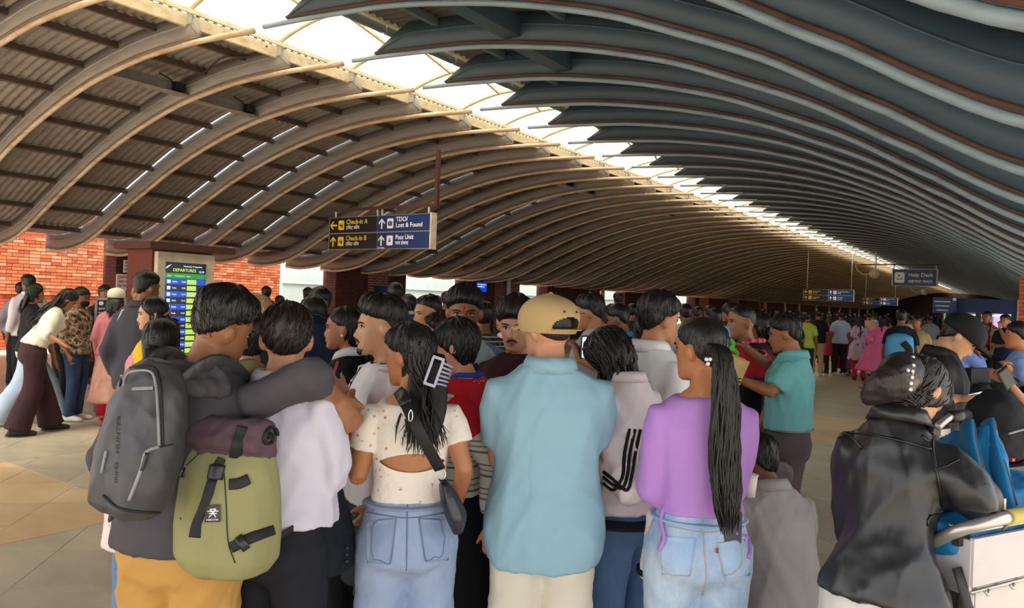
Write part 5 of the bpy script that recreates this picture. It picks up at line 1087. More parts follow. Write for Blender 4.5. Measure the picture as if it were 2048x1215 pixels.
# 5: woman in the purple top with the long ponytail
m_pur = cloth('#b584cf', 'purple_knit', .8, .2, var=.05); m_j5 = denim('#7f9fca', '#d6dfe8', .95)
E5 = person('woman in purple top with waist-length ponytail and light jeans', 1414, 2.5, 1.60, 14, 'f', head=(38, 0, 0), skn='#b4764f',
    L=((-.10, .26, 1.08), (-.35, -1, -.5), dict(curl=.7)), R=((.06, .28, 1.06), (.35, -1, -.5), dict(curl=.7)),
    top=dict(m=m_pur, name='purple_top', sleeve=1.75, ease=.014, sease=.014, hem=1.0, neck=1.415, fold=.004, seed=6, freq=8), bottom=dict(kind='trousers', m=m_j5, waist=1.03, ease=.012, fold=.003), shoes='#d8d4cc',
    hair=dict(top=.010, sides=.007, back=.008, nape=.05, front=.185, side=.12, mess=.05, locks=120, lock_r=.002, lift=.001, seed=2, tail=dict(path=[(.0, -.105, 1.60), (.012, -.16, 1.585), (.022, -.185, 1.50), (.03, -.18, 1.36), (.035, -.175, 1.2), (.045, -.19, 1.08), (.05, -.195, .98)], rad=[.014, .024, .036, .045, .048, .042, .025], n=240, r=.0045, wave=.005, waves=7)), facef=True)
for q in ((1413, 718), (1420, 718), (1416, 727)): MB().ball(E5.loc(q[0], q[1], 2.30), .0065, 8, 6).build('pearl', mat('pearl', '#efece6', .15), E5.hair)
bvb = bvh_of(E5.bottom.data); m_st5 = mat('gold_stitching', '#b9a98c', .9); m_j5b = denim('#8fb0d8', '#c6d6e8', .8)
for q in ([(1321, 1072), (1392, 1076), (1380, 1152), (1324, 1148)], [(1434, 1086), (1498, 1076), (1500, 1150), (1450, 1160)]):
    pk = pix_patch(E5, bvb, q, 'back_pocket', m_j5b, E5.bottom, 8, .003); pix_seam(E5, bvh_of(pk.data), [q[0], q[3], q[2], q[1], q[0]], 'pocket_stitching', m_st5, pk, .0014, 40, .001)
pix_seam(E5, bvb, [(1318, 1048), (1360, 1056), (1408, 1064), (1450, 1060), (1496, 1050)], 'yoke_seam', m_st5, E5.bottom, .0018, 24); pix_seam(E5, bvb, [(1403, 1030), (1408, 1090), (1412, 1150), (1405, 1190)], 'centre_seam', m_st5, E5.bottom, .0018, 16)
MB().tube(E5.tp([(.150*math.sin(t), -.002+.112*math.cos(t), .985) for t in np.linspace(0, 2*math.pi, 40)]), [(.006, .020)]*40, 8, False, np.array([1.0, 0, 0])).build('waistband', m_j5b, E5.bottom, True)
pix_patch(E5, bvb, [(1432, 1096), (1437, 1096), (1437, 1105), (1432, 1105)], 'red_tab', mat('red_tab', '#b5243a', .7), E5.bottom, 3, .008)
ph = tag(empty('mobile_phone', E5.g0, E5.rz), 'dark grey phone sticking out of the back pocket of the jeans', 'phone'); pc = pixcast(E5, bvb, 1466, 1060, .012); b = MB().prism(rrect(.058, .12, .008), -.004, .004, FACE); b.v = [q@Rz(.25).T+pc for q in b.v]; b.build('case', mat('slate_case', '#474957', .5), ph); b = MB().prism(rrect(.012, .02, .004), 0, .003, FACE); b.v = [q@Rz(.25).T+pc+np.array([-.012, -.004, .04]) for q in b.v]; b.build('camera_bump', m_buckle, ph)
for x0, pts in ((0, [(1330, 1005), (1322, 1040), (1328, 1075), (1318, 1100)]), (1, [(1489, 1030), (1494, 1060), (1500, 1095), (1497, 1115)])): pix_seam(E5, bvb, pts, 'side_tie', m_pur, E5.top, .007, 14, .012)
# 6: woman in the black faux-leather overshirt
m_lea = leather(); m_wj = denim('#d8d6d2', '#e6e4e0', .4)
F6 = person('woman in glossy black overshirt and white jeans bending over the trolley', 1790, 2.12, 1.56, -14, 'f', lean=13, head=(-22, 42, 0), skn='#c08a68', width=.9,
    R=(('pix', 1975, 1030, 2.25), (.8, -.7, .5), dict(curl=1.0, elbow=(1945, 985, 2.02))), L=((-.05, .30, 1.0), (-.3, -1, -.3)),
    top=dict(m=m_lea, name='overshirt', sleeve=1.9, ease=.018, sease=.024, hem=.90, flare=.004, collar=.035, fold=.012, freq=6, seed=9, sflare=.2), bottom=dict(kind='trousers', m=m_wj, ease=.012), shoes='#d8d4cc',
    hair=dict(top=.020, sides=.016, back=.020, nape=.0, side=.06, front=.185, locks=160, lock_r=.002, lift=.001, mess=.04, col='#1a1210', seed=7, drape=dict(tip=1.36, n=150, half=.06, back_y=-.03, cx=-.06, dy=-.01, follow=.75, base=False, arc=1.5, r=.004, wave=.001)))
bvt = bvh_of(F6.top.data); pix_seam(F6, bvt, [(1672, 862), (1740, 868), (1800, 880), (1864, 898)], 'yoke_seam', leather('#0d0d0f', .3), F6.top, .004, 24); pix_seam(F6, bvt, [(1866, 850), (1866, 900), (1880, 980), (1890, 1060)], 'armhole_seam', leather('#0d0d0f', .3), F6.top, .004, 20); pix_seam(F6, bvt, [(1868, 938), (1890, 932), (1918, 918)], 'sleeve_seam', leather('#0d0d0f', .3), F6.top, .003, 12)
hv = MB(); hv.tube(smooth_path([F6.hp([(.0, -.03, .15)])[0], F6.hp([(-.03, -.07, .15)])[0], F6.loc(1792, 757, 2.04), F6.loc(1762, 776, 2.04), F6.loc(1736, 792, 2.05), F6.loc(1722, 800, 2.05)], 14), [(a_*.74, b_*.74) for a_, b_ in ((.07, .075), (.082, .084), (.085, .085), (.084, .082), (.082, .078), (.078, .072), (.073, .066), (.068, .058), (.062, .050), (.055, .042), (.046, .034), (.036, .026), (.024, .016), (.008, .006))], 24); me = fuse(hv, .008, 3, 'hair_fall'); folds(me, 5, .003, 22, (.4, .4, 1.6)); obj('hair_fall', me, hairmat('#1a1210'), F6.hair)
hcl = tag(empty('hair_comb', F6.g0, F6.rz), 'pearled comb pinning the hair of the woman in black overshirt', 'hair clip')
_h = [(np_of(q), [tuple(p.vertices) for p in q.polygons]) for q in (F6.hair.data, me)]; bvh_h = BVHTree.FromPolygons([tuple(v) for q in _h for v in q[0]], _h[0][1]+[tuple(x+len(_h[0][0]) for x in f) for f in _h[1][1]])
for i, (x_, y_) in enumerate(((1826, 714), (1827, 730), (1825, 742), (1816, 740), (1824, 754), (1822, 766), (1821, 778))): MB().ball(pixcast(F6, bvh_h, x_, y_, .004), .005, 8, 6).build('pearl', mat('pearl', '#efece6', .15), hcl)
MB().tube([pixcast(F6, bvh_h, x_, y_, .001) for x_, y_ in ((1826, 712), (1825, 745), (1821, 782))], .003, 6).build('bar', m_gold, hcl)
# ------------------------------------------------------------------ people just behind the front row
m_wht2 = cloth('#e2dfe2', 'white_jersey', .8, .35, var=.03); m_blk2 = cloth('#17171b', 'black_cotton', .85, .3); m_grysh = cloth('#3a3c42', 'grey_jersey', .85, .3)
# white/black striped-sleeve track jacket
m_tr = cloth('#ded0d2', 'blush_track_fabric', .7, .4, var=.04)
G7 = person('woman in blush track jacket with black sleeve stripes, head bowed, in blue jeans', 1268, 2.95, 1.565, 52, 'f', lean=5, head=(6, 38, 0), skn='#c48c6c', L=(('pix', 1200, 925, 2.85), (-.3, -1, -.4), dict(elbow=(1262, 975, 2.72), curl=.7)), R=((.02, .30, 1.1), (1, -.6, -.4), dict(curl=.7)),
    top=dict(m=m_tr, name='track_jacket', sleeve=1.92, ease=.034, sease=.026, hem=.90, collar=.03, fold=.008, seed=8), bottom=dict(kind='trousers', m=denim('#44608c', '#6f8bb0', .4), waist=.99, ease=.014), hair=dict(top=.022, sides=.02, back=.022, nape=.0, side=.05, front=.185, locks=120, seed=5, drape=dict(tip=1.22, n=240, half=.10, follow=1.0, dy=-.03, base=False, arc=2.2, r=.008, cx=.0, wave=.006)))
MB().tube(G7.tp([((.222)*math.sin(t), -.004+.178*math.cos(t), .875) for t in np.linspace(0, 2*math.pi, 40)]), [(.014, .048)]*40, 10, False, np.array([1.0, 0, 0])).build('black_waistband', m_blk2, G7.top, True)
bv = bvh_of(G7.top.data)
for o in (-13, -2, 9): pix_seam(G7, bv, [(1272+o, 858), (1262+o*1.0, 905), (1256+o*.8, 950), (1246+o*.8, 976+o*.4), (1225, 966-o*1.0), (1207, 952-o*1.0)], 'sleeve_stripe', m_blk2, G7.top, .0065, 26, .002)
sung = G7.hp([(-.07, .03, .20), (-.05, .07, .20)]); MB().tube(smooth_path(G7.hp([(-.085, -.0, .17), (-.07, .055, .20), (0, .075, .215), (.07, .055, .20), (.085, 0, .17)]), 16), .006, 6).build('hairband_glasses', m_buckle, G7.root, True)
# pale sleeve of a second jacket hanging by the purple top
pj = twin(E5, 'hanging_jacket', 'white jacket with black cuff hanging beside the purple top', 'jacket'); a0, a1 = E5.loc(1314, 1020, 2.62), E5.loc(1296, 1155, 2.66); b = MB(); b.tube(smooth_path([a0, a0*.5+a1*.5+np.array([.015, 0, 0]), a1], 8), [(.03, .04), (.038, .045), (.042, .045), (.045, .045), (.045, .045), (.043, .043), (.04, .04), (.036, .036)], 14); me = fuse(b, .009, 2, 'sleeve'); folds(me, 2, .005, 14); obj('sleeve', me, m_tr, pj); MB().tube([a1+(a0-a1)*.08, a1+(a0-a1)*.15], .046, 16, True).build('cuff_stripe', m_blk2, pj, True)
# man in the white tee and open track jacket
H8 = person('man with beard in white tee and open white-black track jacket, looking away', 776, 3.0, 1.605, 108, head=(-14, -2, 0), skn='#c08d69', R=(('pix', 702, 800, 2.80), (.8, .2, -1), dict(dir=(.05, .5, .5), palm=(-.3, .2, 1), curl=.15, spread=.5, elbow=(722, 890, 2.78))), L=((-.24, .08, .92), (-1, -.5, 0)),
    top=dict(m=m_wht2, name='white_tee', sleeve=.5, ease=.02, hem=.86, fold=.008, seed=4, neck=1.44), bottom=dict(kind='shorts', m=m_grysh, ease=.03, knee=.085), hair=dict(top=.034, sides=.003, back=.006, side=.148, nape=.07, front=.172, quiff=.012, mess=.15, lock_len=.08, lift=.008, seed=21), facef=dict(beard=1, moustache=1), shoes='#e0dcd4', vox=.009)
b = MB()
for sg in (-1, 1):
    S, E_, W_, o = H8.arm[sg]; u1, u2 = E_-S, W_-E_; b.tube([S+np.array([-sg*.05, 0, .01]), S, S+u1*.5, E_, E_+u2*.35, E_+u2*.82], [.068, .076, .072, .066, .062, .05], 16)
    rows = [(.90, .075), (1.0, .075), (1.1, .075), (1.2, .075), (1.3, .07), (1.38, .06), (1.42, .05)]; b.tube([(sg*.155*(1 if z < 1.36 else .8), -.01, z) for z, r in rows], [(r, .128 if z < 1.34 else .10) for z, r in rows], 16, True, np.array([0, 1.0, 0]))
b.tube([(0, -.075, z) for z in (.9, 1.1, 1.3, 1.40)], [(.17, .06), (.16, .058), (.17, .062), (.12, .05)], 20, True, np.array([0, 1.0, 0])); b.v = [q*H8.k for q in b.v]; me = fuse(b, .011, 3, 'open_jacket'); folds(me, 17, .007, 9); jk8 = obj('open_jacket', me, m_tr, H8.root); bv = bvh_of(me)
pix_patch(H8, bv, [(706, 720), (745, 708), (718, 752), (692, 760)], 'black_shoulder_panel', m_blk2, jk8, 8, .004); pix_patch(H8, bv, [(692, 758), (716, 752), (690, 800), (676, 806)], 'black_front_panel', m_blk2, jk8, 6, .004); MB().tube(H8.tp([(.085*math.sin(t), -.02+.08*math.cos(t), 1.415) for t in np.linspace(-2.3, -2.3+4.6+1.4, 24)]), [(.010, .024)]*24, 8, True, np.array([0, 0, 1.0])).build('jacket_collar', m_blk2, jk8, True)
# profile woman in the black vest
I9 = person('woman in profile with black vest over a white collar', 700, 3.75, 1.57, 82, 'f', head=(0, 0, 0), skn='#b07450', top=dict(m=m_blk2, name='vest', sleeve=.4, ease=.02, hem=.9, collar=.03, cm=m_wht2), hair=dict(top=.014, sides=.012, back=.016, nape=.02, side=.12, front=.185, locks=60, seed=8, drape=dict(tip=1.2, n=100, half=.07, back_y=-.12, arc=1.3, r=.007)), facef=True, vox=.009)
for sg in (-1, 1): MB().ball(I9.hp([(sg*.080, -.008, .082)])[0], .007, 8, 6).build('earring', mat('pearl', '#efece6', .15), I9.root)
m_pinkL = mat('pink_lanyard', '#d3537f', .7); strap(I9, bvh_of(I9.top.data), [(676, 722), (668, 752), (664, 790)], .016, 'lanyard', m_pinkL, None, 10)
# girl in the flag shawl
m_flag = cloth('#d0202c', 'flag_red', .75, .35); m_fblue = cloth('#2446b0', 'flag_blue', .75, .2); m_strp = striped([(0, '#d9d4c8'), (.30, '#6d7a70'), (.40, '#d9d4c8'), (.55, '#8a9188'), (.62, '#d9d4c8'), (.78, '#66736b'), (.84, '#d9d4c8')], .085)
J10 = person('girl with black bob in red flag shawl and striped shirt', 930, 3.05, 1.545, 66, 'f', head=(4, 6, 0), skn='#c9906d', L=(('pix', 982, 1046, 2.82), (.3, -1, 0), dict(curl=.6, elbow=(985, 925, 2.85))),
    top=dict(m=m_strp, name='striped_shirt', sleeve=1.85, ease=.02, hem=.93, fold=.006, seed=7), bottom=dict(kind='skirt', m=m_blk2, hem=.12, flare=.05), hair=dict(top=.024, sides=.018, back=.022, nape=.02, side=.085, front=.17, locks=200, lock_r=.0035, lock_len=.09, seed=33), facef=True, vox=.0095)
sw_ = shawl(J10, m_flag, m_fblue, 1.19, 1.44, .052); star_patch(J10, sw_.data, 958, 752, 16, m_wht, sw_, 8)
# tika man in the raglan tee
K11 = person('smiling man with red forehead mark in grey-blue raglan tee facing camera', 930, 3.6, 1.675, 176, head=(2, 4, 0), skn='#8f5b3c', top=dict(m=cloth('#bccdcd', 'mint_jersey', .8, .3), name='raglan_tee', sleeve=.8, ease=.02, hem=.86), hair=dict(top=.03, sides=.012, back=.012, front=.165, quiff=.01, lock_len=.08, seed=15), facef=dict(tika=1), vox=.008)
b = MB()
for sg in (-1, 1): S, E_, W_, o = K11.arm[sg]; b2 = MB(); b2.tube([S+np.array([-sg*.09, 0, .06]), S+np.array([-sg*.02, 0, .01]), S+(E_-S)*.4, S+(E_-S)*.85], [.05, .072, .072, .068], 16); b2.v = [q*K11.k for q in b2.v]; obj('raglan_sleeve', fuse(b2, .012, 2, 'raglan_sleeve'), cloth('#6f7f95', 'slate_jersey', .8, .3), K11.top)
strap(K11, bvh_of(K11.top.data), [(942, 730), (956, 760), (975, 800)], .06, 'bag_strap', m_strap, None, 10)
# maroon man, hand at chin
L12 = person('young man in maroon tee with hand on his chin', 1040, 3.4, 1.625, 152, head=(14, 6, 0), skn='#b98562', L=(('pix', 1072, 745, 3.05), (-1, .3, -1), dict(dir=(-.1, 0, 1), palm=(.3, -.9, .1), curl=.9, elbow=(1092, 850, 3.1))), top=dict(m=cloth('#3c1a1d', 'maroon_cotton', .85, .3), name='maroon_tee', sleeve=.7, ease=.02), hair=dict(top=.034, sides=.016, back=.016, front=.158, quiff=.014, lock_len=.09, lift=.012, seed=31), facef=dict(moustache=1))
# white-collared man looking right
M13 = person('dark-haired man in white collared shirt looking right, behind the purple top', 1308, 3.5, 1.675, -46, head=(-8, 2, 0), skn='#b57b56', top=dict(m=cloth('#e6e2e0', 'white_poplin', .8, .3, var=.03), sleeve=1.8, collar=.04, ease=.025), hair=dict(top=.032, sides=.010, back=.010, side=.125, nape=.06, front=.17, lock_len=.07, seed=41), facef=True, vox=.008)
# grey polo with spectacles
N14 = person('man with spectacles in pale grey polo holding a phone', 1190, 5.0, 1.68, 70, head=(6, 6, 0), skn='#b0764f', L=(('pix', 1160, 720, 4.75), (-.3, -1, -.6), dict(dir=(0, .4, 1), palm=(.2, 1, 0), curl=.8)), R=((.06, .30, 1.22), (1, 0, -1), dict(curl=.8)), top=dict(m=cloth('#aba7b0', 'pale_grey_pique', .8, .3), name='polo_shirt', sleeve=.75, collar=.03, ease=.024, hem=.80), hair=dict(top=.03, sides=.006, back=.008, side=.13, nape=.07, locks=120, seed=3), facef=True, vox=.010)
glasses(N14, m_buckle)
p_ = tag(empty('mobile_phone', N14.g0, N14.rz), 'phone held up by the man in the pale grey polo', 'phone'); c_ = N14.loc(1168, 694, 4.75); b = MB().prism(rrect(.07, .15, .01), -.004, .004, FACE); b.v = [q@Rz(-.2).T+c_ for q in b.v]; b.build('case', m_buckle, p_); b = MB().prism(rrect(.06, .13, .006), 0, .002, FACE); b.v = [q@Rz(-.2).T+c_+np.array([0, -.004, 0]) for q in b.v]; b.build('screen', e_txt, p_)
# teal polo man with watch
m_teal = cloth('#6fb0b2', 'teal_pique', .8, .4); m_maub = cloth('#5b4a50', 'mauve_brown_suiting', .8, .3)
O15 = person('man in teal polo and brown belted trousers adjusting a garland', 1585, 4.5, 1.60, 82, head=(0, 8, 0), skn='#9c6440', L=(('pix', 1476, 757, 4.45), (-.2, -1, -1), dict(dir=(0, 1, .1), palm=(1, .1, .3), curl=.8, elbow=(1542, 783, 4.35))), R=(('pix', 1490, 692, 4.72), (.3, -.6, -1), dict(dir=(0, 1, .1), palm=(-.4, 0, -1), curl=.5, elbow=(1540, 735, 4.75))),
    top=dict(m=m_teal, name='polo_shirt', sleeve=.78, collar=.035, ease=.024, sease=.02, hem=.98, belly=.015, fold=.007, seed=10), bottom=dict(kind='trousers', m=m_maub, waist=1.0, ease=.02), hair=dict(top=.024, sides=.008, back=.010, side=.125, nape=.06, front=.172, locks=160, seed=6), facef=dict(moustache=0), vox=.008)
MB().tube(O15.tp([(.180*math.sin(t), -.002+.132*math.cos(t), .985) for t in np.linspace(0, 2*math.pi, 40)]), [(.008, .020)]*40, 8, False, np.array([1.0, 0, 0])).build('belt', mat('tan_belt', '#8a7a70', .4), O15.bottom, True)
S, E_, W_, o = O15.arm[-1]; ax = nrm(W_-E_); s1_ = nrm(np.cross(ax, [0, 0, 1.0])); s2_ = np.cross(ax, s1_); c_ = (W_-ax*.02)*O15.k; wt = MB().tube([c_+(s1_*math.cos(t)+s2_*math.sin(t))*.029 for t in np.linspace(0, 6.28, 20)], [(.003, .008)]*20, 6, False, ax).build('watch', m_gold, O15.root, True); MB().ball(c_+s1_*.030*(-1 if (Rz(O15.rz)@s1_)@CF > 0 else 1), (.016, .016, .016), 10, 6).build('watch_face', m_gold, wt, True)
# the man being garlanded
P16 = person('man with shaved sides, red forehead mark and flag shawl in black tee', 1492, 4.95, 1.655, 118, head=(-4, 2, 0), skn='#a06a48', top=dict(m=m_blk2, name='black_tee', sleeve=.6, ease=.024, hem=.82), hair=dict(top=.008, sides=.0015, back=.0015, side=.135, nape=.08, front=.182, locks=0), facef=dict(tika=1, moustache=0), vox=.009)
sw16 = shawl(P16, m_flag, m_fblue, 1.22, 1.42, .05, True, 'flag_shawl', False); star_patch(P16, sw16.data, 1520, 702, 19, mat('pale_pink_print', '#e8c4cc', .8), sw16, 10, .72)
gl = tag(empty('flower_garland', P16.g0, P16.rz), 'pink and red petal garland around the neck of the flag-shawled man', 'garland'); a = np.linspace(0, 2*math.pi, 46, endpoint=False)
m_pet = [mat('petal_%d' % i, c_, .7) for i, c_ in enumerate(('#d8486a', '#e7909c', '#b8243c'))]
for i, t in enumerate(a):
    p = P16.tp([(.100*math.sin(t), .012+.135*math.cos(t), 1.465-.075*max(0, math.cos(t)))])[0]; MB().ball(p, (.021, .021, .017), 7, 5).build('blossom', m_pet[i % 3], gl, True)
# gift bags and paper packet they hold
gb = tag(empty('gift_packet', O15.g0, O15.rz), 'brown paper packet held by the man in teal polo', 'packet'); c_ = O15.loc(1462, 735, 4.45); b = MB().box((0, 0, 0), (.17, .03, .15), Rx(0)@Ry(.35)); b.v = [q@Rz(-1.45).T+c_ for q in b.v]; b.build('packet', mat('kraft_paper', '#cfae72', .8), gb); b = MB().box((0, 0, .078), (.17, .032, .012), Ry(.35)); b.v = [q@Rz(-1.45).T+c_ for q in b.v]; b.build('folded_edge', mat('kraft_fold', '#b8945a', .8), gb)
g2 = tag(empty('ribbon_bow', O15.g0, O15.rz), 'bright green ribbon with blue and amber tissue beside the pearls', 'ribbon'); c_ = O15.loc(1452, 694, 4.66)
for dx, dz, hx, rr_ in ((0, .02, '#46c84a', .045), (.03, -.04, '#46c84a', .04)): MB().tube([c_+Rz(-1.45)@np.array([dx+rr_*math.cos(t), 0, dz+rr_*.7*math.sin(t)]) for t in np.linspace(0, 6.28, 18)], [(.004, .014)]*18, 6, False).build('loop', mat('green_ribbon', hx, .5), g2, True)
for dz, hx in ((.08, '#5aa0d8'), (-.045, '#c98a2a')): b = MB().tube([c_+np.array([0, 0, dz-.04]), c_+np.array([0, .01, dz]), c_+np.array([0, 0, dz+.05])], [.02, .035, .012], 8); b.build('tissue', mat('tissue', hx, .6), g2)
# crouching man in grey
m_gry = cloth('#a5a09e', 'pale_grey_cotton', .85, .3)
Q17 = person('seated man in pale grey polo seen from behind, low beside the jeans', 1588, 3.3, 1.66, 40, lean=16, drop=.60, head=(26, 4, 0), skn='#7a4a30', legs={-1: ((-.18, .36, .52), (-.16, .16, .085)), 1: ((.18, .36, .52), (.16, .16, .085))}, L=((-.16, .34, 1.02), (-1, -.2, -1), dict(curl=.6)), R=((.16, .38, .95), (1, -.2, -1), dict(curl=.6)),
    top=dict(m=m_gry, name='polo_shirt', sleeve=.75, collar=.04, ease=.03, sease=.024, hem=.84, belly=.02, fold=.006, seed=19), bottom=dict(kind='trousers', m=denim('#39486a', '#5a6a8c', .4)), hair=dict(top=.022, sides=.014, back=.014, side=.115, nape=.045, locks=240, seed=16), facef=True)
# paper cup he holds and the suitcase he sits on
cu = tag(empty('paper_cup', Q17.g0, Q17.rz), 'white paper cup held up by the seated man', 'cup'); c_ = Q17.loc(1497, 970, 3.15); MB().tube([c_+np.array([0, 0, -.045]), c_+np.array([0, 0, .045])], [.028, .037], 16).build('cup_body', m_paper, cu, True); MB().tube([c_+np.array([.037*math.cos(t), .037*math.sin(t), .045]) for t in np.linspace(0, 6.28, 20)], .003, 6, False).build('rim', m_paper, cu, True)
sc_ = tag(empty('suitcase', Q17.g0+np.array([0, 0, 0]), Q17.rz), 'dark suitcase the seated man sits on', 'suitcase'); m_case = mat('dark_case', '#2a2422', .5)
b = MB().prism(rrect(.46, .26, .05), 0, .10, np.array([[1, 0, 0], [0, 1, 0], [0, 0, 1]], float), (0, -.06, .04)); b.build('shell', m_case, sc_); 
for x_ in (-.2, .2):
    for y_ in (-.12, .10): MB().tube([(x_-.012, y_, .025), (x_+.012, y_, .025)], .025, 12).build('wheel', m_buckle, sc_, True)
MB().tube(smooth_path([(-.07, -.19, .09), (-.05, -.21, .09), (.05, -.21, .09), (.07, -.19, .09)], 10), .010, 6).build('handle', m_strap, sc_, True)
# black cap with phone
m_jac = cloth('#1b1b1e', 'black_nylon', .7, .4)
R18 = person('young man in black cap and black jacket looking down at his phone', 1868, 4.15, 1.665, -84, head=(0, 34, 0), lean=6, skn='#c08c66', R=(('pix', 1912, 795, 3.95), (.2, -1, -.8), dict(dir=(0, 1, 0), palm=(-.2, 0, 1), curl=.6)), L=((-.10, .32, 1.10), (-.5, -1, -.8), dict(curl=.7, palm=(.3, 0, 1))), top=dict(m=m_jac, name='jacket', sleeve=1.9, ease=.034, sease=.026, collar=.045, hem=.80, fold=.007), hair=dict(top=.012, sides=.010, back=.012, side=.115, nape=.05, locks=80), facef=True, vox=.008)
cp = cap(R18, cloth('#121214', 'black_twill', .8, .1), True, False, .125, .017); bvc = bvh_of(cp.data); lg2 = pix_patch(R18, bvc, [(1898, 662), (1909, 655), (1911, 660), (1900, 667)], 'cap_badge', mat('badge_pink', '#d8707c', .6), cp, 4, .004)
ph2 = tag(empty('mobile_phone', R18.g0, R18.rz), 'slim phone in the hands of the man in black cap', 'phone'); c_ = R18.loc(1938, 793, 3.95); b = MB().box((0, 0, 0), (.075, .15, .009)); b.v = [q@Rx(.35).T+c_ for q in b.v]; b.build('case', m_buckle, ph2); b = MB().box((0, 0, .006), (.066, .135, .003)); b.v = [q@Rx(.35).T+c_ for q in b.v]; b.build('screen', e_txt, ph2)
# ------------------------------------------------------------------ luggage trolleys at the right
def frame_of(pa, pb):
    u = np.array(pb)-np.array(pa); u[2] = 0; u = nrm(u); return math.atan2(u[1], u[0])
pa, pb = at(1945, 1062, 2.02), at(2078, 1037, 2.17); rzt = frame_of(pa, pb); tl_ = tag(empty('luggage_trolley', (pa[0], pa[1], 0), rzt), 'luggage trolley with yellow handle sleeve and white panel under the blue bag', 'trolley')
m_tm = mat('trolley_steel', '#b9b2ad', .3, .7, var=.1); m_yl = mat('yellow_grip', '#d8c26a', .5, var=.15); m_pn = mat('scuffed_white_panel', '#bdb4b7', .5, var=.12, scale=3)
TW = .62; zt0 = pa[2]
MB().tube(smooth_path([(-.02, .10, zt0-.06), (-.03, .02, zt0+.0), (.02, -.035, zt0+.035), (.09, -.04, zt0+.04)], 14), .017, 12).build('handle_bend', m_tm, tl_, True); MB().tube([(.09, -.04, zt0+.04), (TW, -.04, zt0+.04)], .021, 14).build('handle_grip', m_yl, tl_, True)
MB().box((TW/2, .0, zt0-.085), (TW, .012, .13)).build('front_panel', m_pn, tl_); MB().box((TW/2, .02, zt0-.36), (TW-.10, .012, .40)).build('lower_panel', mat('cream_panel', '#c0b6b0', .5, var=.06), tl_); MB().box((.0, .11, zt0-.10), (.012, .22, .15)).build('side_panel', m_pn, tl_)
for z_ in (0, -.165): MB().tube([(0, 0, zt0+z_), (TW, 0, zt0+z_), (TW, .26, zt0+z_), (0, .26, zt0+z_), (0, 0, zt0+z_)], .005, 6).build('basket_rail', m_tm, tl_, True)
for i in range(6): MB().tube([(.04+i*.1, 0, zt0-.165), (.04+i*.1, .26, zt0-.165)], .004, 6).build('basket_wire', m_tm, tl_, True)
for i in range(5): MB().tube(smooth_path([(.06+i*.12, 0, zt0-.165), (.065+i*.12, -.012, zt0-.178), (.075+i*.12, -.006, zt0-.165)], 6), .004, 6).build('hook', m_tm, tl_, True)
for i in range(4): MB().tube([(.14+i*.13, -.03, zt0+.03), (.14+i*.13, 0, zt0-.01)], .005, 6).build('grip_stay', m_tm, tl_, True)
for x_ in (.04, TW-.10, TW-.02): MB().tube([(x_, .03, zt0-.15), (x_, .05, .20)], .018, 10).build('upright', m_tm, tl_, True)
for x_ in (.05, TW-.05): MB().tube([(x_, .05, .20), (x_+.02, .95, .16)], .018, 10).build('side_rail', m_tm, tl_, True)
MB().box((TW/2, .55, .18), (TW-.1, .75, .015)).build('deck', m_tm, tl_)
for x_, y_ in ((.05, .1), (TW-.05, .1), (TW/2, .92)): MB().tube([(x_-.018, y_, .065), (x_+.018, y_, .065)], .065, 16).build('wheel', m_buckle, tl_, True)
# blue bag in the basket
m_bl = cloth('#1b74ab', 'blue_nylon', .6, .35); bb = tag(empty('blue_bag', (pa[0], pa[1], 0), rzt), 'bright blue backpack lying in the trolley basket', 'bag')
b = MB(); b.tube([(-.02, .13, zt0-.045), (.06, .13, zt0-.04), (.25, .14, zt0-.02), (.48, .14, zt0), (.62, .15, zt0+.01)], [(.10, .05), (.115, .065), (.12, .085), (.12, .095), (.08, .06)], 20, True, np.array([0, 0, 1.0]), 2.6); b.tube([(.24, .16, zt0+.02), (.30, .20, zt0+.12), (.36, .24, zt0+.20)], [(.13, .07), (.13, .06), (.09, .04)], 18, True, np.array([1.0, 0, 0])); me = fuse(b, .010, 3, 'bag_body'); folds(me, 13, .007, 10); bo_ = obj('bag_body', me, m_bl, bb)
for o_ in (-.05, .06): MB().tube(smooth_path([(.16+o_, .03, zt0+.03), (.17+o_, .06, zt0+.11), (.24+o_, .13, zt0+.19), (.34+o_, .20, zt0+.245), (.44+o_, .25, zt0+.20)], 18), [(.024, .010)]*18, 8, True, np.array([1.0, 0, 0])).build('shoulder_strap', m_bl, bb, True); MB().tube(smooth_path([(.185+o_, .025, zt0+.04), (.20+o_, .06, zt0+.12), (.27+o_, .13, zt0+.2), (.36+o_, .195, zt0+.25)], 14), [(.007, .012)]*14, 6, True, np.array([1.0, 0, 0])).build('strap_edge', m_strap, bb, True)
MB().box((.0, .03, zt0-.03), (.05, .02, .03)).build('side_tab', m_strap, bb); MB().box((.13, -.005, zt0+.06), (.022, .004, .035)).build('care_label', m_paper, bb)
MB().tube(smooth_path([(-.03, .02, zt0-.1), (-.028, -.02, zt0-.22), (-.015, -.02, zt0-.33)], 8), [(.022, .003)]*8, 6, True, np.array([0, 1.0, 0])).build('hanging_strap', m_strap, bb, True)
cp_ = at(1958, 985, 2.28); cu_ = tag(empty('neck_cushion', cp_), 'pale grey rounded cushion beside the blue bag on the trolley', 'cushion'); b = MB().ball((0, 0, 0), (.075, .09, .065), 16, 12); b.build('cushion', cloth('#c3bfc0', 'pale_grey_fleece', .9, .3), cu_, True); MB().tube([(.075*math.cos(t), .09*math.sin(t), 0) for t in np.linspace(0, 6.28, 30)], .004, 6, False).build('piping', m_zip, cu_, True)
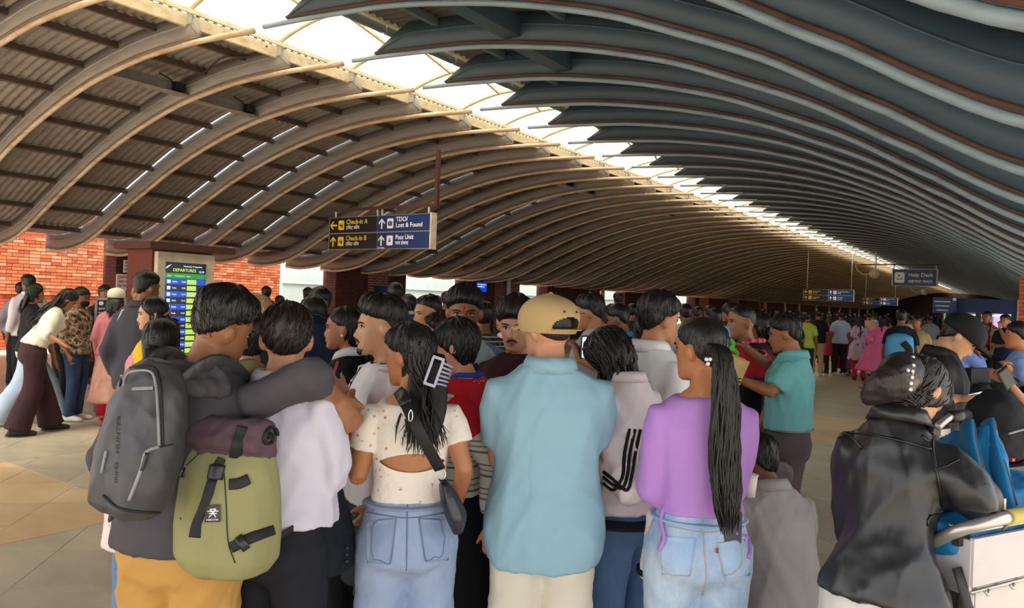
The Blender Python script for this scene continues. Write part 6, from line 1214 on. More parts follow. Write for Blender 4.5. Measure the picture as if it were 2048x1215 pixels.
# second trolley with wire basket, black backpack and padlock
pa2 = at(1885, 845, 3.2); t2 = tag(empty('luggage_trolley', (pa2[0], pa2[1], 0), rzt+.1), 'luggage trolley with empty wire basket behind the black overshirt', 'trolley'); z2 = pa2[2]
MB().tube(smooth_path([(-.05, 0, z2-.02), (.0, -.03, z2+.03), (.12, -.03, z2+.035), (.2, .0, z2+.0)], 14), .016, 10).build('handle_bend', m_tm, t2, True); MB().tube([(.0, -.03, z2+.03), (.14, -.03, z2+.03)], .026, 12).build('black_grip', m_buckle, t2, True)
MB().box((.04, .02, z2-.20), (.08, .03, .34)).build('column', m_tm, t2)
for z_ in (-.08, -.16, -.24): MB().tube([(.08, 0, z2+z_), (.22, 0, z2+z_), (.22, .18, z2+z_), (.08, .18, z2+z_), (.08, 0, z2+z_)], .004, 6).build('basket_rail', m_tm, t2, True)
for i in range(6): MB().tube([(.09+i*.026, 0, z2-.08), (.09+i*.026, 0, z2-.24), (.09+i*.026, .18, z2-.24)], .003, 5).build('basket_wire', m_tm, t2, True)
for x_ in (-.03, .5): MB().tube([(x_, 0, z2-.05), (x_+.02, .12, .18), (x_+.02, .8, .15)], .016, 8).build('upright', m_tm, t2, True)
MB().box((.25, .5, .16), (.5, .7, .015)).build('deck', m_tm, t2)
for x_, y_ in ((0, .1), (.5, .1), (.25, .8)): MB().tube([(x_-.018, y_, .06), (x_+.018, y_, .06)], .06, 14).build('wheel', m_buckle, t2, True)
g_ = at(2038, 880, 3.3); kb = tag(empty('black_backpack', (g_[0], g_[1], 0), rzt), 'bulky black backpack with brass padlock piled on the trolley', 'backpack'); m_bn = cloth('#141418', 'black_cordura', .75, .3); b = MB()
zb0 = at(2010, 925, 3.3)[2]; b.tube([(0, .1, zb0), (0, .1, zb0+.03), (0, .1, zb0+.15), (.01, .1, zb0+.24), (.02, .1, zb0+.31)], [(.11, .09), (.145, .12), (.15, .13), (.125, .11), (.05, .045)], 24, True, np.array([0, 1.0, 0]), 2.5); me = fuse(b, .012, 3, 'pack_body'); folds(me, 3, .007, 9); ko = obj('pack_body', me, m_bn, kb)
MB().tube(smooth_path([(-.12, -.02, zb0+.14), (-.02, -.045, zb0+.16), (.1, -.035, zb0+.14)], 12), .005, 6).build('zip', m_zip, kb, True); MB().box((.08, -.045, zb0+.115), (.022, .01, .02)).build('padlock', m_gold, kb); MB().tube([(.08+.008*math.cos(t), -.045, zb0+.127+.010*math.sin(t)) for t in np.linspace(0, math.pi, 8)], .002, 5).build('padlock_shackle', m_steel, kb, True); MB().box((-.11, -.03, zb0+.03), (.02, .02, .012)).build('red_badge', mat('red_badge', '#b8283c', .5), kb)
sb_ = tag(empty('suitcase', (g_[0], g_[1], 0), rzt), 'upright black suitcase under the black backpack', 'suitcase'); MB().prism(rrect(.36, .26, .04), .08, zb0-.005, np.eye(3), (0, .1, 0)).build('shell', m_case, sb_)
for x_ in (-.12, .12): MB().tube([(x_, .0, .04), (x_, .03, .04)], .04, 12).build('wheel', m_buckle, sb_, True)
MB().tube(smooth_path([(-.1, -.03, zb0-.1), (-.08, -.06, zb0-.1), (.08, -.06, zb0-.1), (.1, -.03, zb0-.1)], 10), .008, 6).build('handle', m_strap, sb_, True)
g3 = at(1972, 948, 2.95); cb_ = tag(empty('brown_box', g3, rzt), 'small dusty-pink box wedged between the trolleys', 'box'); MB().box((0, 0, -.02), (.10, .12, .11)).build('carton', mat('dusty_pink_card', '#a07a70', .8), cb_); MB().box((0, 0, .037), (.104, .03, .004)).build('tape', m_paper, cb_)
st2 = tag(empty('stack_support', (g3[0], g3[1], 0), rzt), 'dark travel case beneath the small pink box', 'suitcase'); MB().prism(rrect(.2, .2, .03), .06, g3[2]-.077, np.eye(3)).build('shell', m_case, st2)
for x_ in (-.07, .07): MB().tube([(x_, -.01, .03), (x_, .02, .03)], .03, 10).build('wheel', m_buckle, st2, True)
g4 = at(1962, 775, 5.7); fb = tag(empty('black_holdall', (g4[0], g4[1], 0), rzt), 'black holdall with raised lid on a luggage pile beyond the backpack', 'bag'); b = MB(); b.tube([(0, 0, .0), (0, 0, .3), (0, 0, g4[2]-.06), (0, 0, g4[2]+.04)], [(.2, .14), (.2, .15), (.17, .13), (.12, .09)], 18, True, np.array([0, 1.0, 0]), 2.8); me = fuse(b, .02, 2, 'bag_body'); folds(me, 5, .01, 7); obj('bag_body', me, m_bn, fb); MB().box((.0, .02, g4[2]+.07), (.28, .05, .16)).build('lid', m_bn, fb); MB().ball((.15, -.02, g4[2]+.1), .014, 8, 6).build('rivet', m_steel, fb)
# ------------------------------------------------------------------ people further back, each as the photo shows them
def mid(label, px, d, H, face, sex='m', **kw):
    kw.setdefault('vox', .0135 if d < 6.5 else .019); kw.setdefault('hero', False)
    h = kw.get('hair', dict()); 
    if h is not None: h = dict(dict(top=.024, sides=.010, back=.012, nape=.05, locks=40 if d < 6.5 else 0, seed=int(px) % 97), **h)
    kw['hair'] = h; return person(label, px, d, H, face, sex, **kw)
LONG = lambda tip=1.15, half=.09, **k: dict(sides=.014, back=.016, nape=.0, side=.09, front=.185, drape=dict(dict(tip=tip, n=60, half=half, back_y=-.12, arc=1.7, r=.010), **k))
def tee(hexc, sleeve=.7, **k): return dict(dict(m=cloth(hexc, 'cloth', .85, .3), sleeve=sleeve, ease=.022), **k)
def tro(hexc, **k): return dict(dict(kind='trousers', m=cloth(hexc, 'trouser_cloth', .85, .3)), **k)
def jean(hexc='#2f4468', **k): return dict(dict(kind='trousers', m=denim(hexc, '#6b83a8', .4)), **k)
# left group by the wall
a1_ = mid('man in white office shirt with red lanyard, back turned, by the brick wall', 58, 10.6, 1.73, 22, top=tee('#d8cfd4', 1.7, collar=.03), bottom=tro('#1d1d22'), skn='#7d5038'); MB().tube(a1_.tp([(.07*math.sin(t), -.016+.068*math.cos(t), 1.475) for t in np.linspace(0, 6.28, 24)]), .008, 6, False).build('lanyard', m_red, a1_.root, True)
mid('dark-haired person half hidden behind the white-shirted office man', 42, 11.6, 1.62, -20, top=tee('#8d8790', 1.7), bottom=tro('#1d1d22'), skn='#7d5038')
a2_ = mid('woman in white blouse and maroon flared trousers bending with open palm', 72, 8.1, 1.66, -78, 'f', lean=26, head=(0, 12, 0), top=tee('#e6e2cf', 1.25, sease=.026, hem=.97), bottom=dict(kind='trousers', m=cloth('#3d2326', 'maroon_crepe', .85, .3), ease=.02, knee=.085, ankle=.12, waist=1.04), hair=LONG(1.12, .10, wave=.012, back_y=-.06), skn='#a8704c', R=(('pix', 128, 688, 7.9), (.3, -1, -.6), dict(palm=(0, .1, 1), curl=.2)), L=(('pix', 112, 735, 8.3), (-.3, -1, -.5), dict(palm=(0, .2, 1), curl=.3)), legs={-1: ((-.10, .12, .48), (-.11, .22, .085)), 1: ((.10, -.02, .48), (.10, -.16, .085))}, facef=True)
mid('person in wide pale blue trousers and white sneakers striding behind the bending woman', 66, 8.7, 1.62, -80, 'f', top=tee('#1a1a1e', 1.6), bottom=dict(kind='trousers', m=cloth('#b9c8dc', 'pale_blue_cotton', .85, .3), ease=.03, knee=.09, ankle=.10), shoes='#e6e0d2', hair=LONG(1.25), skn='#a8704c', legs={-1: ((-.10, .20, .50), (-.10, .34, .085)), 1: ((.10, -.10, .48), (.10, -.36, .10))})
a4_ = mid('person in black mask, brown camouflage jacket, dark jeans and white sneakers', 158, 9.0, 1.58, -118, head=(-6, 4, 0), top=dict(m=camo(['#2c2018', '#7a5f48', '#b09a80', '#4a3526'], 16), sleeve=1.8, ease=.03, hem=.86, name='camouflage_jacket'), bottom=jean('#1c3358'), shoes='#e6dfd0', facef=True, hair=dict(front=.160, top=.028), skn='#8c5a3c')
mk = MB().ball((0, 0, 0), (.064, .054, .05), 14, 10); mk.v = [a4_.hp(q+np.array([0, .054, .05])) for q in mk.v]; mk.build('face_mask', m_blk2, a4_.root, True); MB().tube(a4_.tp([(.12*math.sin(t), .11*math.cos(t)-.01, 1.40) for t in np.linspace(.6, 2.4, 14)]), .006, 6).build('white_piping', m_paper, a4_.root, True)
mid('person all in black leaning towards the masked one, hand out', 128, 9.4, 1.60, -70, lean=18, top=tee('#121214', 1.6), bottom=tro('#121214'), R=((.14, .42, 1.0), (.4, -1, -.5), dict(palm=(0, 0, 1), curl=.2)), skn='#8c5a3c', shoes='#e6dfd0', facef=True)
a6_ = mid('man in dark grey zip jacket looking at the departures screen', 288, 6.1, 1.735, -38, head=(-18, 0, 0), top=tee('#45424a', 1.85, ease=.034, sease=.026, collar=.035, hem=.78), bottom=tro('#26262b'), hair=dict(top=.03, sides=.008, side=.13, nape=.065), skn='#8c5a3c', vox=.010, facef=True)
for sg in (-1, 1): MB().tube(a6_.tp([(sg*.06, -.06, 1.435), (sg*.11, -.10, 1.40), (sg*.15, -.105, 1.30)]), [(.004, .008)]*3, 6).build('shoulder_piping', m_paper, a6_.root, True)
a7_ = mid('girl in yellow sleeveless top with pink clip in her hair', 316, 5.0, 1.56, 100, 'f', head=(-6, 2, 0), top=tee('#e3b916', .25, hem=.93), bottom=tro('#4a3028'), hair=LONG(1.32, .07, cx=.0, back_y=-.13), skn='#d49a72', facef=True, vox=.010)
c_ = a7_.hp([(-.02, -.115, .11)])[0]; f_ = MB(); [f_.bar(c_+np.array(p), c_+np.array(q), .010) for p, q in (((-.0, .0, .035), (-.0, 0, -.035)), ((0, .03, .035), (0, .03, -.035)), ((0, 0, .035), (0, .03, .035)), ((0, 0, -.035), (0, .03, -.035)))]; f_.build('pink_hair_clip', mat('pink_plastic', '#e8b6b0', .4), a7_.root)
pb_ = tag(empty('pink_bag', ground(284, 5.02), .4), 'soft pink backpack hanging beside the girl in yellow', 'bag'); b = MB(); zc = at(280, 735, 5.02)[2]; b.tube([(0, 0, zc-.17), (0, 0, zc-.12), (.02, 0, zc), (.06, 0, zc+.13), (.09, 0, zc+.22)], [(.05, .04), (.11, .08), (.11, .085), (.08, .06), (.03, .03)], 18, True, np.array([0, 1.0, 0])); me = fuse(b, .014, 3, 'bag_body'); folds(me, 2, .012, 9); obj('bag_body', me, cloth('#d98f88', 'pink_canvas', .85, .3), pb_); MB().tube(smooth_path([(.07, -.03, zc+.2), (.15, -.02, zc+.32), (.2, .02, zc+.38)], 10), [(.02, .005)]*10, 6).build('strap', cloth('#d98f88', 'pink_canvas', .85, .3), pb_, True); MB().ball((-.06, -.085, zc-.05), .012, 8, 6).build('gold_charm', m_gold, pb_)
m_kur = floral('#ecd9cf', ['#b98a9c', '#d0a0a0', '#9c8aa8'], 16, .22, 'floral_kurta')
mid('woman with sleek straight black hair in cream floral kurta over jeans', 326, 3.25, 1.485, 6, 'f', top=dict(m=m_kur, name='kurta', sleeve=.8, ease=.018, hem=.60, flare=.03), bottom=jean('#6a86b4', knee=.07, ankle=.075), hair=dict(LONG(1.22, .085, wave=.0, n=140, r=.006), locks=120, lock_r=.002, lift=.0, mess=.02), skn='#b07a58', vox=.009, hero=True)
m_sat = cloth('#c98e78', 'rose_gold_satin', .4, .5, .25, spec=.6)
a9_ = mid('woman in pale cap with rose-gold skirt and red trousers in sandals', 232, 8.8, 1.60, -20, 'f', top=tee('#c87a80', 1.2), bottom=dict(kind='skirt', m=m_sat, hem=.28, flare=.10), skn='#c58a66', shoes='#a87050', hair=LONG(1.25)); cap(a9_, cloth('#d9d0b8', 'pale_cap', .85, .1), True, False, .125, .02)
for sg in (-1, 1): h_, kn, an = a9_.leg[sg]; MB().tube([kn+np.array([0, 0, .02]), an+np.array([0, 0, .02])], [.075, .06], 12).build('red_trouser_leg', cloth('#c2203c', 'crimson_cotton', .85, .3), a9_.root, True)
mid('bald man beyond the dark grey jacket', 277, 9.6, 1.66, 170, top=tee('#7a5a48', .7), hair=dict(top=.001, sides=.001, back=.001, front=.3, side=.3, nape=.3), skn='#b5764e', facef=True)
mid('person in blue jeans and dark jacket standing behind the navy notice board', 208, 10.6, 1.62, -150, top=tee('#1d1a1e', 1.7), bottom=jean('#33528a'), skn='#8c5a3c')
mid('person in maroon trousers sitting low by the wall under the notice board', 192, 10.0, 1.5, -60, 'f', drop=.40, lean=10, legs={-1: ((-.12, .38, .50), (-.12, .55, .085)), 1: ((.12, .38, .50), (.12, .45, .085))}, top=tee('#141216', 1.6), bottom=tro('#5a2a34'), skn='#8c5a3c', hair=LONG(1.25))
# between the hoodie and the floral top
mid('man with cropped blond hair just beyond the charcoal hoodie', 514, 3.5, 1.61, 10, top=tee('#2a2a30', 1.6), hair=dict(top=.008, sides=.004, back=.004, col='#b08a58', front=.18, locks=80), skn='#d3a07c', vox=.009, hero=True)
mid('person in black floral shirt seen between the hoodie and the white shirt', 500, 3.0, 1.53, 20, top=dict(m=floral('#15171a', ['#8c8f8a', '#b98a7c', '#4c5a50'], 22, .35, 'dark_floral'), sleeve=.7, ease=.02, collar=.02), hair=dict(top=.026, sides=.014, back=.014, nape=.04, locks=160), skn='#b98260', vox=.009, hero=True)
mid('person in striped black and white top beyond the hoodie', 446, 3.95, 1.50, -20, 'f', top=dict(m=striped([(0, '#16161a'), (.5, '#dcdad6')], .05), sleeve=.8, ease=.02), hair=LONG(1.3), skn='#b98260')
mid('smiling young man in black zip polo beside the pale wall bay', 645, 6.6, 1.66, 148, head=(-24, 2, 0), top=tee('#141416', .8, collar=.04), hair=dict(top=.034, front=.165, sides=.010), skn='#8a5638', facef=True, vox=.010)
mid('person in dark navy jacket carrying a navy backpack, back turned', 628, 4.4, 1.60, 0, top=tee('#1a2334', 1.8, ease=.05, sease=.03, collar=.03), hair=dict(top=.02), skn='#8a5638')
np_ = tag(empty('navy_backpack', ground(618, 4.12), YAW), 'navy backpack on the person between white shirt and vest', 'backpack'); zc = at(618, 690, 4.15)[2]; b = MB(); b.tube([(0, 0, zc-.22), (0, 0, zc-.18), (0, 0, zc), (0, 0, zc+.12), (0, 0, zc+.17)], [(.10, .06), (.15, .09), (.155, .10), (.13, .08), (.06, .04)], 20, True, np.array([0, 1.0, 0]), 2.6); me = fuse(b, .012, 3, 'pack_body'); folds(me, 2, .010, 8); obj('pack_body', me, cloth('#1d2a42', 'navy_nylon', .5, .4), np_); MB().tube(smooth_path([(-.05, -.05, zc+.12), (0, -.06, zc+.19), (.05, -.05, zc+.12)], 8), .010, 6).build('grab_handle', m_strap, np_, True)
mid('dark silhouetted man against the pale wall bay', 617, 13.5, 1.72, 30, top=tee('#161214', .7), bottom=tro('#161214'), skn='#5a3826')
mid('man in maroon shirt before the brickwork right of the kiosk', 534, 14.5, 1.72, 40, top=tee('#5a1f24', .7), skn='#5a3826')
mid('dark-haired person low against the brick right of the maroon shirt', 560, 12.5, 1.56, 0, top=tee('#1a1a20', .7), skn='#5a3826')
mid('dark-haired person just over the charcoal hoodie shoulder by the brick', 486, 13.0, 1.62, 20, top=tee('#1a1a20', .7), skn='#5a3826')
mid('man with dark tousled hair over bare forehead, behind the blue notice', 862, 5.2, 1.62, 128, head=(-10, 0, 0), top=tee('#4a4a50', .7), hair=dict(top=.03, sides=.004, side=.16, front=.188, nape=.08), skn='#c48a64', facef=True, vox=.010)
mid('person with reddish-brown curly hair in front of the tousled man', 888, 4.5, 1.525, 100, 'f', top=tee('#3a2a2a', 1.6), hair=dict(top=.035, sides=.025, back=.025, mess=.35, col='#2f1d16', locks=120, lift=.02), skn='#b07450')
mid('person with dark bun standing against the pale bay behind the tousled man', 820, 9.0, 1.66, 60, 'f', top=tee('#151418', 1.6), hair=LONG(1.3), skn='#6a4028'); mid('person in dark cap by the second pale bay', 893, 11.0, 1.72, -40, top=tee('#151418', 1.6), skn='#6a4028'); mid('tall dark-haired man with back turned left of the blue notice', 790, 8.0, 1.76, 0, top=tee('#19171b', 1.6), skn='#6a4028')
mid('man in black and white plaid shirt, back turned, beyond the raglan tee', 968, 5.8, 1.60, 10, top=dict(m=plaid('#20211f', '#4d4f48', '#b9b6a0'), sleeve=1.7, ease=.026, name='plaid_shirt'), hair=dict(top=.024), skn='#8a5638', vox=.012)
a_ = mid('photographer in pink shirt and grey vest with hand raised to face', 1018, 6.6, 1.58, 120, top=tee('#dfb6bd', 1.8), L=(('pix', 1012, 622, 6.3), (-1, 0, -1), dict(dir=(0, 0, 1), curl=.6)), hair=dict(top=.02), skn='#b5764e', facef=True); b = MB(); rows = [(.9, .165), (1.1, .165), (1.3, .18), (1.4, .14)]; b.tube([(0, 0, z) for z, r in rows], [(r*1.05, .148 if z < 1.35 else .11) for z, r in rows], 20, True, np.array([0, 1.0, 0])); b.v = [q*a_.k for q in b.v]; obj('grey_vest', fuse(b, .016, 2, 'grey_vest'), cloth('#4a4d4c', 'grey_vest', .85, .3), a_.root)
mid('dark-haired man behind the capped man beside the brick column', 1040, 8.0, 1.70, 40, top=tee('#141418', 1.6), skn='#6a4028')
mid('person in beige shirt standing just behind the pale grey polo', 1212, 7.1, 1.60, 60, top=tee('#8d8478', 1.7), hair=dict(top=.02, col='#3a2f2a'), skn='#a36c48')
mid('bearded man in navy blazer over teal shirt looking down', 1247, 6.2, 1.625, 74, head=(0, 14, 0), top=tee('#18202f', 1.85, ease=.03, collar=.03, cm=cloth('#2f8fb5', 'teal_shirt', .8, .2)), hair=dict(top=.026, sides=.010), skn='#8f5c3c', facef=dict(beard=1, moustache=1), vox=.010)
mid('man in bright white shirt and dark cap between polo and blazer', 1228, 8.2, 1.62, 60, top=tee('#e9e6e2', 1.7, collar=.03), skn='#9a6242', facef=True)
mid('man on a raised step before the fourth pale bay', 1236, 14.0, 1.86, 10, top=tee('#3a3834', 1.6), skn='#6a4028')
mid('woman with long dark hair and floral scarf near the navy blazer', 1290, 5.4, 1.56, 0, 'f', top=dict(m=floral('#5a2a24', ['#d8b49a', '#c98a6a', '#8a3a30'], 18, .35, 'scarf_print'), sleeve=1.6, ease=.03), hair=LONG(1.2), skn='#8f5c3c')
mid('man in white collar far behind the purple top', 1372, 9.5, 1.66, 20, top=tee('#dcd8d4', 1.7), skn='#8f5c3c'); mid('dark-clothed man with cropped hair left of the garlanded man', 1466, 7.4, 1.68, 60, head=(-20, 0, 0), top=tee('#15161a', 1.7), skn='#9a6242', facef=True); mid('man in navy shirt beyond the pictogram board', 1432, 9.0, 1.62, 20, top=tee('#16223c', 1.7), skn='#8f5c3c')
a_ = mid('woman in white face mask beside the garlanded man', 1468, 5.7, 1.555, 128, 'f', top=tee('#1a1a1e', 1.6), hair=dict(top=.012, sides=.008, back=.012), skn='#a36c48', facef=True); mk = MB().ball((0, 0, 0), (.052, .045, .04), 12, 8); mk.v = [a_.hp(q+np.array([0, .056, .052])) for q in mk.v]; mk.build('face_mask', m_paper, a_.root, True)
mid('woman with thick dark hair right behind the flag shawl', 1532, 6.2, 1.60, 70, 'f', head=(0, 6, 0), top=tee('#3a2028', 1.6), hair=dict(LONG(1.2), locks=40), skn='#7a4a32', facef=True)
# right-hand side
mid('man in blue shirt and khaki trousers hidden behind the black-capped man', 1910, 8.4, 1.62, -60, head=(0, 20, 0), top=tee('#6c82bf', 1.7, ease=.03), bottom=tro('#8a6f48'), skn='#9a6242', R=((.05, .25, 1.3), (1, 0, -1)), L=((-.05, .28, 1.2), (-1, 0, -1)))
a_ = mid('man in camouflage shirt with red scarf standing by the booth', 1974, 15.5, 1.78, 165, top=dict(m=camo(['#2a2a1e', '#5a5640', '#8a8064', '#3a3a28'], 12), sleeve=.7, ease=.03), bottom=tro('#17171a'), skn='#8a5638', facef=True, hair=dict(top=.02))
for sg in (-1, 1): MB().tube(smooth_path(a_.tp([(sg*.06, -.06, 1.47), (sg*.10, .06, 1.43), (sg*.11, .15, 1.25), (sg*.12, .16, .95)]), 10), [(.045, .012)]*10, 8, True, np.array([1.0, 0, 0])).build('red_scarf', cloth('#a8202c', 'red_scarf', .85, .3), a_.root, True)
mid('man in navy tee with hand at his mouth by the booth', 2012, 14.5, 1.72, 150, top=tee('#17203c', .8), bottom=tro('#1a1c22'), L=((.02, .16, 1.44), (-1, .2, -1), dict(dir=(.2, -.1, 1), curl=.8)), R=((-.08, .2, 1.12), (1, 0, -1)), skn='#a36c48', facef=True)
mid('man in bright blue jacket with jeans by the white standee', 1948, 16.0, 1.62, 120, top=tee('#1b4f9c', 1.8, ease=.03), bottom=jean('#3a4a66'), skn='#8a5638')
a_ = mid('person in light blue tee at the picture edge reaching out a tattooed arm', 2044, 6.3, 1.60, 90, top=tee('#7d9bd4', .7), R=(('pix', 2012, 728, 6.1), (1, 0, -1), dict(curl=.5)), skn='#b5764e')
a_ = mid('seated person in pale pink sleeve holding a phone at the right edge', 2046, 4.6, 1.55, 80, 'f', drop=.30, lean=5, top=tee('#d8b8b4', 1.3), L=(('pix', 2016, 762, 4.4), (-.3, -1, -.6), dict(curl=.7, dir=(0, 1, .4))), legs={-1: ((-.12, .38, .50), (-.12, .40, .085)), 1: ((.12, .38, .50), (.12, .40, .085))}, hair=LONG(1.2), skn='#c48a64')
c_ = at(2013, 756, 4.36); p_ = tag(empty('mobile_phone', c_, YAW), 'dark phone in the hand at the right edge', 'phone'); b = MB().box((0, 0, 0), (.07, .012, .14), Ry(-.7)@Rx(.3)); b.build('case', m_buckle, p_); b = MB().box((0, -.008, 0), (.06, .003, .125), Ry(-.7)@Rx(.3)); b.build('screen', mat('dark_glass', '#2a2c34', .1), p_)
# ------------------------------------------------------------------ the crowd in the distance
def clone(P, px, d, H, face, label, group, mats):
    r = P.root.copy(); COL.objects.link(r); r.location = ground(px, d); r.rotation_euler = (0, 0, YAW-math.atan((px-IW/2)/FPX)+math.radians(face)); r.scale = (H/1.7/P.k,)*3; r['label'] = label
    if group: r['group'] = group
    elif 'group' in r: del r['group']
    for ch in P.root.children:
        c = ch.copy(); COL.objects.link(c); c.parent = r
        key = {'body': 'skin', 'hair': 'hair', 'shirt': 'top', 'trousers': 'bottom', 'skirt': 'bottom', 'shoe': 'shoe'}.get(c.name.split('.')[0])
        if key in mats and c.material_slots: c.material_slots[0].link = 'OBJECT'; c.material_slots[0].material = mats[key]
    return r
lod = dict(vox=.024); G_ = None
PM = person('man in black shirt and tan trousers walking away on open floor', 1637, 19.5, 1.70, 6, 'm', top=dict(tee('#17191a', .8), vox=.024, hem=.84), bottom=dict(tro('#b59a70'), vox=.026), hair=dict(top=.024), hero=False, shoes='#c8c0b0', skn='#8a5638', **lod)
PF = person('woman with long dark hair in flower-print tunic and crimson trousers walking away', 1722, 18.6, 1.62, 0, 'f', top=dict(m=floral('#c9b4cf', ['#b83a6a', '#5a4a8c', '#e4dcea'], 9, .42, 'bold_floral'), sleeve=.9, ease=.03, hem=.52, flare=.05, vox=.024), bottom=dict(tro('#c81e4a'), vox=.026), hair=LONG(1.02, .10, r=.02, n=30), hero=False, skn='#8a5638', **lod)
PK = person('woman in flowing pink kurta walking beside the flower-print tunic', 1765, 17.6, 1.62, -6, 'f', top=dict(m=cloth('#d9659a', 'pink_chiffon', .7, .4), sleeve=1.7, ease=.05, hem=.34, flare=.14, vox=.024, fold=.012), bottom=dict(tro('#d9659a'), vox=.026), hair=LONG(1.15, .07, r=.02, n=30), hero=False, skn='#b5764e', L=((-.28, .02, .9), (-1, -.3, 0)), R=((.30, .02, .92), (1, -.3, 0)), **lod)
PW = person('woman in plain dark dress in the mid crowd under the large sign', 1704, 21.0, 1.60, 10, 'f', top=dict(tee('#1c1b20', 1.2), vox=.026, hem=.86), bottom=dict(kind='skirt', m=cloth('#1c1b20', 'dark_skirt', .85, .3), hem=.15, flare=.06), hair=LONG(1.2, .08, r=.02, n=24), hero=False, skn='#8a5638', **lod)
cm = lambda h: cloth(h, 'cloth', .85, .2)
named = [(PF, 1664, 20.3, 1.60, 20, 'woman in crimson shawl beside the black-shirted walker', '#c4254a', '#15151a'), (PM, 1682, 19.8, 1.70, 0, 'man in pale blue shirt with hands behind back', '#b4c0dc', '#1a1a22'), (PW, 1696, 20.4, 1.58, 10, 'woman in rose kurta between pale blue shirt and dark dress', '#a8485e', '#8c3a58'),
 (PM, 1615, 17.5, 1.62, -10, 'man in lime yellow shirt left of the black-shirted walker', '#a8b848', '#2a2a2c'), (PF, 1590, 16.5, 1.60, 30, 'woman in dark green top beyond the teal polo', '#223026', '#1a1a1c'), (PM, 1738, 22.0, 1.72, 10, 'man in peach shirt above the flower-print tunic', '#e0a690', '#2a2a2c'), (PM, 1748, 23.0, 1.74, -10, 'man in white shirt with blue backpack strap left of the pink kurta', '#cfe0ea', '#1c1c22'),
 (PW, 1775, 22.5, 1.62, 0, 'woman in mustard shawl right of the pink kurta', '#b58a2c', '#3a2a20'), (PM, 1835, 13.5, 1.62, 160, 'person in tan camouflage uniform facing camera near the rails', '#a08a5c', '#7a6a48'), (PM, 1822, 18.0, 1.70, 30, 'man in cream shirt beside the navy rucksack', '#cfc4b0', '#2a2a2c'), (PM, 1860, 21.0, 1.70, 20, 'man in grey shirt in front of the stacked trolleys', '#7f8288', '#2a2a2c'),
 (PM, 1955, 26.0, 1.70, 170, 'pale-shirted clerk inside the booth window', '#cdd6d8', '#33363c'), (PM, 1560, 13.0, 1.62, 40, 'man in olive tee beyond the flag shawl', '#4a4a30', '#1c1c1e'), (PW, 1646, 24.5, 1.62, -10, 'woman in deep red top half hidden behind the black-shirted walker', '#8c1f30', '#1c1c1e'), (PM, 1420, 12.0, 1.66, 30, 'man in dark jacket near the terracotta column', '#1d1f26', '#1c1c1e'),
 (PM, 1395, 13.0, 1.64, -30, 'man in brown shirt near the dark piers behind the purple top', '#4a3426', '#1c1c1e'), (PM, 1265, 11.5, 1.64, 20, 'man in charcoal shirt behind the bearded blazer man', '#26262a', '#1c1c1e'), (PW, 1345, 11.0, 1.60, -20, 'woman in dark teal top behind the white-collared man', '#17363c', '#1c1c1e'), (PM, 1075, 13.0, 1.66, 10, 'man in dark shirt under the third pale bay', '#1c1c20', '#1c1c1e'), (PM, 735, 13.0, 1.68, 20, 'man in dark jacket before the dark pier left of blue sign', '#1b1a1d', '#1c1c1e'),
 (PM, 875, 13.5, 1.66, 40, 'man in black tee before the second pale bay', '#151417', '#1c1c1e'), (PM, 1905, 24.0, 1.68, 10, 'man in slate shirt at the left end of the booth counter', '#5a6470', '#1c1c1e')]
for P_, px, d, H, fc, lab, t_, b_ in named: clone(P_, px, d, H, fc, lab, None, dict(top=cm(t_), bottom=cm(b_)))
rk = tag(empty('blue_rucksack', ground(1801, 11.74), YAW-.5), 'big sky-blue rucksack worn by the traveller in navy near the rails', 'backpack'); zc = at(1800, 700, 11.6)[2]; b = MB(); b.tube([(0, 0, zc-.32), (0, 0, zc-.26), (0, 0, zc), (0, 0, zc+.2), (0, 0, zc+.26)], [(.14, .09), (.2, .12), (.21, .13), (.19, .11), (.08, .05)], 18, True, np.array([0, 1.0, 0]), 2.6); obj('pack_body', fuse(b, .02, 2, 'pack_body'), cloth('#4f98c4', 'sky_nylon', .7, .3), rk); MB().tube(smooth_path([(.05, -.13, zc+.12), (.14, -.14, zc+.02), (.12, -.14, zc-.1), (.04, -.13, zc-.12)], 12), [(.05, .015)]*12, 8, True, np.array([0, 1.0, 0])).build('mesh_pocket', m_strap, rk, True)
clone(PM, 1803, 12.0, 1.72, 0, 'traveller in navy hooded top carrying the sky-blue rucksack', None, dict(top=cm('#141a2c'), bottom=cm('#3a3028')))
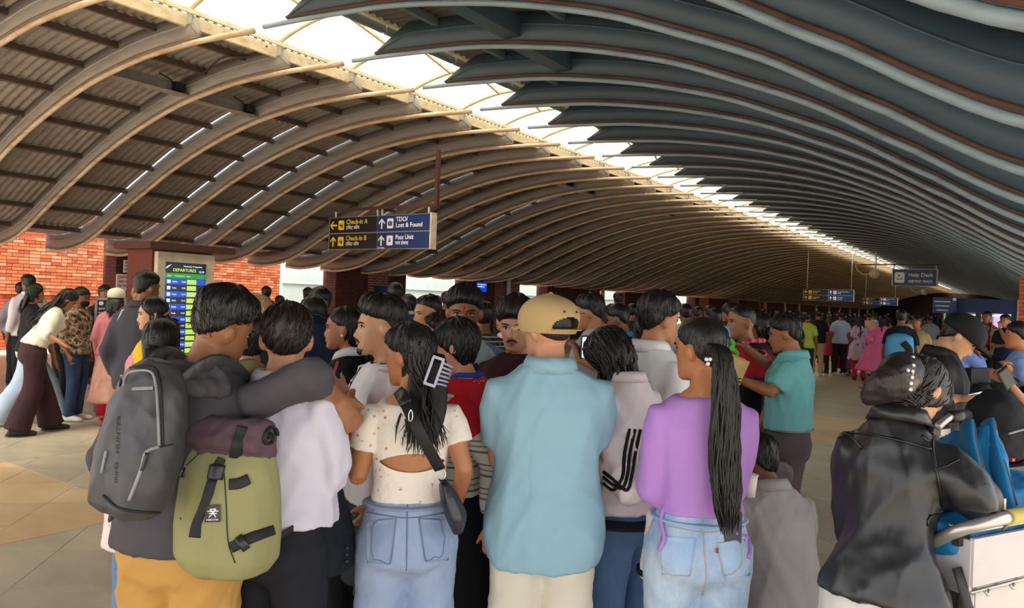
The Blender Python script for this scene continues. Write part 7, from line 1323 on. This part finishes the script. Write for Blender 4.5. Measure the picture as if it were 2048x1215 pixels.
# nobody can tell these apart
tops = [cm(h) for h in ('#1a1a1e', '#26222a', '#3a2026', '#20242e', '#2c2620', '#16161a', '#4a3a34')]
rg = np.random.default_rng(5)
spots = []
while len(spots) < 70:
    d = rg.uniform(24, 62); px = rg.uniform(1425, 1900)
    if px < 1560 and d < 30: d += 10
    while ground(px, d)[0] < -15.5: d -= 2
    if all(np.linalg.norm(ground(px, d)-ground(q[1], q[0])) > .75 for q in spots+[(z_[2], z_[1]) for z_ in named]): spots.append((d, px))
for d, px in sorted(spots): clone([PM, PW, PM, PF][rg.integers(4)], px, d, rg.uniform(1.56, 1.76), rg.uniform(-60, 60), 'dark-haired traveller in the dense distant crowd under the far signs', 'distant crowd', dict(top=tops[rg.integers(len(tops))], bottom=cm('#1a1a1e')))
# luggage behind the seated man
g5 = ground(1532, 4.0); sx_ = tag(empty('suitcase', g5, YAW), 'upright black suitcase behind the seated man', 'suitcase'); MB().prism(rrect(.34, .24, .04), .06, .62, np.eye(3)).build('shell', m_case, sx_)
for x_ in (-.12, .12): MB().tube([(x_-.012, -.06, .035), (x_+.012, -.06, .035)], .035, 12).build('wheel', m_buckle, sx_, True)
MB().tube([(-.09, .09, .62), (-.09, .09, .72), (.09, .09, .72), (.09, .09, .62)], .008, 6).build('pull_handle', m_alu, sx_)
bh = tag(empty('brown_holdall', g5+np.array([0, 0, .625]), YAW), 'brown leather holdall on the suitcase behind the seated man', 'bag'); b = MB(); b.tube([(-.15, 0, .12), (-.1, 0, .12), (0, 0, .13), (.1, 0, .12), (.15, 0, .12)], [(.09, .08), (.115, .115), (.12, .12), (.115, .115), (.09, .08)], 18, True, np.array([0, 0, 1.0]), 2.5); me = fuse(b, .012, 3, 'bag_body'); folds(me, 4, .005, 7); obj('bag_body', me, leather('#3a221a', .45), bh)
for y_ in (-.06, .06): MB().tube(smooth_path([(-.07, y_, .22), (-.05, y_, .33), (.05, y_, .33), (.07, y_, .22)], 12), .008, 6).build('carry_handle', m_strap, bh, True)
# nested trolleys by the booth
for i in range(7):
    p = hit(1838+i*6, 700, 1, 20.5+i*.02)
    o = tag(empty('parked_trolley', (p[0], 20.5+i*.1, 0)), 'nested luggage trolley with silver loop handle in the row by the booth', 'trolley', 'nested trolleys by the booth'); MB().tube(smooth_path([(-.02, 0, .1), (-.02, 0, .95), (.0, 0, 1.08), (.03, 0, .95), (.03, 0, .1)], 14), .014, 6).build('loop_handle', m_tm, o, True); MB().box((0, .3, .2), (.05, .6, .03)).build('deck', m_tm, o); MB().tube([(-.02, .05, .05), (.03, .05, .05)], .05, 10).build('wheel', m_buckle, o)
bpy.data.scenes.remove(TMP)
